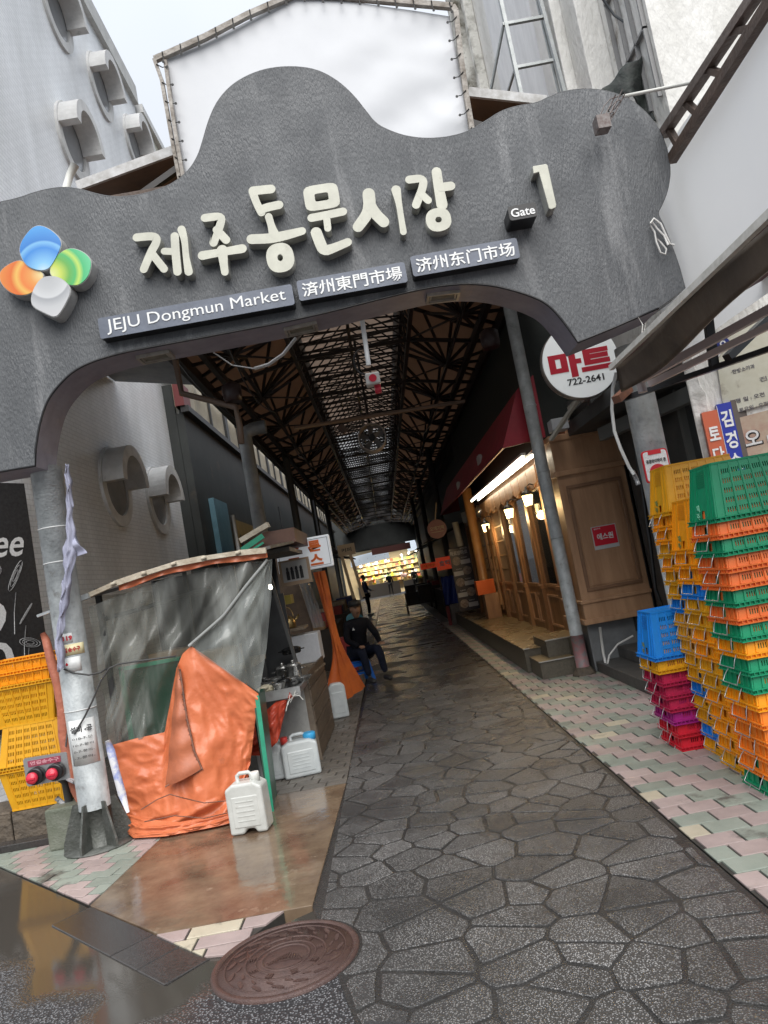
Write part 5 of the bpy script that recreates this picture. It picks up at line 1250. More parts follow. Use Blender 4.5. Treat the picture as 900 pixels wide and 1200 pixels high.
# ================================================================ RIGHT SIDE
# ---------------------------------------------------------------- timber shop front
M_tim = mat('warm_timber', (0.34, 0.18, 0.08), 0.42, (0.17, 0.08, 0.032), 9, stretch=(1, 1, 0.10), detail=9, bump=0.25, bscale=30, vary=0.06)
M_tim2 = mat('panel_timber', (0.46, 0.27, 0.15), 0.42, (0.31, 0.165, 0.085), 7, stretch=(1, 1, 0.12), detail=10, bump=0.25, bscale=40)
M_glass = mat('window_glass', (0.03, 0.03, 0.028), 0.06, spec=0.7, alpha=0.55)
XS = 2.25
sh = thing('timber_shop', 'timber panelled shop front with lattice doors and glazing under the red awning on the right', 'shop', (XS, 12, 0))
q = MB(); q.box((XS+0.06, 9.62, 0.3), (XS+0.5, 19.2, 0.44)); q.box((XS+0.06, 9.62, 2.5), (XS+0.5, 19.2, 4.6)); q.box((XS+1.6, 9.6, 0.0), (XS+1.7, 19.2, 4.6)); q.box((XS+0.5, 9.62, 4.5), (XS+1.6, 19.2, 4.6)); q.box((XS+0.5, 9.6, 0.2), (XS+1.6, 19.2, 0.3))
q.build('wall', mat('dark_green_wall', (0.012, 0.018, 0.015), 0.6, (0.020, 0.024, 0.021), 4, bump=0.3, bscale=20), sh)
q = MB(); q.box((XS+0.01, 9.6, 2.38), (XS+0.08, 19.0, 2.75)); q.box((XS-0.04, 9.6, 2.36), (XS+0.01, 19.0, 2.42)); q.build('header', M_tim, sh)
# scalloped timber valance boards hanging under the header
for k in range(14):
    y0 = 9.7+k*0.62
    q = MB(); pts = [(y0, 2.62), (y0+0.6, 2.62)] + [(y0+0.6-0.6*j/6, 2.36+0.035*math.cos(PI*2*j/6)) for j in range(7)]
    q.prism(pts, XS-0.075, XS-0.055, 'x'); q.build('valance_board', M_tim, sh, bevel=0.003)
for y_, d_ in ((9.75, 0.12), (10.95, 0.09), (12.25, 0.09), (13.35, 0.09), (14.6, 0.09), (15.9, 0.09), (17.3, 0.09), (18.9, 0.1)):
    q = MB(); q.box((XS-0.04, y_-d_, 0.30), (XS+0.08, y_+d_, 2.5)); q.box((XS-0.06, y_-d_-0.02, 0.30), (XS+0.09, y_+d_+0.02, 0.95)); q.box((XS-0.07, y_-d_-0.03, 0.93), (XS+0.09, y_+d_+0.03, 0.99)); q.build('pilaster', M_tim, sh, bevel=0.004)
bays = [(9.87, 10.86, 'w'), (11.04, 12.16, 'w'), (12.34, 13.26, 'w'), (13.44, 14.51, 'd'), (14.69, 15.81, 'd'), (15.99, 17.21, 'd'), (17.39, 18.8, 'w')]
for a, b, k in bays:
    zt = 2.38
    zb = 0.95
    q = MB(); q.box((XS+0.0, a, 0.3), (XS+0.05, b, zb)); pb = q.build('base_panel', M_tim, sh)
    n = 2 if b-a > 1 else 1
    for i in range(n):
        y0 = a+(b-a)*i/n+0.06; y1 = a+(b-a)*(i+1)/n-0.06
        q = MB()
        for lo, hi in (((XS-0.015, y0, 0.40), (XS+0.002, y1, 0.43)), ((XS-0.015, y0, 0.82), (XS+0.002, y1, 0.85)), ((XS-0.015, y0, 0.43), (XS+0.002, y0+0.03, 0.82)), ((XS-0.015, y1-0.03, 0.43), (XS+0.002, y1, 0.82))): q.box(lo, hi)
        q.build('moulding', M_tim2, pb)
    q = MB()
    for lo, hi in (((XS-0.01, a, zb), (XS+0.05, b, zb+0.05)), ((XS-0.01, a, zt-0.05), (XS+0.05, b, zt)), ((XS-0.01, a, zb+0.05), (XS+0.05, a+0.05, zt-0.05)), ((XS-0.01, b-0.05, zb+0.05), (XS+0.05, b, zt-0.05))): q.box(lo, hi)
    fr = q.build('window_frame' if k == 'w' else 'lattice_door', M_tim if k == 'w' else M_tim2, sh)
    q = MB(); q.box((XS+0.02, a+0.05, zb+0.05), (XS+0.03, b-0.05, zt-0.05)); q.build('pane', M_glass, fr)
    if k == 'd':
        q = MB(); m_ = 9
        for i in range(1, m_): yb = a+0.05+(b-a-0.1)*i/m_; q.box((XS-0.005, yb-0.008, 1.0), (XS+0.015, yb+0.008, 2.33))
        for z in (1.25, 1.5, 1.78, 2.05): q.box((XS-0.008, a+0.05, z-0.012), (XS+0.018, b-0.05, z+0.012))
        q.build('lattice', mat('pale_lattice', (0.30, 0.19, 0.10), 0.5), fr)
# pale curtain inside the nearest panes and an inner room
q = MB(); q.grid(lambda u, v: (XS+0.16+0.03*math.sin(26*u), 9.95+0.45*u, 1.02+1.3*v), 30, 4); q.build('curtain', mat('pale_curtain', (0.42, 0.42, 0.44), 0.7), sh)
# platform and steps
M_plat = mat('ochre_floor', (0.26, 0.19, 0.10), 0.35, (0.20, 0.15, 0.08), 5, bump=0.2, bscale=50, rough2=0.25); M_stepf = mat('terrazzo_edge', (0.13, 0.115, 0.085), 0.45, (0.08, 0.07, 0.055), 30, detail=8)
M_nose = mat('metal_nosing', (0.5, 0.5, 0.48), 0.3, metal=0.5)
pf = thing('shop_platform', 'low ochre terrazzo platform with two steps in front of the timber shop', 'platform', (1.9, 12, 0))
q = MB(); q.box((1.55, 9.52, 0.0), (XS+0.05, 19.2, 0.29)); q.build('base', M_stepf, pf)
q = MB(); q.box((1.545, 9.5, 0.292), (XS+0.05, 19.2, 0.305)); q.build('deck', M_plat, pf)
q = MB(); q.box((1.60, 8.87, 0.0), (2.02, 9.5, 0.195)); q.build('step', M_stepf, pf); 
q = MB(); q.box((1.595, 8.86, 0.196), (2.02, 9.5, 0.206)); q.build('step_tread', M_plat, pf)
q = MB(); q.box((1.76, 9.10, 0.207), (2.35, 9.9, 0.40)); q.box((2.03, 8.87, 0.0), (2.14, 9.2, 0.40)); q.build('step', M_stepf, pf)
q = MB(); q.box((1.755, 9.09, 0.401), (2.35, 9.9, 0.411)); q.build('step_tread', M_plat, pf)
q = MB(); q.box((1.585, 8.85, 0.200), (2.03, 8.875, 0.212)); q.box((1.75, 9.085, 0.405), (2.16, 9.105, 0.417)); q.box((1.535, 9.49, 0.30), (1.62, 9.51, 0.312)); q.build('nosing', M_nose, pf)
# grey steps to the right (side entrance)
ss = thing('side_steps', 'grey concrete steps between the timber cabinet and the crates', 'steps', (2.5, 8, 0))
M_gs = mat('grey_steps', (0.10, 0.098, 0.092), 0.5, (0.065, 0.063, 0.06), 6, bump=0.5, bscale=60)
for k, (x, z) in enumerate(((2.22, 0.12), (2.50, 0.25), (2.80, 0.38))):
    q = MB(); q.box((x, 6.2, 0 if k == 0 else z-0.13), (x+1.2, 9.0 - 0.0, z)); q.build('step', M_gs, ss, bevel=0.01)
# wooden round post on the platform and small pole
def one(name, mb, m, label, cat, grp=None, **k): return tag(mb.build(name, m, **k), label, cat, grp)
M_post = mat('round_timber', (0.30, 0.15, 0.05), 0.4, (0.22, 0.10, 0.035), 6)
q = MB(); q.tube([(1.97, 15.4, 0.305), (1.97, 15.4, 3.0)], 0.10, 16); one('timber_column', q, M_post, 'round orange timber column at the outer edge of the shop platform', 'column')
q = MB(); q.tube([(2.02, 16.9, 0.305), (2.02, 16.9, 2.2)], 0.045, 10); one('thin_column', q, M_post, 'thin timber pole behind the round orange column', 'pole')
q = MB(); q.tube([(2.0, 13.7, 0.62), (2.0, 13.7, 2.1)], 0.03, 10); one('hanging_pole', q, M_post, 'thin timber pole in front of the far lattice door', 'pole')
# lanterns
M_glow = mat('lantern_glass', (1, 0.9, 0.6), 0.4, emit=(1.0, 0.72, 0.30), estr=5)
for i, (y, z, lb) in enumerate(((9.98, 2.20, 'black iron lantern glowing warm nearest the grey pole'), (11.56, 2.15, 'black iron lantern glowing warm, middle one of the shop front'), (14.34, 2.10, 'black iron lantern glowing warm, farthest one beside the orange column'))):
    la = thing('wall_lantern', lb, 'lantern', (2.07, y, z), 'lanterns on the timber shop front')
    q = MB(); q.lathe([(0.05, -0.09), (0.075, 0.05), (0.001, 0.052)], n=8); q.build('glass', M_glow, la, loc=(0, 0, 0))
    q = MB(); q.lathe([(0.095, 0.055), (0.06, 0.10), (0.02, 0.13), (0.012, 0.17)], n=8); q.tube([(0, 0, 0.16), (0.06, 0, 0.20), (0.14, 0, 0.17)], 0.008, 6)
    for k in range(8):
        a = 2*PI*k/8; q.bar((0.052*math.cos(a), 0.052*math.sin(a), -0.09), (0.078*math.cos(a), 0.078*math.sin(a), 0.055), 0.006)
    q.lathe([(0.054, -0.10), (0.054, -0.088)], n=8); q.build('iron_frame', M_black, la, loc=(0, 0, 0))
    ld = bpy.data.lights.new('lantern_light', 'POINT'); ld.energy = 8; ld.color = (1, 0.66, 0.30); ld.shadow_soft_size = 0.07
    lo = bpy.data.objects.new('lantern_light', ld); C.objects.link(lo); lo.parent = la; lo.location = (-0.08, -0.05, -0.13)
# fluorescent fittings under the awning
for x, lb in ((1.93, 'outer long white fluorescent tube under the red awning'), (2.06, 'inner long white fluorescent tube under the red awning')):
    fx = thing('tube_light', lb, 'fluorescent lamp', (x, 12, 2.66), 'fluorescent tubes under the red awning')
    q = MB(); q.tube([(0, -2.9, 0), (0, 2.6, 0)], 0.016, 8); q.build('tube', mat('tube_glow', (1, 1, 1), 0.4, emit=(1.0, 0.93, 0.74), estr=6), fx, loc=(0, 0, 0))
    q = MB(); q.box((-0.03, -2.95, 0.02), (0.03, 2.65, 0.05)); q.build('batten', mat('white_batten', (0.5, 0.5, 0.48), 0.4), fx, loc=(0, 0, 0))
# red awning
aw = thing('red_awning', 'dark red fabric box awning over the timber shop front', 'awning', (1.9, 13, 2.9))
M_awn = mat('red_fabric', (0.33, 0.012, 0.028), 0.55, (0.24, 0.008, 0.02), 3, bump=0.3, bscale=12)
q = MB(); q.add([(1.68, 8.95, 2.80), (2.22, 8.95, 2.84), (2.22, 8.95, 3.62), (1.99, 8.95, 3.48), (1.68, 19.4, 2.80), (2.22, 19.4, 2.84), (2.22, 19.4, 3.62), (1.99, 19.4, 3.48)], [(0,3,2,1)[::-1], (4,5,6,7)[::-1], (0,4,7,3)[::-1], (3,7,6,2)[::-1]])
q.build('fabric', M_awn, aw, solid=0.006)
q = MB(); q.bar((1.69, 8.96, 2.81), (1.69, 19.4, 2.81), 0.025); q.bar((1.69, 8.97, 2.81), (2.2, 8.97, 2.84), 0.025); q.build('frame', mat('dark_red_tube', (0.12, 0.01, 0.012), 0.5), aw)
for y in (11.4, 14.8):
    q = MB()
    for k in range(5): q.box((1.755-0.001*k, y+0.07*k, 2.98), (1.80, y+0.045+0.07*k, 3.10+0.02*(k % 2)))
    q.build('lettering_patch', mat('faded_print', (0.5, 0.45, 0.42), 0.6), aw)
# thin grey pole with worn red paint at its foot
tp = thing('leaning_pole', 'thin galvanised pole with flaking pink paint at the foot beside the shop steps', 'pole', (2.06, 8.74, 0))
q = MB(); q.tube([(2.06, 8.74, 0.0), (2.05, 8.74, 4.45)], 0.075, 16); q.build('shaft', M_galv, tp)
q = MB(); q.tube([(2.06, 8.74, 0.04), (2.06, 8.74, 0.46)], 0.0765, 16); q.build('paint_band', mat('flaking_pink', (0.34, 0.16, 0.17), 0.5, (0.22, 0.21, 0.21), 16, detail=9, thr=(0.45, 0.58)), tp)
q = MB(); q.lathe([(0.14, 0.0), (0.13, 0.02), (0.10, 0.06), (0.08, 0.09)], (2.06, 8.74, 0), 14); q.build('base_collar', M_blk, tp)
q = MB()
for z in (1.6, 2.4, 3.2): q.lathe([(0.078, z), (0.08, z+0.01), (0.078, z+0.02)], (2.056, 8.74, 0), 14)
q.build('weld_ring', M_galv, tp)

# ---------------------------------------------------------------- timber cabinet with red sticker
cb = thing('timber_cabinet', 'large brown timber cabinet end with moulded panel and small red sticker', 'cabinet', (2.57, 9.1, 0.56))
q = MB(); q.box((2.17, 8.62, 0.57), (2.97, 9.6, 2.78)); q.build('carcass', M_tim2, cb)
for lo, hi in (((2.14, 8.58, 2.30), (3.0, 9.62, 2.36)), ((2.15, 8.59, 2.72), (2.99, 9.62, 2.79)), ((2.15, 8.595, 0.80), (2.985, 9.61, 0.84)), ((2.145, 8.59, 0.56), (2.99, 9.61, 0.62))): q = MB(); q.box(lo, hi); q.build('cornice', M_tim2, cb, bevel=0.006)
q = MB()
for lo, hi in (((2.25, 8.60, 2.14), (2.90, 8.619, 2.18)), ((2.25, 8.60, 0.93), (2.90, 8.619, 0.97)), ((2.25, 8.60, 0.97), (2.29, 8.619, 2.14)), ((2.86, 8.60, 0.97), (2.90, 8.619, 2.14))): q.box(lo, hi)
q.build('moulding', mat('panel_timber_dark', (0.24, 0.13, 0.07), 0.45, (0.18, 0.095, 0.05), 5), cb, bevel=0.005)
q = MB(); q.box((2.31, 8.61, 0.99), (2.84, 8.6195, 2.12)); q.build('panel', M_tim2, cb)
q = MB(); q.box((2.435, 8.603, 1.385), (2.725, 8.609, 1.655)); stk = q.build('sticker', mat('sticker_grey', (0.5, 0.5, 0.5), 0.35), cb)
q = MB(); q.box((2.445, 8.599, 1.43), (2.715, 8.602, 1.645)); q.build('red_field', mat('sticker_red', (0.60, 0.01, 0.03), 0.35), stk)
text('에스원', M_wpaint, 'lettering', stk, (2.58, 8.597, 1.53), 0.19, 0.075, bold=0.03, depth=0.001)
text('경비구역', M_wpaint, 'lettering', stk, (2.50, 8.597, 1.625), 0.075, 0.018, bold=0.02, depth=0.001)
q = MB(); q.box((2.45, 8.9, 2.80), (2.9, 9.5, 2.98)); q.build('top_box', M_tim2, cb, bevel=0.005)
q = MB(); q.box((2.2, 8.75, 0.0), (2.95, 9.5, 0.56)); one('grey_plinth', q, mat('grey_panel', (0.20, 0.21, 0.215), 0.5, (0.15, 0.155, 0.16), 6), 'grey metal plinth under the timber cabinet', 'plinth', bevel=0.01)
q = MB(); q.tube([(2.286, 8.52, 0.523),(2.265, 8.52, 0.235),(2.268, 8.52, 0.06)], 0.016, 8); q.tube([(2.25, 8.45, 0.072),(2.307, 8.45, 0.206),(2.426, 8.45, 0.309),(2.616, 8.45, 0.371)], 0.011, 6); one('white_conduit', q, mat('white_pvc', (0.6, 0.6, 0.58), 0.4), 'white conduit and cable below the timber cabinet', 'conduit')
# CCTV dome and small junction boxes on the cabinet
q = MB(); q.lathe([(0.05, 0.0), (0.055, 0.05), (0.035, 0.085), (0.001, 0.10)], (2.646, 8.4, 2.759), 14); one('camera_dome', q, mat('dome_grey', (0.10, 0.09, 0.085), 0.2), 'small dark dome camera on top of the timber cabinet', 'security camera')
q = MB(); q.box((2.747, 8.4, 2.862), (2.964, 8.6, 3.031)); one('junction_box', q, mat('junction_cream', (0.45, 0.44, 0.38), 0.5), 'small cream junction box beside the dome camera', 'junction box', bevel=0.006)
q = MB(); q.box((2.127, 8.2, 2.785), (2.32, 8.4, 2.92)); one('flood_lamp', q, mat('lamp_grey', (0.35, 0.36, 0.37), 0.4), 'small grey lamp box left of the top of the timber cabinet', 'lamp', bevel=0.01)

# ---------------------------------------------------------------- round white mart sign
rs = thing('round_sign', 'round white sign with red Korean letters and a phone number half behind the gate end', 'sign', (2.243, 7.3, 3.255))
rr = 0.372
q = MB(); q.lathe([(rr, 0.10), (rr+0.006, 0.11), (rr+0.006, 0.18), (rr-0.02, 0.2)], (0, 0, 0), 56, axis='y'); q.build('case', mat('sign_chrome', (0.30, 0.27, 0.25), 0.3, metal=0.6), rs, loc=(0, 0, 0))
q = MB(); q.lathe([(0.001, -0.008), (rr-0.003, -0.008), (rr, 0.0)], (0, 0, 0), 56, axis='y')
q2 = MB(); q2.prism([(rr*0.995*math.cos(2*PI*k/56), rr*0.995*math.sin(2*PI*k/56)) for k in range(56)], -0.21, -0.195, 'y')
q2.build('face', mat('sign_face', (0.78, 0.80, 0.80), 0.3, emit=(0.8, 0.85, 0.85), estr=0.10), rs, loc=(0, 0, 0))
for o in list(rs.children):
    if o.name.startswith('case'):
        for v in o.data.vertices: v.co.y = -abs(v.co.y)
M_rp = mat('sign_red', (0.48, 0.01, 0.03), 0.4)
local_text('마트', M_rp, rs, (-0.0, -0.214, -0.02), 0.63, 0.27, bold=0.055)
local_text('동', M_rp, rs, (-0.10, -0.214, 0.20), 0.14, 0.12, bold=0.05)
local_text('722-2641', M_ink, rs, (0.01, -0.214, -0.20), 0.36, 0.068, bold=0.02)
q = MB(); q.bar((0.0, 0.0, -0.30), (-0.26, 0.5, -0.62), 0.045, 0.03); q.bar((-0.02, 0.0, -0.33), (-0.02, 0.45, -0.33), 0.03); q.build('bracket', mat('pale_bracket', (0.42, 0.40, 0.34), 0.5), rs, loc=(0, 0, 0))

# ---------------------------------------------------------------- menu banner, round sign, blue tarp and small goods far right
mb_ = thing('menu_banner', 'tall dark menu banner with round food pictures and pale captions beyond the shop', 'banner', (1.743, 17, 1.133))
q = MB(); q.box((-0.23, -0.02, -0.72), (0.23, 0.02, 0.72)); q.build('panel', mat('menu_dark', (0.045, 0.035, 0.035), 0.4), mb_, loc=(0, 0, 0))
M_mw = mat('menu_white', (0.55, 0.53, 0.5), 0.4); M_mf = mat('menu_food', (0.45, 0.36, 0.28), 0.4, (0.15, 0.09, 0.06), 22)
local_text('하르방타코', M_mw, mb_, (-0.02, -0.023, 0.60), 0.40, 0.10, bold=0.03); local_text('제주맛집', M_mw, mb_, (0.10, -0.023, 0.69), 0.16, 0.04)
for k in range(5):
    z = 0.42-0.245*k; sgn = -1 if k % 2 == 0 else 1
    q = MB(); q.lathe([(0.10, 0.0), (0.10, 0.004)], (sgn*0.10, -0.026, z), 18, axis='y'); q.build('food_picture', M_mf, mb_, loc=(0, 0, 0))
    q = MB(); q.box((-sgn*0.10-0.11, -0.026, z-0.09), (-sgn*0.10+0.11, -0.022, z+0.01)); q.build('caption', M_mw, mb_, loc=(0, 0, 0))
    local_text('타코야끼', M_mw, mb_, (-sgn*0.08, -0.025, z+0.055), 0.13, 0.035)
r2 = thing('round_brown_sign', 'round brown hanging sign with faded lettering beyond the red awning', 'sign', (1.341, 17, 2.355))
q = MB(); q.prism([(0.22*math.cos(2*PI*k/32), 0.22*math.sin(2*PI*k/32)) for k in range(32)], -0.05, 0.05, 'y'); q.build('disc', mat('brown_red_disc', (0.20, 0.045, 0.03), 0.4), r2, loc=(0, 0, 0))
local_text('오메기떡', mat('tan_print', (0.45, 0.33, 0.18), 0.5), r2, (0, -0.053, 0.02), 0.32, 0.09); q = MB(); q.box((-0.14, -0.054, -0.07), (0.14, -0.051, -0.06)); q.bar((0, 0, 0.22), (0.1, 0, 0.6), 0.02); q.build('underline', mat('tan_print', (0.45, 0.33, 0.18), 0.5), r2, loc=(0, 0, 0))
q = MB(); q.grid(lambda u, v: (1.36+0.36*u, 19.0+0.03*math.sin(u*9+v*3), 1.22-0.72*v+0.015*math.sin(u*20)), 16, 16); one('blue_tarp', q, mat('blue_tarp', (0.02, 0.05, 0.30), 0.4, (0.01, 0.03, 0.2), 6), 'dark blue tarp hung over goods beside the menu banner', 'tarp', solid=0.01)
small_box('white_carton', 'white carton standing below the dark blue tarp', (1.46, 18.9, 0.0), (1.78, 19.2, 0.50), mat('carton', (0.34, 0.30, 0.26), 0.6, (0.24, 0.21, 0.18), 9), 'box')
small_box('red_board', 'narrow red board leaning beside the white carton', (1.34, 18.8, 0.0), (1.42, 18.86, 0.48), mat('dull_red', (0.28, 0.03, 0.03), 0.5), 'board')
rsn = thing('red_shop_sign', 'small red sign with white letters beyond the menu banner', 'sign', (1.61, 20, 1.558))
q = MB(); q.box((-0.22, -0.03, -0.17), (0.22, 0.03, 0.17)); q.build('panel', mat('sign_red_bright', (0.55, 0.05, 0.02), 0.4, emit=(0.6, 0.06, 0.02), estr=0.15), rsn, loc=(0, 0, 0)); local_text('호떡', M_wpaint, rsn, (0, -0.033, 0.0), 0.30, 0.16, bold=0.03)
rs2 = thing('red_strip_sign', 'small red and yellow strip sign over the far right stalls', 'sign', (1.519, 26, 1.574))
q = MB(); q.box((-0.28, -0.03, -0.10), (0.28, 0.03, 0.10)); q.build('panel', mat('sign_red_bright', (0.55, 0.05, 0.02), 0.4), rs2, loc=(0, 0, 0)); local_text('오징어', mat('yellow_print', (0.8, 0.5, 0.05), 0.4), rs2, (0, -0.033, 0.0), 0.42, 0.13, bold=0.03)
small_box('orange_box', 'orange printed box on a stand beside the round timber column', (1.74, 14.9, 0.80), (2.1, 15.2, 1.08), mat('orange_card', (0.62, 0.12, 0.02), 0.5), 'box')
small_box('wood_stand', 'pale timber stand carrying the orange printed box', (1.86, 14.9, 0.305), (2.14, 15.2, 0.797), M_tim2, 'stand')
q = MB(); q.tube([(1.722, 16.5, 2.409),(1.753, 16.5, 1.863)], 0.07, 12); q.tube([(1.966, 16.3, 2.581),(1.979, 16.3, 2.348)], 0.10, 12); one('duct_pipe', q, mat('cream_duct', (0.36, 0.33, 0.26), 0.5), 'cream duct pipe coming down behind the end of the red awning', 'duct')
q = MB(); q.tube([(2.073, 15.5, 2.547),(2.238, 15.5, 2.462)], 0.13, 14); one('flue', q, M_tin, 'silvery round flue under the far end of the red awning', 'flue')

# ---------------------------------------------------------------- dark upper wall over the shop
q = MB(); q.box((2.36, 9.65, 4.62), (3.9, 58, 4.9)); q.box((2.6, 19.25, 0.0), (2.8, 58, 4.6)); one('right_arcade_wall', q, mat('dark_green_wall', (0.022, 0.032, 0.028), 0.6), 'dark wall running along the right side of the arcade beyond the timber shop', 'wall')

# ---------------------------------------------------------------- right-hand building, stucco
M_stucco = mat('white_stucco', (0.82, 0.81, 0.78), 0.7, (0.62, 0.61, 0.57), 2.0, stretch=(1, 1, 0.4), detail=10, bump=1.6, bscale=26, spots=((0.30, 0.26, 0.21), 1.8, 0.60))
M_moss = mat('mossy_stucco', (0.70, 0.69, 0.64), 0.8, (0.12, 0.11, 0.08), 2.6, detail=10, bump=1.6, bscale=22, thr=(0.42, 0.62))
M_marble = mat('veined_panel', (0.76, 0.76, 0.76), 0.4, (0.62, 0.62, 0.62), 3.2, stretch=(2, 2, 0.6), detail=10)
rb = thing('stucco_building', 'white stucco building with mossy pilasters above the right side of the arcade', 'building', (4, 8, 0))
q = MB(); q.box((2.95, 5.75, 3.3), (6.5, 11.9, 11.5)); q.build('wall', M_stucco, rb)
q = MB(); q.box((2.72, 11.3, 4.95), (2.95, 11.75, 11.4)); q.box((2.80, 10.95, 4.95), (2.95, 11.1, 11.4)); q.build('corner_pilaster', M_moss, rb, bevel=0.02)
q = MB(); q.box((2.78, 10.15, 4.95), (2.95, 10.6, 7.2)); q.build('mossy_pilaster', M_moss, rb)
q = MB(); q.box((2.86, 8.2, 4.95), (2.95, 10.05, 11.4)); q.build('pale_panel', M_marble, rb)
q = MB(); q.box((2.70, 7.1, 4.95), (2.95, 7.22, 11.4)); q.box((2.62, 6.95, 4.9), (2.95, 7.1, 7.7)); q.box((2.72, 6.6, 4.9), (2.95, 6.94, 11.4)); q.build('projecting_fin', M_stucco, rb, bevel=0.01)
q = MB(); q.box((2.93, 7.5, 5.2), (2.955, 7.95, 11.3)); q.build('window_slot', M_dark, rb)
q = MB()
for z in (5.6, 6.3, 7.0, 7.7): q.box((2.91, 5.8, z), (2.945, 6.42, z+0.02))
for y in (5.8, 6.0, 6.2, 6.4): q.box((2.91, y, 5.0), (2.945, y+0.02, 9.0))
q.build('grille', mat('grey_bar', (0.25, 0.25, 0.25), 0.5), rb)
# lower oblique pier behind the crates: stucco with torn notices
pr = thing('stucco_pier', 'white stucco pier with torn clinic notices and a poster behind the crates', 'wall', (2.74, 6.2, 0), rot=(0, 0, R(-33)))
q = MB(); q.box((0.06, 0.0, 0.0), (1.9, 0.6, 3.32)); q.build('wall', M_stucco, pr, loc=(0, 0, 0))
q = MB()
pts = [(0.07, 1.9), (0.14, 1.86), (0.16, 2.2), (0.19, 2.55), (0.16, 2.62), (0.14, 2.90), (0.07, 2.95)]
q.prism(pts, -0.012, 0.0, 'y'); q.build('peeling_layer', mat('peeling_stucco', (0.66, 0.65, 0.63), 0.8, (0.4, 0.39, 0.36), 6, detail=10, bump=2.0, bscale=12), pr, loc=(0, 0, 0))
q = MB(); q.prism([(0.30, 2.42), (0.36, 2.33), (1.5, 2.36), (1.5, 3.0), (0.28, 3.0), (0.32, 2.7)], -0.02, -0.012, 'y'); nb = q.build('notice_board', mat('notice_cream', (0.60, 0.59, 0.50), 0.6, (0.50, 0.48, 0.38), 4, detail=9, spots=((0.36, 0.33, 0.26), 5, 0.56)), pr, loc=(0, 0, 0))
q = MB(); q.prism([(0.30, 2.75), (0.42, 2.90), (0.42, 3.0), (0.30, 3.0)], -0.024, -0.02, 'y'); q.build('torn_paper', mat('torn_white', (0.66, 0.66, 0.66), 0.6), pr, loc=(0, 0, 0))
for s_, x, z, w_ in (('피부과', 0.66, 2.72, 0.14), ('·한방내과', 0.68, 2.64, 0.18), ('·한방소아과', 0.70, 2.56, 0.22), ('진료', 0.86, 2.44, 0.15), ('·평 일 : 오전', 0.70, 2.32, 0.28), ('·토요일 : 오전', 0.71, 2.24, 0.28)):
    local_text(s_, mat('notice_print', (0.12, 0.11, 0.13), 0.5), pr, (x-0.20, -0.022, z+0.10), w_*0.8, 0.036, bold=0.01)
local_text('일·공휴일', mat('notice_red', (0.55, 0.08, 0.05), 0.5), pr, (0.72, -0.022, 2.38), 0.17, 0.028)
q = MB(); q.lathe([(0.05, 0), (0.05, 0.006)], (0.40, -0.028, 2.91), 16, axis='y'); q.build('blue_mark', mat('navy_print', (0.02, 0.03, 0.18), 0.4), pr, loc=(0, 0, 0))
local_text('ㅇ', M_wpaint, pr, (0.40, -0.03, 2.91), 0.045, 0.045, bold=0.03)
q = MB(); q.prism([(0.30, 1.55), (1.5, 1.55), (1.5, 2.31), (0.33, 2.28)], -0.02, -0.01, 'y'); q.build('poster', mat('food_poster', (0.42, 0.24, 0.19), 0.5, (0.50, 0.42, 0.32), 4.5, detail=5, spots=((0.22, 0.10, 0.07), 6, 0.56)), pr, loc=(0, 0, 0))
for s_, x, z in (('냉', 0.72, 1.82), ('오', 0.56, 1.88), ('면', 0.68, 1.60), ('연', 0.56, 1.56)):
    local_text(s_, M_ink, pr, (x-0.10+0.004, -0.0225, z+0.22-0.004), 0.13, 0.13, bold=0.06, depth=0.001); local_text(s_, M_wpaint, pr, (x-0.10, -0.025, z+0.22), 0.12, 0.12, bold=0.02)
# dark doorway wall between the big post and the pier
q = MB(); q.box((2.75, 8.65, 0.38), (4.5, 8.75, 4.6)); q.box((2.98, 6.9, 0.38), (3.1, 8.6, 2.75)); q.box((2.4, 6.5, 2.75), (4.2, 8.6, 2.9)); dn = one('entry_recess', q, mat('dark_recess', (0.035, 0.037, 0.036), 0.6, (0.055, 0.056, 0.054), 5), 'dark entry recess between the big right post and the stucco pier', 'wall')
q = MB()
for x, y in ((2.95, 6.75), (2.87, 7.6), (2.90, 6.3)): q.bar((x, y, 0.1), (x, y, 2.85), 0.06, 0.05)
q.bar((2.95, 6.3, 2.62), (2.6, 8.0, 2.62), 0.1, 0.14); one('door_frame', q, mat('grey_door_frame', (0.10, 0.105, 0.10), 0.5), 'dark grey metal door frame in the entry recess behind the crates', 'door frame')
q = MB(); q.box((2.98, 8.53, 0.5), (3.6, 8.60, 2.55)); one('marble_panel', q, M_marble, 'narrow pale veined panel beside the timber cabinet', 'panel')
# blue and orange blade sign
bs = thing('blade_sign', 'blue and orange vertical blade sign with white Korean letters behind the crates', 'sign', (2.927, 6, 2.166), rot=(0, 0, R(-14)))
q = MB(); q.box((-0.135, 0, -0.5), (-0.012, 0.07, 0.22)); q.build('orange_half', mat('sign_orange', (0.50, 0.11, 0.05), 0.4), bs, loc=(0, 0, 0))
q = MB(); q.box((-0.010, -0.002, -0.5), (0.10, 0.07, 0.26)); q.build('blue_half', mat('sign_blue', (0.02, 0.035, 0.32), 0.35), bs, loc=(0, 0, 0))
q = MB(); q.box((0.101, 0, -0.5), (0.20, 0.35, 0.27)); q.build('case', mat('sign_case_brown', (0.10, 0.08, 0.07), 0.5), bs, loc=(0, 0, 0))
q = MB(); q.box((-0.0125, -0.004, -0.5), (-0.0095, 0.0, 0.25)); q.build('divider', M_wpaint, bs, loc=(0, 0, 0))
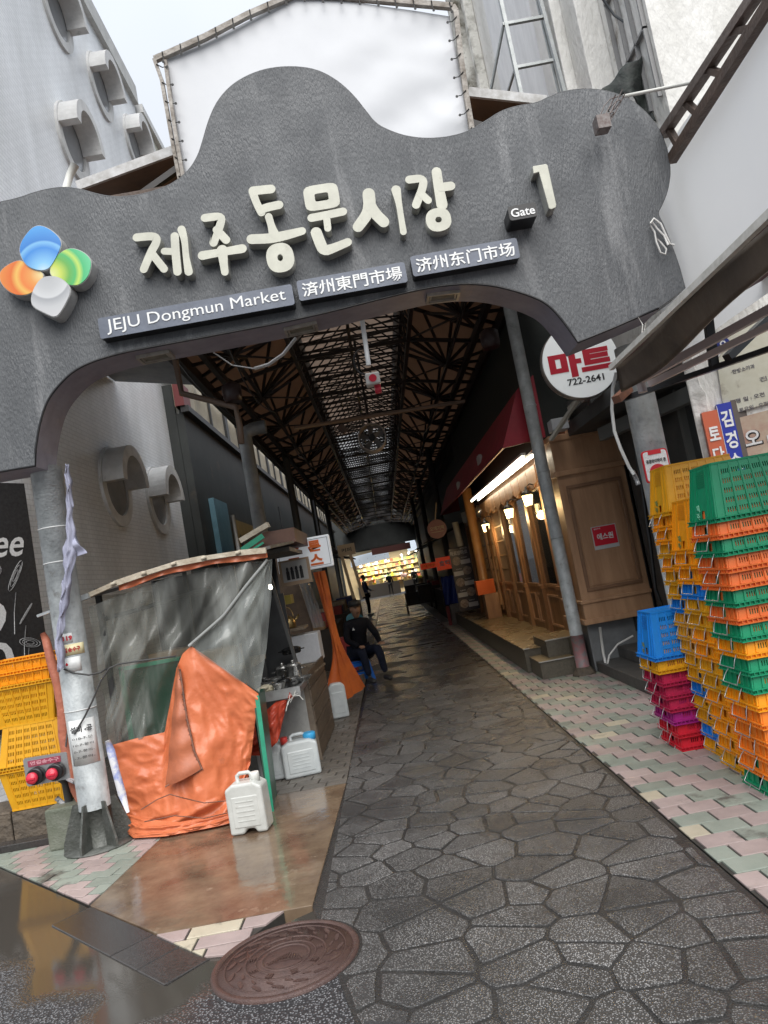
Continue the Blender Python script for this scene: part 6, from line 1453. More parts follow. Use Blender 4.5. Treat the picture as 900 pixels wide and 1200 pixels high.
for s_, x, z in (('김', 0.045, 0.13), ('경', 0.045, -0.05), ('숙', 0.045, -0.23), ('토', -0.072, 0.03), ('다', -0.072, -0.14), ('리', -0.072, -0.31)):
    local_text(s_, M_wpaint, bs, (x, -0.006, z), 0.085, 0.14 if x > 0 else 0.115, bold=0.03)
# AED style red and white placard on the post
ap = thing('placard', 'small white placard with red rim fixed to the big right post above the crates', 'placard', (2.142, 5.52, 2.02))
q = MB(); q.prism(rpoly([(-0.098, -0.16), (0.098, -0.16), (0.098, 0.085), (-0.098, 0.085)], 0.03), -0.008, 0.008, 'y'); q.build('red_rim', mat('rim_red', (0.55, 0.02, 0.03), 0.35), ap, loc=(0, 0, 0))
q = MB(); q.prism(rpoly([(-0.088, -0.15), (0.088, -0.15), (0.088, 0.075), (-0.088, 0.075)], 0.024), -0.011, -0.008, 'y'); q.build('white_field', M_wpaint, ap, loc=(0, 0, 0))
q = MB(); q.box((-0.05, -0.014, 0.05), (0.05, -0.011, 0.080)); q.build('red_tab', mat('rim_red', (0.55, 0.02, 0.03), 0.35), ap, loc=(0, 0, 0))
local_text('공공와이파이 존', M_ink, ap, (0, -0.013, 0.0), 0.15, 0.030, bold=0.02)
q = MB(); q.prism([(0.06*math.cos(PI*k/14), -0.075+0.05*math.sin(PI*k/14)) for k in range(15)], -0.014, -0.011, 'y'); q.build('wifi_mark', mat('rim_red', (0.55, 0.02, 0.03), 0.35), ap, loc=(0, 0, 0))

# ---------------------------------------------------------------- brown awning edge over the crates
ba = thing('brown_awning', 'dirty brown folding awning with white top strip over the crates at right', 'awning', (1.75, 4, 2.6))
M_bv = mat('brown_vinyl', (0.10, 0.075, 0.055), 0.38, (0.055, 0.042, 0.033), 3, detail=9, bump=0.6, bscale=9, spots=((0.22, 0.17, 0.12), 4, 0.66))
XA = 1.72
va = (1.72, 4.741, 2.614); vb = (1.72, 2.802, 2.639)
z0 = va[2]; y_far = va[1]; sl_ = (vb[2]-va[2])/(vb[1]-va[1])
def az(y): return z0 + sl_*(y-y_far)
q = MB()
def val(u, v):
    y = y_far - u*(y_far-1.6)
    return (XA+0.015*math.sin(12*u)+0.05*v*math.sin(5*u), y, az(y)-0.015-v*(0.165+0.018*math.sin(9*u)))
q.grid(val, 60, 6); q.build('valance', M_bv, ba, solid=0.012)
q = MB(); q.bar((XA-0.035, y_far, az(y_far)-0.01), (XA-0.035, 1.6, az(1.6)-0.01), 0.03, 0.034); q.build('white_strip', mat('white_strip', (0.72, 0.70, 0.65), 0.5, (0.55, 0.53, 0.48), 20), ba)
q = MB(); q.bar((XA+0.02, y_far-0.0, az(y_far)+0.022), (XA+0.02, 1.6, az(1.6)+0.022), 0.04, 0.018); q.build('top_rail', M_black, ba)
q = MB(); q.add([(XA+0.02, y_far, z0+0.01), (XA+0.02, 1.6, az(1.6)+0.01), (2.95, 1.6, az(1.6)+0.45), (2.95, y_far, z0+0.45)], [(0,1,2,3)]); q.build('canopy', mat('dark_red_canopy', (0.10, 0.01, 0.012), 0.6, (0.07, 0.008, 0.01), 4), ba, solid=0.01)
M_arm = mat('pinkish_arm', (0.55, 0.47, 0.46), 0.4)
q = MB()
q.bar((1.86, 4.75, z0-0.12), (2.7, 3.9, z0+0.10), 0.04, 0.05); q.bar((2.7, 3.9, z0+0.10), (1.80, 3.0, az(3.0)-0.1), 0.04, 0.05); q.bar((1.95, 4.85, z0-0.14), (2.6, 4.05, z0-0.02), 0.03, 0.04)
q.tube([(1.87, 4.78, z0-0.20), (1.87, 4.78, z0-0.05)], 0.03, 10); q.build('folding_arm', M_arm, ba)
q = MB(); q.bar((1.83, 5.15, z0-0.16), (2.9, 4.3, z0-0.10), 0.04, 0.035); q.bar((2.35, 4.75, z0-0.12), (2.38, 4.72, z0+0.35), 0.05); q.bar((2.4, 4.66, z0-0.10), (2.9, 4.9, z0+0.2), 0.05); q.build('support_beam', M_black, ba)
q = MB(); q.bar((1.76, 4.98, z0-0.18), (1.9, 5.1, z0-0.10), 0.06, 0.05); q.build('rusty_bracket', mat('rust', (0.18, 0.07, 0.035), 0.7, (0.10, 0.045, 0.03), 14), ba)
# white tarpaulin wall panel and the timber truss over it
q = MB()
wq = [(2.75, 5.479, 4.361), (2.75, 4.04, 4.308)]
q.grid(lambda u, v: (2.75+0.02*math.sin(5*u+3*v)+0.012*math.sin(22*u), 6.3-4.6*u, 2.9+1.44*v+(0.0 if v < 1 else 0.04)), 30, 14)
M_wv = mat('white_vinyl', (0.90, 0.91, 0.92), 0.4, (0.86, 0.87, 0.89), 1.5)
_t = M_wv.node_tree; _tl = _t.nodes.new('ShaderNodeBsdfTranslucent'); _tl.inputs[0].default_value = (0.92, 0.93, 0.94, 1); _mx = _t.nodes.new('ShaderNodeMixShader'); _mx.inputs[0].default_value = 0.5
_o = [n for n in _t.nodes if n.type == 'OUTPUT_MATERIAL'][0]; _t.links.new(_t.nodes['Principled BSDF'].outputs[0], _mx.inputs[1]); _t.links.new(_tl.outputs[0], _mx.inputs[2]); _t.links.new(_mx.outputs[0], _o.inputs[0])
one('white_tarp_wall', q, M_wv, 'smooth white vinyl sheet stretched over the upper wall at right, behind the gate end', 'vinyl sheet')
M_rw = mat('rusty_timber', (0.11, 0.07, 0.05), 0.6, (0.06, 0.04, 0.03), 6, detail=9, bump=0.8, bscale=30)
tt = thing('timber_truss', 'dark brown ladder-like truss running up to the right above the white vinyl sheet', 'truss', (2.656, 4.6, 4.357))
ta = [Vector((2.66, 5.362, 4.431)), Vector((2.66, 3.923, 4.397))]; tb_ = [Vector((2.66, 5.318, 4.206)), Vector((2.66, 3.664, 4.274))]
q = MB(); q.bar(ta[0], ta[1], 0.07, 0.06, up=(0, 1, 0)); q.build('upper_chord', mat('grey_brown_timber', (0.17, 0.13, 0.11), 0.6, (0.10, 0.075, 0.06), 6, stretch=(1, 1, 1), detail=9, bump=0.8, bscale=30), tt)
q = MB(); q.bar(tb_[0], tb_[1], 0.06, 0.07, up=(0, 1, 0)); q.build('lower_chord', M_rw, tt)
for k in (0.02, 0.25, 0.5, 0.75, 0.97):
    q = MB(); q.bar(ta[0].lerp(ta[1], k*0.95+0.05), tb_[0].lerp(tb_[1], k*0.93+0.07)+Vector((0, 0, 0.01)), 0.045, 0.04, up=(0, 1, 0)); q.build('rung', M_rw, tt)
# ladder leaning above the gate
ld_ = thing('ladder', 'grey aluminium ladder standing above the right side of the gate', 'ladder', (2.385, 7, 6.401))
M_al = mat('aluminium', (0.36, 0.38, 0.38), 0.4, (0.28, 0.30, 0.30), 12, metal=0.4)
q = MB(); q.bar((2.166, 7, 7.274), (2.177, 7, 5.874), 0.035, 0.05); q.bar((2.546, 7, 7.203), (2.605, 7, 5.859), 0.035, 0.05); q.bar((2.55, 7.08, 7.273), (2.582, 7.08, 5.909), 0.02, 0.03); q.build('rail', M_al, ld_)
for a, b in (((2.199, 7, 7.128), (2.569, 7, 7.143)), ((2.138, 7, 6.731), (2.557, 7, 6.737)), ((2.158, 7, 6.26), (2.558, 7, 6.268))):
    q = MB(); q.bar(a, b, 0.035, 0.03); q.build('rung', M_al, ld_)
q = MB(); q.bar((2.176, 7.1, 6.795), (1.976, 7.4, 6.277), 0.022); q.bar((2.206, 7.1, 6.324), (2.152, 7.4, 6.245), 0.022); q.build('brace', M_al, ld_)
q = MB(); q.tube([(2.783, 6.2, 6.295),(2.886, 6.2, 6.046),(3.043, 6.2, 5.878),(3.062, 6.2, 5.712),(3.058, 6.2, 5.51),(3.059, 6.2, 5.268),(3.09, 6.2, 4.982),(3.123, 6.2, 4.817)], 0.012, 6); q.tube([(2.985, 6.2, 6.257),(3.016, 6.2, 6.005),(3.087, 6.2, 5.829)], 0.010, 6); q.tube([(2.975, 6.2, 6.177),(3.003, 6.2, 5.723),(2.991, 6.2, 5.522)], 0.010, 6)
one('cable_bundle', q, mat('grey_cable', (0.12, 0.13, 0.14), 0.5), 'bundle of grey cables hanging down the stucco wall at upper right', 'cable')
q = MB()
sa = [(2.508, 6, 5.216),(2.612, 6, 5.321),(2.731, 6, 5.393),(2.84, 6, 5.42),(2.938, 6, 5.496)]; sb = [(2.751, 6, 5.171),(2.809, 6, 5.098),(2.878, 6, 4.969),(2.913, 6, 4.924),(2.933, 6, 4.882)]
q.grid(lambda u, v: curve_at(sa, u).lerp(curve_at(sb, u), v)+Vector((0, 0.05*math.sin(6*u+4*v), 0.02*math.sin(12*u)*(1-v))), 24, 14)
one('shade_net', q, mat('black_net', (0.012, 0.014, 0.013), 0.7, (0.03, 0.04, 0.035), 7, bump=2, bscale=12), 'black shade cloth bunched above the right lobe of the gate', 'netting', solid=0.01)
# white hose hanging from the awning corner, black cables beside the cabinet
q = MB(); q.tube([(2.128, 5.9, 2.813),(2.074, 5.9, 2.694),(2.032, 5.9, 2.524),(2.016, 5.9, 2.349),(2.035, 5.9, 2.205),(2.071, 5.9, 2.044),(2.098, 5.9, 1.976)], 0.014, 8); one('white_hose', q, mat('white_hose', (0.62, 0.62, 0.6), 0.4), 'white hose curving down from the awning corner past the timber cabinet', 'hose')
q = MB(); q.tube([(2.098, 5.92, 2.007),(2.113, 5.92, 1.948),(2.122, 5.92, 1.89)], 0.02, 8); one('hose_clamp', q, mat('chrome_black', (0.12, 0.12, 0.12), 0.3, (0.5, 0.5, 0.5), 60, metal=0.6), 'dark clamp at the lower end of the white hose', 'clamp')
q = MB(); q.tube([(2.924, 7.9, 3.102),(2.889, 7.9, 2.538),(2.864, 7.9, 1.979),(2.82, 7.9, 1.338),(2.778, 7.9, 0.886),(2.808, 7.9, 0.681),(2.913, 7.9, 0.571)], 0.022, 8); q.tube([(3.005, 7.8, 3.156),(2.976, 7.8, 2.41),(2.951, 7.8, 1.951),(2.91, 7.8, 1.5)], 0.018, 8); one('black_cable', q, M_black, 'thick black cables running down beside the timber cabinet', 'cable')
q = MB(); q.tube([(2.048, 5.2, 2.802),(2.109, 5.2, 2.886),(2.135, 5.2, 2.977),(2.115, 5.2, 3.032)], 0.004, 5); q.tube([(2.063, 5.2, 2.787),(2.125, 5.2, 2.902),(2.162, 5.2, 2.985)], 0.004, 5); one('loose_wire', q, mat('white_string', (0.7, 0.7, 0.66), 0.7), 'short loose white wires under the right end of the gate', 'wire')

# ================================================================ ROOFS AND ARCADE
# white vinyl screen standing on the arcade roof behind the gate
YV = 6.3
ws = thing('vinyl_screen', 'large white vinyl screen laced to a frame standing behind the wavy gate top', 'screen', (0.2, YV, 5))
vo = [(-1.123, 6.437),(-0.736, 6.572),(-0.325, 6.704),(0.124, 6.813),(0.762, 6.653),(1.473, 6.388),(1.454, 6.044),(1.431, 5.637),(1.425, 5.248),(0.807, 4.784),(-0.17, 4.884),(-1.119, 5.059),(-1.136, 5.382),(-1.136, 5.866)]
q = MB()
zt = [(p[0], p[1]) for p in vo]
tl, tm, tr_ = Vector((vo[0][0], YV, vo[0][1])), Vector((vo[3][0], YV, vo[3][1])), Vector((vo[5][0], YV, vo[5][1]))
bl_, brr = Vector((vo[11][0], YV, vo[11][1])), Vector((vo[8][0]+0.02, YV, vo[9][1]-0.3))
def vs_(u, v):
    t = tl.lerp(tm, u/0.48) if u < 0.48 else tm.lerp(tr_, (u-0.48)/0.52)
    p = t.lerp(bl_.lerp(brr, u), v)
    cr_ = 0
    if u > 0.45:
        d = (u-0.45)/0.55; cr_ = 0.016*d*math.sin(26*(u*0.8+v*0.75))*math.exp(-((v-0.55)/0.35)**2) + 0.008*blob(u*9, v*9, 2, 1.2)*d
    return p + Vector((0, 0.02*math.sin(7*u+2*v)+cr_, 0))
q.grid(vs_, 110, 60); q.build('vinyl', mat('white_vinyl_screen', (0.62, 0.635, 0.66), 0.45, (0.58, 0.595, 0.62), 2), ws, solid=0.006)
M_dt = mat('dirty_timber_edge', (0.50, 0.47, 0.43), 0.7, (0.20, 0.17, 0.14), 7, detail=9, bump=1, bscale=30)
edges = [[(-1.208, 6.27, 6.43),(-1.055, 6.27, 6.468),(-0.731, 6.27, 6.556),(-0.321, 6.27, 6.695),(0.128, 6.27, 6.812)], [(0.128, 6.27, 6.812),(0.763, 6.27, 6.653),(1.504, 6.27, 6.441),(1.525, 6.27, 6.387)], [(1.525, 6.27, 6.387),(1.492, 6.27, 6.014),(1.468, 6.27, 5.61),(1.453, 6.27, 5.168)], [(-1.208, 6.27, 6.43),(-1.172, 6.27, 6.219),(-1.17, 6.27, 5.934),(-1.168, 6.27, 5.611),(-1.158, 6.27, 5.193)], [(-1.109, 6.25, 6.381),(-1.119, 6.25, 6.073),(-1.125, 6.25, 5.751),(-1.123, 6.25, 5.231)]]
for k, e in enumerate(edges):
    q = MB()
    for i in range(len(e)-1): q.bar(e[i], e[i+1], 0.03 if k in (3, 4) else 0.045, 0.05)
    q.build('edge_batten', M_dt, ws)
q = MB()
for e in edges[:4]:
    L = sum((Vector(e[i+1])-Vector(e[i])).length for i in range(len(e)-1)); n = int(L/0.16)
    for i in range(n):
        p = curve_at(e, (i+0.5)/n); s_ = Vector((0.0, -0.03, -0.05)) if e is edges[0] or e is edges[1] else Vector((0.05 if e is edges[3] else -0.05, -0.03, -0.02))
        q.tube([p+Vector((0, -0.03, 0.02)), p+s_, p+s_*1.9], 0.005, 4); q.lathe([(0.012, 0), (0.012, 0.006)], tuple(p+s_*1.9), 8, axis='y')
q.build('lacing', mat('black_lace', (0.03, 0.03, 0.03), 0.6), ws, kind='stuff')
# little canopies left and right of the screen, brown underneath
def canopy(label, quad, y0, y1, drop):
    t = thing('side_canopy', label, 'canopy', (quad[0][0], y0, quad[0][1]))
    a, b = quad
    q = MB(); q.add([(a[0], y0, a[1]), (b[0], y0, b[1]), (b[0], y1, b[1]+drop), (a[0], y1, a[1]+drop)], [(0,1,2,3)]); q.build('sheet', mat('brown_underside', (0.16, 0.10, 0.06), 0.6, (0.10, 0.065, 0.04), 4), t, solid=0.02)
    q = MB(); q.bar((a[0], y0-0.02, a[1]+0.02), (b[0], y0-0.02, b[1]+0.02), 0.03, 0.09); q.build('white_edge', mat('white_edge', (0.6, 0.6, 0.6), 0.5, (0.35, 0.34, 0.32), 9), t)
    q = MB()
    for k in (0.35, 0.7): p = Vector((a[0], y0+0.5, a[1])).lerp(Vector((b[0], y0+0.5, b[1])), k); q.bar(p, p+Vector((0, 1.6, drop-0.1)), 0.06, 0.05)
    q.bar((a[0], y0+0.3, a[1]-0.22), (b[0], y0+0.3, b[1]-0.3), 0.05, 0.04)
    q.build('rafter', M_rw, t)
canopy('small lean-to canopy with brown underside left of the white screen', ([(-2.161, 5.558)][0], [(-1.177, 5.747)][0]), 6.6, 9.0, 0.35)
canopy('small lean-to canopy with brown underside right of the white screen', ([(1.566, 5.802)][0], [(2.264, 5.588)][0]), 6.6, 9.0, 0.35)
q = MB(); q.tube([(-2.381, 6.9, 5.763), (-2.319, 6.9, 5.901), (-2.255, 6.9, 5.995)], [0.035, 0.035, 0.04], 10); one('stub_pipe', q, mat('pale_pipe', (0.62, 0.62, 0.58), 0.5), 'short pale stub pipe standing behind the left part of the gate top', 'pipe')
q = MB(); q.box((-2.3, 6.35, 5.05), (2.1, 6.45, 5.3)); one('gate_backing', q, M_rw, 'dark timber backing beam behind the gate under the white screen', 'beam')

# arcade roof
YR0, YR1 = 6.5, 57.0
ar = thing('arcade_roof', 'long arcade roof of tan translucent panels on dark steel trusses', 'roof', (0.1, 30, 5))
def trans_mat(name, col, tr, col2=None):
    m = mat(name, col, 0.5, col2 or tuple(c*0.75 for c in col), 2.0, stretch=(1, 0.6, 1), detail=8)
    t = m.node_tree; b = t.nodes['Principled BSDF']; o = [n for n in t.nodes if n.type == 'OUTPUT_MATERIAL'][0]
    tl_ = t.nodes.new('ShaderNodeBsdfTranslucent'); tl_.inputs[0].default_value = (*tr, 1)
    ad = t.nodes.new('ShaderNodeMixShader'); ad.inputs[0].default_value = 0.5
    t.links.new(b.outputs[0], ad.inputs[1]); t.links.new(tl_.outputs[0], ad.inputs[2]); t.links.new(ad.outputs[0], o.inputs[0])
    return m
M_tan = trans_mat('tan_roof_panel', (0.42, 0.25, 0.15), (0.26, 0.19, 0.145)); M_mon = trans_mat('pale_roof_panel', (0.55, 0.45, 0.38), (0.58, 0.50, 0.44))
M_mon2 = trans_mat('clear_roof_panel', (0.6, 0.6, 0.6), (0.85, 0.85, 0.85))
XL, XR, ML, MR, ZE, ZM, ZT = -2.35, 2.5, -0.80, 1.02, 4.95, 5.75, 6.25
nb_ = 20; dy = (YR1-YR0)/nb_
def panel(a, b, y0, y1, m, t=0.02):
    q = MB(); q.add([(a[0], y0, a[1]), (b[0], y0, b[1]), (b[0], y1, b[1]), (a[0], y1, a[1]), (a[0], y0, a[1]+t), (b[0], y0, b[1]+t), (b[0], y1, b[1]+t), (a[0], y1, a[1]+t)], [(0,3,2,1), (4,5,6,7), (0,1,5,4), (1,2,6,5), (2,3,7,6), (3,0,4,7)])
    return q.build('roof_panel', m, ar)
M_st = mat('black_steel', (0.014, 0.012, 0.012), 0.5, (0.03, 0.024, 0.02), 6)
for k in range(nb_):
    y0 = YR0+k*dy+0.015; y1 = y0+dy-0.03
    if k in (16, 17): continue      # open bays: daylight falls in here
    panel((XL, ZE), (ML-0.02, ZM), y0, y1, M_tan); panel((MR+0.02, ZM), (XR, ZE), y0, y1, M_tan)
    mm = M_mon if k < 7 else M_mon2
    panel((ML, ZT), ((ML+MR)/2-0.005, ZT+0.12), y0, y1, mm); panel(((ML+MR)/2+0.005, ZT+0.12), (MR, ZT), y0, y1, mm)
q = MB()
for x in (ML, MR): q.box((x-0.02, YR0, ZM+0.02), (x+0.02, YR1, ZM+0.16)); q.box((x-0.02, YR0, ZT-0.10), (x+0.02, YR1, ZT-0.005))
q.build('monitor_curb', M_st, ar)
q = MB()
for x in (ML, MR):
    for k in range(4): z = ZM+0.19+k*0.07; q.box((x-0.03, YR0, z), (x+0.03, YR1, z+0.012))
q.build('louvre', mat('louvre_grey', (0.25, 0.25, 0.25), 0.5), ar)
# longitudinal girders
q = MB()
for x in (ML, MR):
    for z in (ZM-0.03, ZM-0.60): q.bar((x, YR0, z), (x, YR1, z), 0.06)
for x in (XL+0.12, XR-0.15): q.bar((x, YR0, ZE-0.06), (x, YR1, ZE-0.06), 0.14, 0.18); q.bar((x+(0.32 if x < 0 else -0.32), YR0, ZE-0.02), (x+(0.32 if x < 0 else -0.32), YR1, ZE-0.02), 0.08, 0.12)
q.build('girder', M_st, ar)
for s_ in (-1, 1):
    q = MB(); x = ML+0.0 if s_ < 0 else MR
    for k in range(nb_*3):
        a = YR0+k*dy/3; z0_, z1_ = (ZM-0.03, ZM-0.60) if k % 2 == 0 else (ZM-0.60, ZM-0.03)
        q.bar((x, a, z0_), (x, a+dy/3, z1_), 0.028)
        q.bar((x, a, ZM-0.03), (x, a, ZM-0.6), 0.02)
    q.build('girder_web', M_st, ar)
for k in range(nb_+1):
    y = YR0+k*dy; q = MB(); t_ = 0.055
    q.bar((XL, y, ZE), (ML, y, ZM-0.02), t_); q.bar((MR, y, ZM-0.02), (XR, y, ZE), t_)
    q.bar((ML, y, ZM-0.60), (MR, y, ZM-0.60), t_); q.bar((ML, y, ZT-0.06), (MR, y, ZT-0.06), t_)
    q.bar((XL, y, ZE-0.1), (ML, y, ZM-0.60), t_); q.bar((MR, y, ZM-0.60), (XR, y, ZE-0.1), t_)
    if k < nb_:
        for hx, xa, xb, za, zb in ((-1.58, XL+0.05, ML-0.04, ZE, ZM-0.04), (1.72, MR+0.04, XR-0.05, ZM-0.04, ZE)):
            # star of struts from a hub up to the panel rim
            hub = Vector((hx, y+dy/2, 4.98))
            for i in range(12):
                a = 2*PI*i/12; fx, fy = math.cos(a), math.sin(a); sc_ = 1/max(abs(fx), abs(fy))
                u = 0.5+0.5*fx*sc_; v = 0.5+0.5*fy*sc_
                q.bar(hub, (xa+(xb-xa)*u, y+dy*v, za+(zb-za)*u-0.02), 0.042)
            q.bar(hub, hub+Vector((0, dy, 0)), 0.05)
            q.bar(hub, (ML if hx < 0 else MR, y, ZM-0.6), 0.026); q.bar(hub, (ML if hx < 0 else MR, y+dy, ZM-0.6), 0.026)
        for i in range(5):
            a, b = y+dy*i/5, y+dy*(i+1)/5
            q.bar((ML, a, ZM-0.02), (MR, b, ZM-0.02), 0.026); q.bar((MR, a, ZM-0.05), (ML, b, ZM-0.05), 0.026)
            q.bar((ML, a, ZM-0.60), ((ML+MR)/2, b, ZT-0.05), 0.024); q.bar((MR, a, ZM-0.60), ((ML+MR)/2, b, ZT-0.05), 0.024)
            q.bar((ML, b, ZT-0.07), (MR, b, ZT-0.07), 0.022)
        q.bar(((ML+MR)/2, y, ZM-0.3), ((ML+MR)/2, y+dy, ZM-0.3), 0.05)
    q.build('truss', M_st, ar)
# end gable of the roof, far away
# columns of the arcade
def column(label, x, y, z, r, m, elbow=0):
    t = thing('arcade_column', label, 'column', (x, y, 0), 'steel columns of the arcade')
    q = MB(); pts = [(0, 0, 0), (0, 0, z)]
    if elbow: pts = [(0, 0, 0), (0, 0, z-0.15), (elbow*0.05, 0, z-0.04), (elbow*0.18, 0, z), (elbow*0.4, 0, z)]
    q.tube(pts, r, 16); q.build('shaft', m, t, loc=(0, 0, 0))
    q = MB(); q.lathe([(r+0.02, z*0.56), (r+0.02, z*0.57), (r, z*0.57)], (0, 0, 0), 16); q.lathe([(r+0.06, 0), (r+0.05, 0.03)], n=12); q.build('collar', m, t, loc=(0, 0, 0))
    return t
M_gcol = mat('grey_column', (0.36, 0.385, 0.40), 0.4, (0.24, 0.26, 0.27), 4, metal=0.2)
column('thick grey column with bent top rising behind the tarped stall', -2.05, 13.2, 4.55, 0.125, M_gcol, elbow=1)
for i, (x, y) in enumerate(((-1.95, 18.5), (-1.95, 24.5), (-1.95, 31), (1.9, 22), (1.9, 29), (1.9, 36))):
    column(['slim dark column on the left behind the juice sign', 'slim dark column further along the left stalls', 'far dark column on the left near the lit stall', 'dark column on the right just beyond the menu banner', 'dark column on the right beyond the red shop sign', 'farthest dark column on the right of the alley'][i], x, y, 5.0, 0.09, mat('dark_column', (0.06, 0.062, 0.062), 0.5))
# horizontal bracing pipes
for a, b, r, lb in (((-0.955, 11, 3.944), (1.643, 11, 3.891), 0.03, 'pale horizontal brace pipe crossing under the roof'),):
    q = MB(); q.tube([a, b], r, 8); one('brace_pipe', q, mat('brown_pipe', (0.16, 0.11, 0.08), 0.5), lb, 'pipe')
q = MB(); q.tube([(-2.135, 9.2, 4.71), (-2.121, 9.2, 4.249), (-1.45, 9, 3.902), (-1.438, 9, 3.651), (-1.453, 9, 3.438)], 0.04, 10); one('bent_pipe', q, mat('brown_pipe', (0.16, 0.11, 0.08), 0.5), 'bent brown pipe beside the end of the white tiled wall', 'pipe')
q = MB(); q.tube([(-1.144, 6.4, 3.74),(-1, 6.4, 3.597),(-0.813, 6.4, 3.531)], 0.006, 5); q.tube([(-0.813, 6.4, 3.531),(-0.681, 6.4, 3.546),(-0.539, 6.4, 3.614),(-0.404, 6.4, 3.737)], 0.016, 8); one('hanging_conduit', q, mat('pale_conduit', (0.5, 0.5, 0.5), 0.4), 'pale conduit curving down under the middle of the arch', 'conduit')
# large lamps or bells on the eaves
for a, lb in (((-1.462, 9, 4.089), 'dark round floodlight housing under the left eave'), ((1.795, 9, 4.181), 'dark reddish floodlight housing under the right eave')):
    q = MB(); q.lathe([(0.10, -0.12), (0.12, -0.05), (0.12, 0.08), (0.05, 0.13)], a, 16); one('floodlight', q, mat('dark_red_brown', (0.035, 0.02, 0.02), 0.4), lb, 'floodlight')
# cctv unit hanging on a white pipe
cv = thing('hanging_camera', 'white camera box with red tip hanging on a white pipe inside the arch', 'security camera', (0.186, 6.6, 3.341))
q = MB(); q.tube([(0.206, 6.6, 3.886), (0.188, 6.6, 3.437)], 0.022, 10); q.build('pipe', mat('white_pipe', (0.6, 0.62, 0.64), 0.35), cv)
q = MB(); c0 = Vector((0.202, 6.6, 3.298)); q.box(tuple(c0-Vector((0.065, 0.06, 0.055))), tuple(c0+Vector((0.065, 0.06, 0.055)))); q.build('housing', mat('white_housing', (0.6, 0.6, 0.58), 0.35), cv, bevel=0.012)
q = MB(); q.lathe([(0.035, -0.065), (0.035, -0.058)], tuple(c0), 14, axis='y'); q.lathe([(0.03, -0.13), (0.03, -0.055)], tuple(c0+Vector((0.03, 0, 0))), 12); q.build('red_tip', mat('red_plastic', (0.62, 0.03, 0.06), 0.3), cv)
q = MB(); q.tube([c0+Vector((-0.05, 0, 0.06))+Vector((-0.09*math.sin(t), 0, 0.12*(1-math.cos(t))/1.0)) for t in [PI*j/12 for j in range(13)]], 0.008, 6); q.build('cable', M_black, cv)
for lb, xa, za, sag in (('long sagging black cable under the left slope of the arcade roof', -1.4, 4.7, 0.25), ('long sagging black cable under the right slope of the arcade roof', 1.55, 4.75, 0.2), ('long grey cable run along the left eave beam', -2.12, 4.72, 0.06)):
    q = MB(); pts = []
    for k in range(61):
        y = 8.0+k*0.6; pts.append((xa+0.04*math.sin(y), y, za-sag*abs(math.sin(PI*(y-8)/5.0))))
    q.tube(pts, 0.012, 5); one('roof_cable', q, M_black, lb, 'cable')
# industrial fan
fn_ = thing('hanging_fan', 'round grey industrial fan hanging in the middle of the arcade', 'fan', (0.174, 11.5, 3.687))
q = MB(); n = 32; rf = 0.22
for j in range(n):
    a, b = 2*PI*j/n, 2*PI*(j+1)/n
    for r0, r1 in ((rf, rf*0.93),):
        vs = [(r0*math.cos(a), -0.08, r0*math.sin(a)), (r0*math.cos(b), -0.08, r0*math.sin(b)), (r0*math.cos(b), 0.22, r0*math.sin(b)-0.0), (r0*math.cos(a), 0.22, r0*math.sin(a)), (r1*math.cos(a), -0.08, r1*math.sin(a)), (r1*math.cos(b), -0.08, r1*math.sin(b)), (r1*math.cos(b), 0.2, r1*math.sin(b)), (r1*math.cos(a), 0.2, r1*math.sin(a))]
        q.add(vs, [(0,3,2,1), (0,1,5,4), (4,5,6,7)])
q.build('shroud', mat('fan_grey', (0.34, 0.30, 0.27), 0.4, metal=0.3), fn_, loc=(0, 0, 0))
for k in range(5):
    a = 2*PI*k/5+0.3; q = MB(); q.add([(0.03*math.cos(a), 0.0, 0.03*math.sin(a)), (0.19*math.cos(a-0.3), 0.03, 0.19*math.sin(a-0.3)), (0.20*math.cos(a+0.25), -0.02, 0.20*math.sin(a+0.25)), (0.05*math.cos(a+0.8), -0.02, 0.05*math.sin(a+0.8))], [(0,1,2,3)]); q.build('blade', mat('fan_blade', (0.12, 0.115, 0.11), 0.4), fn_, loc=(0, 0, 0), solid=0.004)
q = MB(); q.lathe([(0.05, -0.05), (0.05, 0.1)], n=14, axis='y'); q.tube([(0, 0.05, 0.2), (0, 0.05, 1.6)], 0.02, 8); q.build('hub', M_black, fn_, loc=(0, 0, 0))
q = MB(); q.bar((-0.22, 11.6, 3.875), (-0.298, 11.6, 3.973), 0.12, 0.1); one('speaker_box', q, mat('brown_box', (0.10, 0.07, 0.055), 0.6), 'small brown box under the roof left of the fan', 'speaker')

# ---------------------------------------------------------------- left arcade building with clerestory
la_ = thing('left_arcade_building', 'dark building along the left of the arcade with bright clerestory windows', 'building', (-3, 25, 0))
M_dw = mat('dark_render', (0.028, 0.032, 0.030), 0.6, (0.015, 0.017, 0.016), 1.5, detail=9, spots=((0.06, 0.045, 0.032), 1.2, 0.6))
XD = -3.35
q = MB(); q.box((XD-0.15, 14.4, 0), (XD, 57, 5.38)); q.build('wall', M_dw, la_)
q = MB(); q.box((XD-0.02, 14.3, 5.38), (XD+0.14, 57, 5.5)); q.build('cornice', mat('black_cornice', (0.02, 0.02, 0.02), 0.5), la_)
M_cl = trans_mat('clerestory_film', (0.6, 0.56, 0.46), (0.75, 0.70, 0.58), (0.30, 0.26, 0.2))
q = MB(); q.box((XD-0.12, 14.3, 5.5), (XD-0.02, 15.6, 7.0)); q.build('clerestory_pier', mat('cream_pier', (0.42, 0.38, 0.28), 0.6, (0.3, 0.26, 0.19), 3), la_)
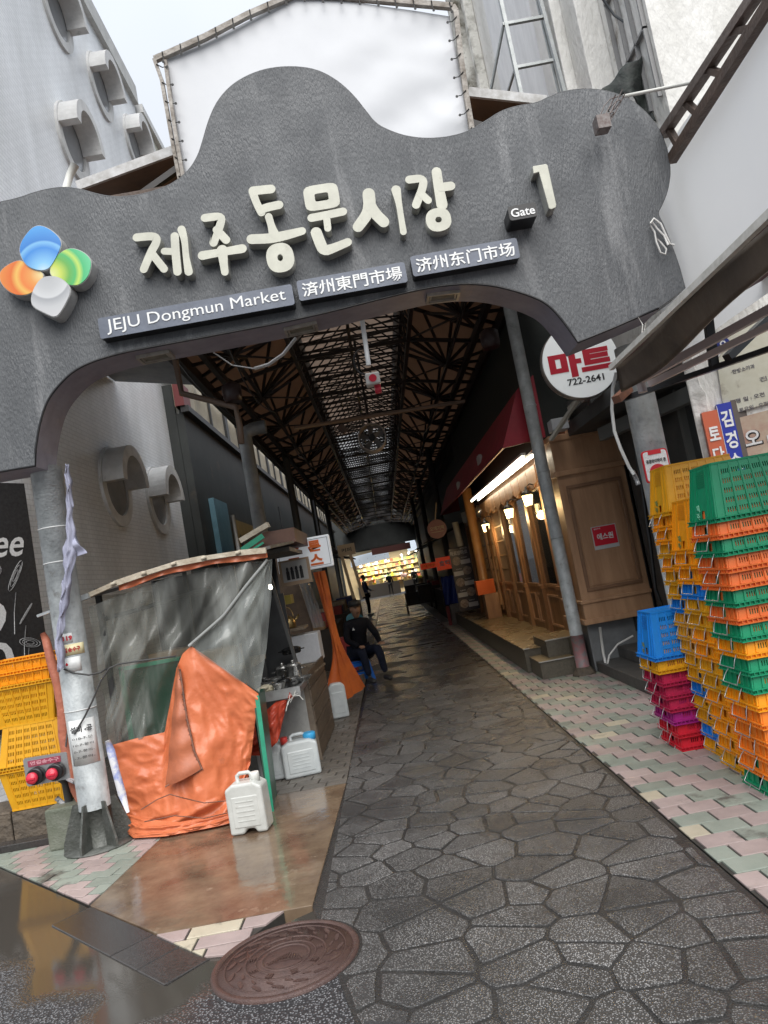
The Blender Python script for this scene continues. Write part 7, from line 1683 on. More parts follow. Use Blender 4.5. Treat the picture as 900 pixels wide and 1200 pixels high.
for k in range(12):
    y0 = 15.7+k*3.4
    q = MB(); q.grid(lambda u, v: (XD-0.06+0.02*math.sin(u*22), y0+3.1*u, 5.5+0.95*v), 24, 4); wv = q.build('clerestory_window', M_cl, la_, solid=0.004)
    for lo, hi in (((XD-0.1, y0+3.1, 5.5), (XD, y0+3.4, 6.5)), ((XD-0.07, y0+1.5, 5.5), (XD-0.02, y0+1.58, 6.45))): q = MB(); q.box(lo, hi); q.build('mullion', mat('black_cornice', (0.02, 0.02, 0.02), 0.5), wv)
q = MB(); q.box((-3.72, 14.42, 0), (XD-0.16, 14.5, 6.0)); q.build('end_wall', M_dw, la_)
q = MB(); q.box((XD-0.10, 14.25, 5.5), (XD+0.08, 14.8, 5.95)); one('red_fitting', q, mat('dull_maroon', (0.14, 0.02, 0.02), 0.5), 'dull red box at the near end of the clerestory', 'box')
# light blue and yellow shop signs on the dark wall
q = MB(); q.box((XD+0.01, 15.3, 1.6), (XD+0.12, 16.6, 3.75)); one('shop_board', q, mat('teal_panel', (0.10, 0.20, 0.25), 0.4, (0.07, 0.15, 0.19), 4), 'plain teal blue panel on the dark left wall beside the yellow sign', 'panel')
q = MB(); q.tube([(XD+0.16, 16.9, 1.6), (XD+0.16, 16.85, 3.5)], 0.045, 10); one('pale_stick', q, mat('white_pvc', (0.6, 0.6, 0.58), 0.4), 'pale plastic pipe between the teal panel and the yellow sign', 'pipe')
ys = thing('yellow_sign', 'dark ochre shop sign with red writing on the dark left wall', 'sign', (XD+0.05, 20, 2.4))
q = MB(); q.box((XD+0.01, 17.4, 1.65), (XD+0.10, 23.0, 3.45)); q.build('panel', mat('ochre_sign', (0.26, 0.17, 0.05), 0.5, (0.17, 0.11, 0.03), 3), ys)
text('어묵 떡볶이', M_red, 'lettering', ys, (XD+0.105, 20.6, 2.1), 3.6, 0.6, normal='+x', bold=0.03); text('분식', M_ink, 'lettering', ys, (XD+0.105, 18.2, 2.9), 1.2, 0.45, normal='+x', bold=0.03)
q = MB(); q.box((XD+0.10, 19.3, 2.6), (XD+0.13, 22.2, 3.3)); q.build('window_strip', M_dark, ys)
# far left stalls: awnings, posts, boards
boards = [(-1.55, 16.2, 0.9, 2.05, 'pale_board', (0.30, 0.25, 0.17), 'pale notice board on two legs on the left of the alley', 0.5)]
nb2 = thing('notice_board', 'pale board on two timber legs standing behind the seated man', 'notice board', (-0.67, 14.5, 2.145))
q = MB(); q.box((-0.17, -0.02, -0.10), (0.17, 0.02, 0.12)); q.build('board', mat('tan_board', (0.36, 0.29, 0.20), 0.6), nb2, loc=(0, 0, 0)); local_text('커피', M_ink, nb2, (0, -0.023, 0.01), 0.2, 0.08)
q = MB(); q.bar((-0.11, 0, -0.10), (-0.02, 0, -0.95), 0.06, 0.03); q.bar((0.06, 0, -0.10), (0.17, 0, -0.95), 0.06, 0.03); q.build('leg', mat('tan_board', (0.36, 0.29, 0.20), 0.6), nb2, loc=(0, 0, 0))
q = MB(); q.box((-1.1, 12.6, 0.0), (-0.75, 13.0, 0.62)); one('red_crate_shelf', q, mat('dull_red', (0.28, 0.03, 0.03), 0.5), 'dull red shelf behind the seated man', 'shelf')
for i, (y, lb) in enumerate(((15.0, 'dark stall counter on the left just behind the seated man'), (20.5, 'dark stall counter further along the left side'), (27.0, 'dark stall counter far along the left side'))):
    t = thing('side_stall', lb, 'market stall', (-1.6, y, 0), 'dark stalls along the left side of the arcade')
    q = MB(); q.box((-0.5, -1.2, 0), (0.45, 2.2, 0.75)); q.build('counter', mat('stall_dark', (0.035, 0.027, 0.021), 0.6, (0.018, 0.014, 0.011), 4), t, loc=(0, 0, 0))
    q = MB(); q.add([(-0.8, -1.4, 2.7), (0.55, -1.4, 2.35), (0.55, 2.4, 2.35), (-0.8, 2.4, 2.7)], [(0,1,2,3)]); q.build('awning', mat('stall_awning', (0.05, 0.045, 0.045), 0.6), t, loc=(0, 0, 0), solid=0.03)
    for k in range(5):
        q = MB(); h = random.uniform(0.12, 0.3); q.box((-0.35+random.uniform(0, 0.2), -1.1+0.62*k, 0.752), (0.3, -0.65+0.62*k, 0.75+h)); q.build('goods_box', [M_card, mat('dull_red', (0.28, 0.03, 0.03), 0.5), mat('dark_blue_box', (0.03, 0.05, 0.16), 0.5), M_wood, M_pwood][(i+k) % 5], t, loc=(0, 0, 0))
for i, (y, lb) in enumerate(((22.5, 'dark stall counter on the right beyond the menu banner'), (30.0, 'dark stall counter far along the right side'), (38.0, 'dark stall counter farthest along the right side'))):
    t = thing('side_stall', lb, 'market stall', (1.95, y, 0), 'dark stalls along the right side of the arcade')
    q = MB(); q.box((-0.45, -1.2, 0), (0.6, 2.2, 0.8)); q.build('counter', mat('stall_dark', (0.06, 0.045, 0.035), 0.6), t, loc=(0, 0, 0))
    q = MB(); q.add([(-0.6, -1.4, 2.3), (0.65, -1.4, 2.65), (0.65, 2.4, 2.65), (-0.6, 2.4, 2.3)], [(0,1,2,3)]); q.build('awning', mat('stall_awning', (0.05, 0.045, 0.045), 0.6), t, loc=(0, 0, 0), solid=0.03)
    for k in range(5):
        q = MB(); h = random.uniform(0.12, 0.3); q.box((-0.35+random.uniform(0, 0.2), -1.1+0.62*k, 0.802), (0.3, -0.65+0.62*k, 0.8+h)); q.build('goods_box', [M_card, mat('dull_red', (0.28, 0.03, 0.03), 0.5), M_pwood][(i+k) % 3], t, loc=(0, 0, 0))
# hand cart loaded with boxes in the middle distance
ct = thing('hand_cart', 'dark loaded hand cart parked on the right of the alley in the middle distance', 'cart', (1.05, 27, 0))
q = MB(); q.box((-0.55, -0.6, 0.30), (0.55, 0.6, 0.36)); q.build('bed', M_st, ct, loc=(0, 0, 0))
for k, (a, b) in enumerate((((-0.5, -0.55, 0.362), (-0.05, 0.5, 0.75)), ((-0.02, -0.55, 0.362), (0.5, 0.5, 0.95)), ((-0.45, -0.4, 0.752), (-0.1, 0.3, 1.0)))):
    q = MB(); q.box(a, b); q.build('load_box', mat('dark_load', (0.04, 0.038, 0.036), 0.6, (0.07, 0.06, 0.05), 4), ct, loc=(0, 0, 0))
for sx in (-0.5, 0.5):
    for sy in (-0.4, 0.4):
        q = MB(); q.lathe([(0.15, -0.03), (0.15, 0.03)], (sx, sy, 0.15), 16, axis='x'); q.build('wheel', M_black, ct, loc=(0, 0, 0))
q = MB(); q.tube([(-0.4, -0.62, 0.35), (-0.4, -0.8, 1.0), (0.4, -0.8, 1.0), (0.4, -0.62, 0.35)], 0.02, 6); q.build('handle', M_st, ct, loc=(0, 0, 0))

# ---------------------------------------------------------------- brightly lit stall at the far end
fs = thing('lit_stall', 'brightly lit sweets and nuts stall closing the far end of the alley', 'market stall', (0.4, 57, 0))
q = MB(); q.box((-3.2, 57.6, 0), (4.6, 57.8, 3.6)); q.build('back_wall', mat('stall_cream', (0.55, 0.46, 0.30), 0.6), fs)
q = MB(); q.box((-2.2, 55.2, 0), (0.9, 56.2, 0.95)); q.build('counter', mat('stall_counter', (0.16, 0.14, 0.12), 0.5), fs)
q = MB(); q.box((1.2, 54.2, 0), (3.4, 55.4, 0.85)); q.build('counter', mat('stall_counter', (0.16, 0.14, 0.12), 0.5), fs)
q = MB(); q.add([(-2.4, 54.6, 2.72), (0.5, 54.6, 2.9), (0.5, 57.5, 3.5), (-2.4, 57.5, 3.3), (-2.4, 54.6, 2.5), (0.5, 54.6, 2.68)], [(0,1,2,3), (0,4,5,1)]); q.build('awning', mat('white_awning_glow', (0.6, 0.66, 0.72), 0.5, emit=(0.75, 0.85, 0.95), estr=0.25), fs, solid=0.02)  # awning given a glow of its own; no lamp in it
q = MB(); q.add([(1.9, 54.6, 3.3), (4.0, 54.6, 3.5), (4.0, 57.5, 4.3), (1.9, 57.5, 3.9), (1.9, 54.6, 2.9), (4.0, 54.6, 3.0)], [(0,1,2,3), (0,4,5,1)]); q.build('awning', mat('bright_sheet_glow', (0.7, 0.75, 0.8), 0.5, emit=(0.8, 0.9, 1.0), estr=0.5), fs, solid=0.02)  # brightness put into this sheet as emission, not a lamp
cols = [(0.75, 0.55, 0.2), (0.7, 0.35, 0.12), (0.75, 0.7, 0.6), (0.55, 0.15, 0.08), (0.8, 0.65, 0.35), (0.35, 0.25, 0.12), (0.75, 0.6, 0.05), (0.3, 0.4, 0.2)]
gm = [mat('goods_%s' % n_, c, 0.5) for n_, c in zip(('honey', 'amber', 'cream', 'brick', 'straw', 'nut', 'yellow', 'olive'), cols)]
for r_ in range(5):
    z = 0.98+0.36*r_
    q = MB(); q.box((-2.1, 57.0, z-0.03), (3.9, 57.55, z)); shf = q.build('shelf', mat('stall_cream', (0.55, 0.46, 0.30), 0.6), fs)
    x = -2.05
    while x < 3.8:
        w_ = random.uniform(0.12, 0.3); h = random.uniform(0.14, 0.28)
        if random.random() < 0.88:
            q = MB(); q.box((x, 56.95+random.uniform(0, 0.1), z+0.001), (x+w_*0.9, 57.4, z+h)); q.build('packet', random.choice(gm), shf)
        x += w_
for (xa, xb, ya, zc) in ((-2.15, 0.85, 55.25, 0.951), (1.25, 3.35, 54.25, 0.851)):
    x = xa
    while x < xb-0.25:
        for j in range(2):
            q = MB(); q.box((x, ya+0.45*j, zc), (x+0.24, ya+0.38+0.45*j, zc+random.uniform(0.1, 0.32))); q.build('goods_tray', random.choice(gm), fs)
        x += 0.27
for bi, (x, z) in enumerate(((-1.7, 2.45), (-1.1, 2.47), (-0.5, 2.5), (0.2, 2.55), (1.4, 2.75), (1.95, 2.8), (2.5, 2.85), (3.1, 2.9))):
    lt = thing('stall_bulb', 'round white bulb over the far lit stall, %s from the left' % ['first', 'second', 'third', 'fourth', 'fifth', 'sixth', 'seventh', 'eighth'][bi], 'light bulb', (x, 54.9, z), 'bulbs over the far lit stall')
    q = MB(); q.lathe([(0.02, 0.06), (0.07, 0.0), (0.05, -0.06), (0.001, -0.08)], n=12); q.build('glass', mat('cool_bulb_glow', (1, 1, 1), 0.4, emit=(1.0, 0.96, 0.86), estr=18), lt, loc=(0, 0, 0))
    q = MB(); q.tube([(0, 0, 0.06), (0, 0, 0.5)], 0.006, 4); q.build('cable', M_black, lt, loc=(0, 0, 0))
for x, e, c_ in ((-0.8, 95, (1, 0.88, 0.68)), (2.4, 95, (1, 0.9, 0.74))):
    ad_ = bpy.data.lights.new('stall_lamp_light', 'AREA'); ad_.energy = e; ad_.color = c_; ad_.size = 2.6; ad_.size_y = 0.3; ad_.shape = 'RECTANGLE'
    ao = bpy.data.objects.new('stall_lamp_light', ad_); C.objects.link(ao); ao.location = (x, 55.6, 2.6); ao.rotation_euler = (R(20), 0, 0)
# sky-lit opening in front of the lit stall: dark banner above
q = MB(); q.box((-0.7, 53.0, 3.05), (2.1, 53.1, 3.5)); one('dark_banner', q, mat('maroon_banner', (0.08, 0.02, 0.015), 0.6), 'long dark maroon banner hanging across above the far lit stall', 'banner')
q = MB(); q.box((XL-2.6, 57.82, 0.0), (XR+2.3, 57.95, 7.0)); one('end_gable', q, M_dw, 'dark gable closing the far end of the arcade roof', 'wall')

# ================================================================ PEOPLE
def skin_body(name, joints, links, m, parent, sub=2, root=0):
    me = bpy.data.meshes.new(name); names = list(joints); idx = {k: i for i, k in enumerate(names)}
    me.from_pydata([joints[k][:3] for k in names], [(idx[a], idx[b]) for a, b in links], [])
    me.materials.append(m)
    o = bpy.data.objects.new(name, me); C.objects.link(o); o.parent = parent
    md = o.modifiers.new('skin', 'SKIN'); md.use_smooth_shade = True
    sv = me.skin_vertices[0].data
    for k in names:
        r = joints[k][3]; r = r if isinstance(r, (tuple, list)) else (r, r)
        sv[idx[k]].radius = r; sv[idx[k]].use_root = (idx[k] == root)
    s2 = o.modifiers.new('sub', 'SUBSURF'); s2.levels = sub; s2.render_levels = sub
    return o
M_skin = mat('skin', (0.30, 0.17, 0.11), 0.5); M_navy = mat('navy_jacket', (0.009, 0.010, 0.016), 0.7, (0.006, 0.007, 0.01), 8, bump=1.5, bscale=9, spec=0.12); M_jean = mat('dark_jeans', (0.014, 0.018, 0.035), 0.8, (0.009, 0.012, 0.022), 12, bump=1.5, bscale=10, spec=0.12); M_cap_ = mat('black_cap', (0.012, 0.012, 0.014), 0.6); M_shoe = mat('dark_shoe', (0.02, 0.02, 0.022), 0.5); M_teal = mat('teal_hood', (0.06, 0.22, 0.30), 0.7)
# seated man, local frame: origin on the ground under the hips, facing -y and a little +x
mn = thing('person', 'person in dark cap, dark jacket with teal hood and jeans on the blue stool', 'person', (-0.60, 11.65, 0), rot=(0, 0, R(22)))
J = {'pelvis': (0, 0.02, 0.46, (0.15, 0.12)), 'waist': (0, 0.02, 0.60, (0.145, 0.11)), 'chest': (0, -0.03, 0.78, (0.165, 0.12)), 'upper': (0, -0.06, 0.90, (0.14, 0.10)), 'neckb': (0, -0.07, 0.98, (0.07, 0.065)),
     'shL': (-0.16, -0.05, 0.89, 0.068), 'elL': (-0.23, -0.13, 0.66, 0.054), 'wrL': (-0.13, -0.34, 0.56, 0.040),
     'shR': (0.16, -0.05, 0.89, 0.068), 'elR': (0.25, -0.15, 0.67, 0.054), 'wrR': (0.20, -0.38, 0.56, 0.040)}
skin_body('jacket', J, [('pelvis','waist'),('waist','chest'),('chest','upper'),('upper','neckb'),('upper','shL'),('shL','elL'),('elL','wrL'),('upper','shR'),('shR','elR'),('elR','wrR')], M_navy, mn)
J = {'pelvis': (0, 0.0, 0.42, (0.165, 0.12)), 'hipL': (-0.09, -0.06, 0.44, 0.10), 'knL': (-0.12, -0.42, 0.48, 0.072), 'anL': (-0.08, -0.44, 0.11, 0.048), 'hipR': (0.09, -0.06, 0.44, 0.10), 'knR': (0.13, -0.45, 0.48, 0.072), 'anR': (0.16, -0.50, 0.11, 0.048)}
skin_body('trousers', J, [('pelvis','hipL'),('hipL','knL'),('knL','anL'),('pelvis','hipR'),('hipR','knR'),('knR','anR')], M_jean, mn)
for sx, sy in ((-0.08, -0.44), (0.16, -0.50)):
    J = {'heel': (sx, sy+0.05, 0.05, (0.045, 0.045)), 'mid': (sx, sy-0.05, 0.05, (0.048, 0.045)), 'toe': (sx+0.01, sy-0.17, 0.035, (0.045, 0.032))}
    skin_body('shoe', J, [('heel','mid'),('mid','toe')], M_shoe, mn, 2)
J = {'neck': (0, -0.07, 0.96, 0.052), 'jaw': (0, -0.115, 1.05, (0.062, 0.07)), 'cheek': (0, -0.115, 1.11, (0.075, 0.088)), 'crown': (0, -0.10, 1.19, (0.075, 0.088)), 'nose': (0, -0.205, 1.09, 0.012), 'earL': (-0.08, -0.09, 1.10, 0.016), 'earR': (0.08, -0.09, 1.10, 0.016)}
hd = skin_body('head', J, [('neck','jaw'),('jaw','cheek'),('cheek','crown'),('cheek','nose'),('cheek','earL'),('cheek','earR')], M_skin, mn)
q = MB()
for sx in (-0.03, 0.03): q.lathe([(0.009, 0.0), (0.006, 0.006)], (sx, -0.198, 1.12), 8, axis='y'); q.box((sx-0.016, -0.200, 1.137), (sx+0.016, -0.194, 1.142))
q.box((-0.022, -0.190, 1.045), (0.022, -0.184, 1.050)); q.build('face_features', mat('brow_dark', (0.03, 0.015, 0.012), 0.6), hd, loc=(0, 0, 0))
q = MB(); q.lathe([(0.097, 0.0), (0.098, 0.04), (0.08, 0.085), (0.001, 0.10)], (0, -0.10, 1.155), 18)
q.grid(lambda u, v: (-0.075+0.15*u, -0.185-0.075*v*math.sin(PI*(0.15+0.7*u)), 1.165-0.012*v), 8, 4); q.build('cap', M_cap_, mn, loc=(0, 0, 0))
q = MB(); q.grid(lambda u, v: ((0.11+0.03*v)*math.cos(PI*u)*1.0, -0.03+(0.08+0.03*v)*math.sin(PI*u), 0.93+0.10*v*math.sin(PI*u)+0.02*v), 18, 8); q.build('hood', M_teal, mn, loc=(0, 0, 0), solid=0.012)
q = MB(); q.prism([(-0.13, 0.80), (-0.09, 0.80), (-0.11, 0.84)], -0.185, -0.17, 'y'); q.build('chest_mark', mat('pale_mark', (0.5, 0.52, 0.54), 0.5), mn, loc=(0, 0, 0))
for sgn, w3 in ((-1, (-0.11, -0.37, 0.555)), (1, (0.20, -0.41, 0.555))):
    J = {'wrist': (w3[0], w3[1]+0.03, w3[2], (0.026, 0.02)), 'palm': (w3[0], w3[1]-0.03, w3[2]-0.002, (0.034, 0.015))}
    L = [('wrist', 'palm')]
    for f in range(4):
        x = w3[0]-0.027+0.018*f; ln = (0.036, 0.042, 0.040, 0.032)[f]
        J['k%d' % f] = (x, w3[1]-0.055, w3[2]+0.002, 0.0095); J['m%d' % f] = (x, w3[1]-0.055-ln*0.6, w3[2]-0.006, 0.0085); J['t%d' % f] = (x, w3[1]-0.055-ln, w3[2]-0.028, 0.007)
        L += [('palm', 'k%d' % f), ('k%d' % f, 'm%d' % f), ('m%d' % f, 't%d' % f)]
    J['th1'] = (w3[0]-sgn*0.035, w3[1]-0.02, w3[2], 0.011); J['th2'] = (w3[0]-sgn*0.05, w3[1]-0.05, w3[2]-0.015, 0.009); L += [('palm', 'th1'), ('th1', 'th2')]
    skin_body('hand', J, L, M_skin, mn, 1)
# blue stool
bs_ = thing('blue_stool', 'low bright blue plastic stool under the seated person', 'stool', (-0.68, 11.62, 0), rot=(0, 0, R(22)))
M_blu = mat('blue_plastic', (0.01, 0.13, 0.55), 0.35)
q = MB(); q.box((-0.15, -0.15, 0.30), (0.15, 0.15, 0.325)); q.build('seat', M_blu, bs_, loc=(0, 0, 0), bevel=0.01)
for sx in (-1, 1):
    for sy in (-1, 1):
        q = MB(); q.bar((sx*0.13, sy*0.13, 0.30), (sx*0.17, sy*0.17, 0.0), 0.05, 0.035); q.build('leg', M_blu, bs_, loc=(0, 0, 0))
q = MB()
for sx in (-1, 1): q.bar((sx*0.15, -0.15, 0.14), (sx*0.15, 0.15, 0.14), 0.02, 0.03); q.bar((-0.15, sx*0.15, 0.14), (0.15, sx*0.15, 0.14), 0.02, 0.03); q.bar((-0.14, sx*0.14, 0.27), (0.14, sx*0.14, 0.27), 0.02, 0.05)
q.build('rail', M_blu, bs_, loc=(0, 0, 0))
# distant people
q = MB(); q.box((-2.6, 53.3, 3.6), (3.4, 53.4, 5.2)); one('dark_hoarding', q, M_dw, 'dark hoarding closing the space above the awnings of the far lit stall', 'hoarding')
def far_person(label, loc, top, bot, rz=0, s=1.0, reach=0.0):
    t = thing('person', label, 'person', loc, rot=(0, 0, rz)); t.scale = (s, s, s)
    J = {'pelvis': (0, 0, 0.95, (0.15, 0.11)), 'chest': (0, 0, 1.25, (0.17, 0.12)), 'upper': (0, 0, 1.40, (0.13, 0.10)), 'neckb': (0, 0, 1.48, 0.06), 'shL': (-0.17, 0, 1.38, 0.06), 'elL': (-0.23, -0.03, 1.12, 0.048), 'wrL': (-0.22, -0.15, 0.92, 0.036), 'shR': (0.17, 0, 1.38, 0.06), 'elR': (0.26, -0.05-reach*0.1, 1.14, 0.048), 'wrR': (0.28+reach*0.2, -0.2-reach*0.1, 1.0+reach*0.08, 0.036)}
    skin_body('top', J, [('pelvis','chest'),('chest','upper'),('upper','neckb'),('upper','shL'),('shL','elL'),('elL','wrL'),('upper','shR'),('shR','elR'),('elR','wrR')], top, t, 1)
    J = {'pelvis': (0, 0, 0.92, (0.16, 0.12)), 'hipL': (-0.09, 0, 0.86, 0.09), 'knL': (-0.10, -0.03, 0.48, 0.062), 'anL': (-0.11, 0, 0.08, 0.045), 'hipR': (0.09, 0, 0.86, 0.09), 'knR': (0.11, -0.04, 0.48, 0.062), 'anR': (0.13, 0, 0.08, 0.045)}
    skin_body('trousers', J, [('pelvis','hipL'),('hipL','knL'),('knL','anL'),('pelvis','hipR'),('hipR','knR'),('knR','anR')], bot, t, 1)
    J = {'neck': (0, 0, 1.47, 0.05), 'face': (0, -0.01, 1.58, (0.075, 0.09)), 'crown': (0, 0, 1.66, (0.075, 0.09)), 'nose': (0, -0.10, 1.57, 0.012)}
    skin_body('head', J, [('neck','face'),('face','crown'),('face','nose')], M_skin, t, 1)
    q = MB(); q.lathe([(0.098, 0), (0.10, 0.05), (0.07, 0.10), (0.001, 0.12)], (0, 0.015, 1.62), 12); q.build('hair', M_cap_, t, loc=(0, 0, 0))
    for sx in (-0.11, 0.13):
        q = MB(); q.box((sx-0.04, -0.17, 0.0), (sx+0.04, 0.07, 0.07)); q.build('shoe', M_shoe, t, loc=(0, 0, 0), bevel=0.02)
    for hx in ((-0.22, -0.2, 0.89), (0.30+reach*0.2, -0.26-reach*0.1, 1.0+reach*0.08)):
        J = {'wrist': (hx[0], hx[1]+0.04, hx[2]+0.02, 0.025), 'palm': (hx[0], hx[1], hx[2], (0.035, 0.018))}; L = [('wrist', 'palm')]
        for f in range(4): J['f%d' % f] = (hx[0]-0.03+0.02*f, hx[1]-0.06-0.01*(f in (1, 2)), hx[2]-0.03, 0.009); L.append(('palm', 'f%d' % f))
        J['th'] = (hx[0]-0.05, hx[1]-0.01, hx[2]-0.01, 0.01); L.append(('palm', 'th'))
        skin_body('hand', J, L, M_skin, t, 1)
    return t
far_person('dark silhouetted person standing and reaching in front of the far lit stall', (0.18, 53.5, 0), M_navy, M_shoe, R(170), 0.95, 1.0)
far_person('person in pale pink top bending over goods at the far lit stall', (1.35, 55.6, 0), mat('pale_pink_top', (0.5, 0.35, 0.36), 0.7), M_jean, R(200), 0.95)
far_person('person in black between the pale pink shopper and the bulbs of the far stall', (2.0, 53.6, 0), M_cap_, M_shoe, R(150), 0.95)
far_person('dim person in dark blue clothes by the left stalls before the far lit stall', (-0.95, 31, 0), mat('blue_work', (0.04, 0.05, 0.12), 0.7), M_jean, R(80), 0.98)

# ================================================================ PLASTIC CRATES
def crate_mesh(L=0.52, W=0.365, H=0.325, tap=0.046, nx=26, rows=5):
    # modelled upside down: rim at z = 0, closed floor on top; long faces along x, end faces along y
    q = MB()
    def wall(a0, a1, b0, b1, cols_, rws, holes, nrm, off_=0.0):
        # a0,a1 bottom corners; b0,b1 top corners
        a0, a1, b0, b1 = map(Vector, (a0, a1, b0, b1))
        us = cols_; vs = rws
        pt = [[a0.lerp(a1, u).lerp(b0.lerp(b1, u), v) for v in vs] for u in us]
        o = len(q.v)
        for r_ in pt:
            for p in r_: q.v.append(tuple(p))
        m_ = len(vs)
        for i in range(len(us)-1):
            for j in range(m_-1):
                if (i, j) in holes: continue
                q.f.append([o+i*m_+j, o+(i+1)*m_+j, o+(i+1)*m_+j+1, o+i*m_+j+1]); q.m.append(0); q.sm.append(False)
    hx, hy = L/2, W/2; tx, ty = hx-tap, hy-tap
    # long faces with rows of slots
    us = [0.0, 0.09]; holes = set(); col = 1
    u = 0.09; groups = 6; gw = (0.90-0.10)/groups
    ulist = [0.0, 0.10]; hole_cols = []
    for g_ in range(groups):
        s = 0.10+g_*gw; ulist.append(s+gw*0.10)
        for k in range(4):
            a = s+gw*(0.12+0.20*k); ulist += [a+gw*0.02, a+gw*0.11]; hole_cols.append(len(ulist)-2)
    ulist += [0.9, 1.0]
    ulist = sorted(ulist)
    hole_cols = []
    for g_ in range(groups):
        s = 0.10+g_*gw
        for k in range(4):
            a = s+gw*(0.12+0.20*k)+gw*0.02; hole_cols.append(min(range(len(ulist)), key=lambda i: abs(ulist[i]-a)))
    vl = [0.0, 0.12]; hr = []
    for r_ in range(rows):
        s = 0.14+r_*0.165; vl += [s, s+0.085]; hr.append(len(vl)-2)
    vl.append(1.0)
    hl = {(i, j) for i in hole_cols for j in hr}
    wall((-hx, -hy, 0), (hx, -hy, 0), (-tx, -ty, H), (tx, -ty, H), ulist, vl, hl, None)
    wall((hx, hy, 0), (-hx, hy, 0), (tx, ty, H), (-tx, ty, H), ulist, vl, hl, None)
    # end faces: a window near the rim and fine slots above
    ue = [0.0, 0.12, 0.2, 0.26, 0.32, 0.38, 0.44, 0.56, 0.62, 0.68, 0.74, 0.8, 0.88, 1.0]; ve = [0.0, 0.10, 0.24, 0.34, 0.5, 0.58, 0.72, 0.8, 1.0]
    he = {(6, 1)}
    for sx in (-1, 1):
        wall((sx*hx, sx*hy, 0), (sx*hx, -sx*hy, 0), (sx*tx, sx*ty, H), (sx*tx, -sx*ty, H), ue, ve, he, None)
    q.add([(-tx, -ty, H), (tx, -ty, H), (tx, ty, H), (-tx, ty, H)], [(0,1,2,3)])
    n0 = len(q.f)
    # rim: outward flange with little gusset ribs
    e = 0.014
    for z0, z1 in ((0.0, 0.005), (0.022, 0.027)):
        q.box((-hx-e, -hy-e, z0), (hx+e, -hy, z1)); q.box((-hx-e, hy, z0), (hx+e, hy+e, z1)); q.box((-hx-e, -hy, z0), (-hx, hy, z1)); q.box((hx, -hy, z0), (hx+e, hy, z1))
    for k in range(19):
        x = -hx+0.01+(L-0.02)*k/18
        for s in (-1, 1): q.box((x-0.0015, s*hy, 0.005), (x+0.0015, s*(hy+e), 0.022))
    for k in range(13):
        y = -hy+0.01+(W-0.02)*k/12
        for s in (-1, 1): q.box((s*hx, y-0.0015, 0.005), (s*(hx+e), y+0.0015, 0.022))
    # vertical ribs standing proud of the faces
    for g_ in range(7):
        u = 0.10+g_*gw
        for s in (-1, 1):
            xb = -hx+L*u; xt = -tx+2*tx*u
            q.bar((xb, s*(hy+0.002), 0.03), (xt, s*(ty+0.002), H-0.004), 0.004, 0.008, up=(1, 0, 0))
    for u in (0.03, 0.13, 0.30, 0.70, 0.87, 0.97):
        for s in (-1, 1):
            yb = -hy+W*u; yt = -ty+2*ty*u
            q.bar((s*(hx+0.002), yb, 0.03), (s*(tx+0.002), yt, H-0.004), 0.006, 0.008, up=(0, 1, 0))
    # recessed looking raised strips with moulded marks on the ends
    for s in (-1, 1):
        for k in range(10):
            z = 0.30-0.012*k if k < 8 else 0.0
            if k < 8: q.box((s*(hx-tap*z/H+0.001), -0.06+0.004*(k % 2), z-0.003), (s*(hx-tap*z/H+0.0045), 0.055, z+0.002))
    # bevelled top edges
    for s in (-1, 1):
        q.bar((-tx, s*ty, H), (tx, s*ty, H), 0.010, 0.010); q.bar((s*tx, -ty, H), (s*tx, ty, H), 0.010, 0.010)
    return q
CM = crate_mesh().mesh('crate_body', mat('crate_yellow', (0.78, 0.40, 0.015), 0.38, (0.70, 0.34, 0.012), 9, vary=0.05, spots=((0.40, 0.24, 0.05), 9, 0.68)))
hq = MB(); hq.tube([(0, -0.075, 0.018), (-0.012, -0.08, -0.01), (-0.022, -0.085, -0.055), (-0.022, 0.085, -0.055), (-0.012, 0.08, -0.01), (0, 0.075, 0.018)], 0.0028, 6)
HM = hq.mesh('crate_handle', mat('wire_steel', (0.55, 0.55, 0.55), 0.3, metal=0.6))
def cm(n_, c): return mat('crate_'+n_, c, 0.36, tuple(x*0.86 for x in c), 9, vary=0.06, spots=(tuple(x*0.55+0.03 for x in c), 9, 0.67))
CC = {'Y': ('yellow', cm('yellow', (0.93, 0.50, 0.014))), 'A': ('amber', cm('amber', (0.94, 0.36, 0.010))), 'O': ('orange', cm('orange', (0.88, 0.24, 0.02))), 'D': ('red-orange', cm('red_orange', (0.82, 0.18, 0.035))),
      'G': ('green', cm('green', (0.01, 0.30, 0.14))), 'B': ('blue', cm('blue', (0.015, 0.25, 0.75))), 'R': ('red', cm('red', (0.65, 0.02, 0.04))), 'C': ('crimson', cm('crimson', (0.50, 0.02, 0.08))), 'M': ('magenta', cm('magenta', (0.40, 0.02, 0.22)))}
ords = ['topmost', 'second from the top', 'third from the top', 'fourth from the top', 'fifth from the top', 'sixth from the top', 'seventh from the top', 'eighth from the top', 'ninth from the top', 'tenth from the top', 'eleventh from the top', 'twelfth from the top', 'thirteenth from the top', 'fourteenth from the top', 'fifteenth from the top', 'sixteenth from the top', 'seventeenth from the top', 'eighteenth from the top', 'nineteenth from the top']
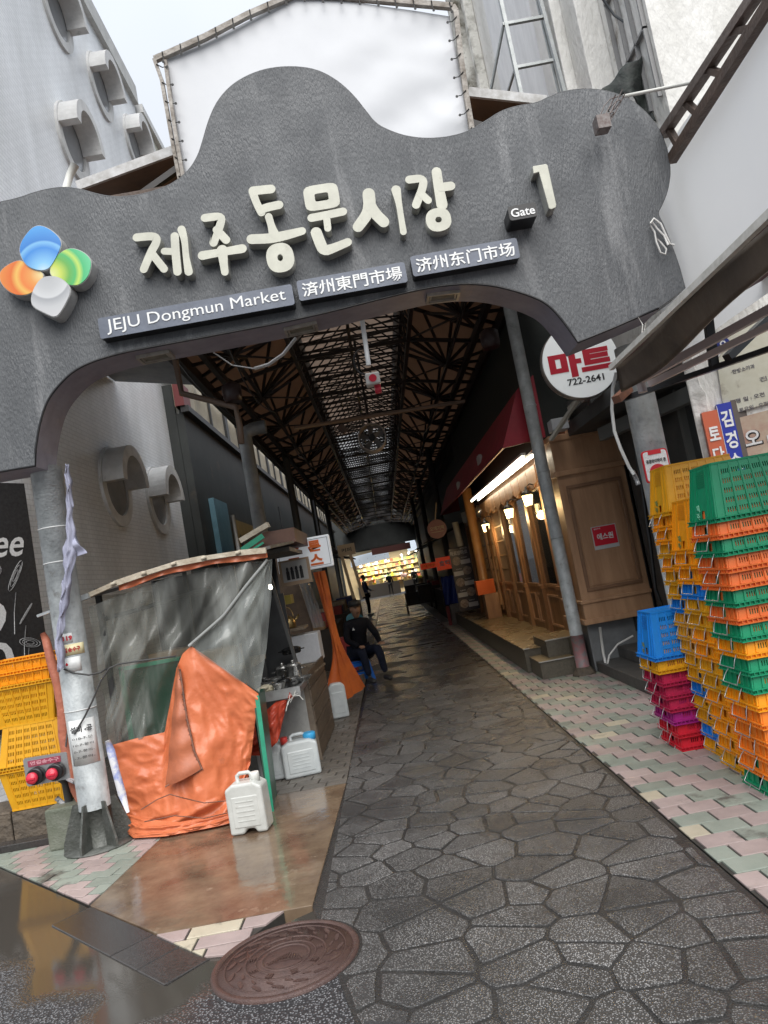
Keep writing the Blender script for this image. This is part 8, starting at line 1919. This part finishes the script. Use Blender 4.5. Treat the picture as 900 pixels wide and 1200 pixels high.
def one_crate(col, label, grp, loc, rz=0.0, flip=False, marks=False):
    t = thing('plastic_crate', label, 'crate', loc, grp, rot=(PI if flip else 0, 0, rz))
    b = bpy.data.objects.new('body', CM); C.objects.link(b); b.parent = t
    b.material_slots[0].link = 'OBJECT'; b.material_slots[0].material = CC[col][1]
    sd = b.modifiers.new('solid', 'SOLIDIFY'); sd.thickness = 0.0025; sd.offset = 0
    if not flip:
        for s in (-1, 1):
            h = bpy.data.objects.new('handle', HM); C.objects.link(h); h.parent = t; h.location = (s*0.278, random.uniform(-0.02, 0.02), 0)
            h.rotation_euler = (0, random.uniform(-0.15, 0.3)*(-s), 0 if s < 0 else PI)
    if marks:
        m_ = mat('green_print', (0.25, 0.7, 0.45), 0.5) if col == 'G' else mat('olive_print', (0.20, 0.25, 0.08), 0.5)
        x = -0.2615+0.03*0.35
        local_text('제', m_, t, (-0.254, 0.05, 0.095), 0.04, 0.04, bold=0.04, rot=(PI/2, 0, -PI/2)); local_text('주', m_, t, (-0.2605, 0.05, 0.050), 0.04, 0.035, bold=0.04, rot=(PI/2, 0, -PI/2))
    return t
def stack(cols_, x, y, pitch, where, grp, lean=(0, 0)):
    n = len(cols_)
    for i, c in enumerate(cols_):
        k = n-1-i
        nm = CC[c][0]
        one_crate(c, '%s upturned crate, %s in the %s' % (nm, ords[i], where), grp, (x+0.26+lean[0]*k/n+random.uniform(-0.003, 0.003), y+0.1825+lean[1]*k/n+random.uniform(-0.003, 0.003), 0.004+k*pitch), random.uniform(-0.007, 0.007), marks=(i == 0))
G_ = 'upturned plastic crates stacked at the right of the alley'
stack('BYCCCMRR', 1.78, 5.18, 0.0885, 'short stack with red lower half', G_, (-0.06, 0))
stack('YAAYAYYBYYYYYBYYBY', 1.935, 4.815, 0.0935, 'tall yellow stack at the back', G_, (-0.04, 0))
stack('AAABYYAAYYAAAAY', 1.885, 4.44, 0.0955, 'amber stack in the middle', G_, (-0.04, 0))
stack('GDGDDGDGAGGAOOOOG', 1.83, 4.035, 0.0935, 'nearest green and orange stack', G_, (-0.0, 0))
# left crates: upright, long face to the camera
Z0 = 0.255
for i, (c, z, lb, dx) in enumerate((('Y', 0.0, 'yellow crate standing upright at the bottom of the left pile behind the fire inlet', 0.0), ('Y', 0.325, 'yellow crate upside down in the middle of the left pile', 0.01), ('Y', 0.64, 'yellow crate third up in the left pile with a green patch', 0.02), ('A', 0.745, 'amber crate nested near the top of the left pile', 0.0), ('A', 0.84, 'amber crate on top of the left pile under the coffee board', 0.0))):
    fl_ = i in (0, 2, 3, 4)
    zz = Z0+z
    t = one_crate(c, lb, 'yellow crates piled at the far left', (-3.02+dx+(0.03 if i < 2 else 0), 6.12, zz + (0.33 if fl_ and i == 0 else (0.33+0.0 if fl_ else 0))), random.uniform(-0.02, 0.02), flip=fl_)
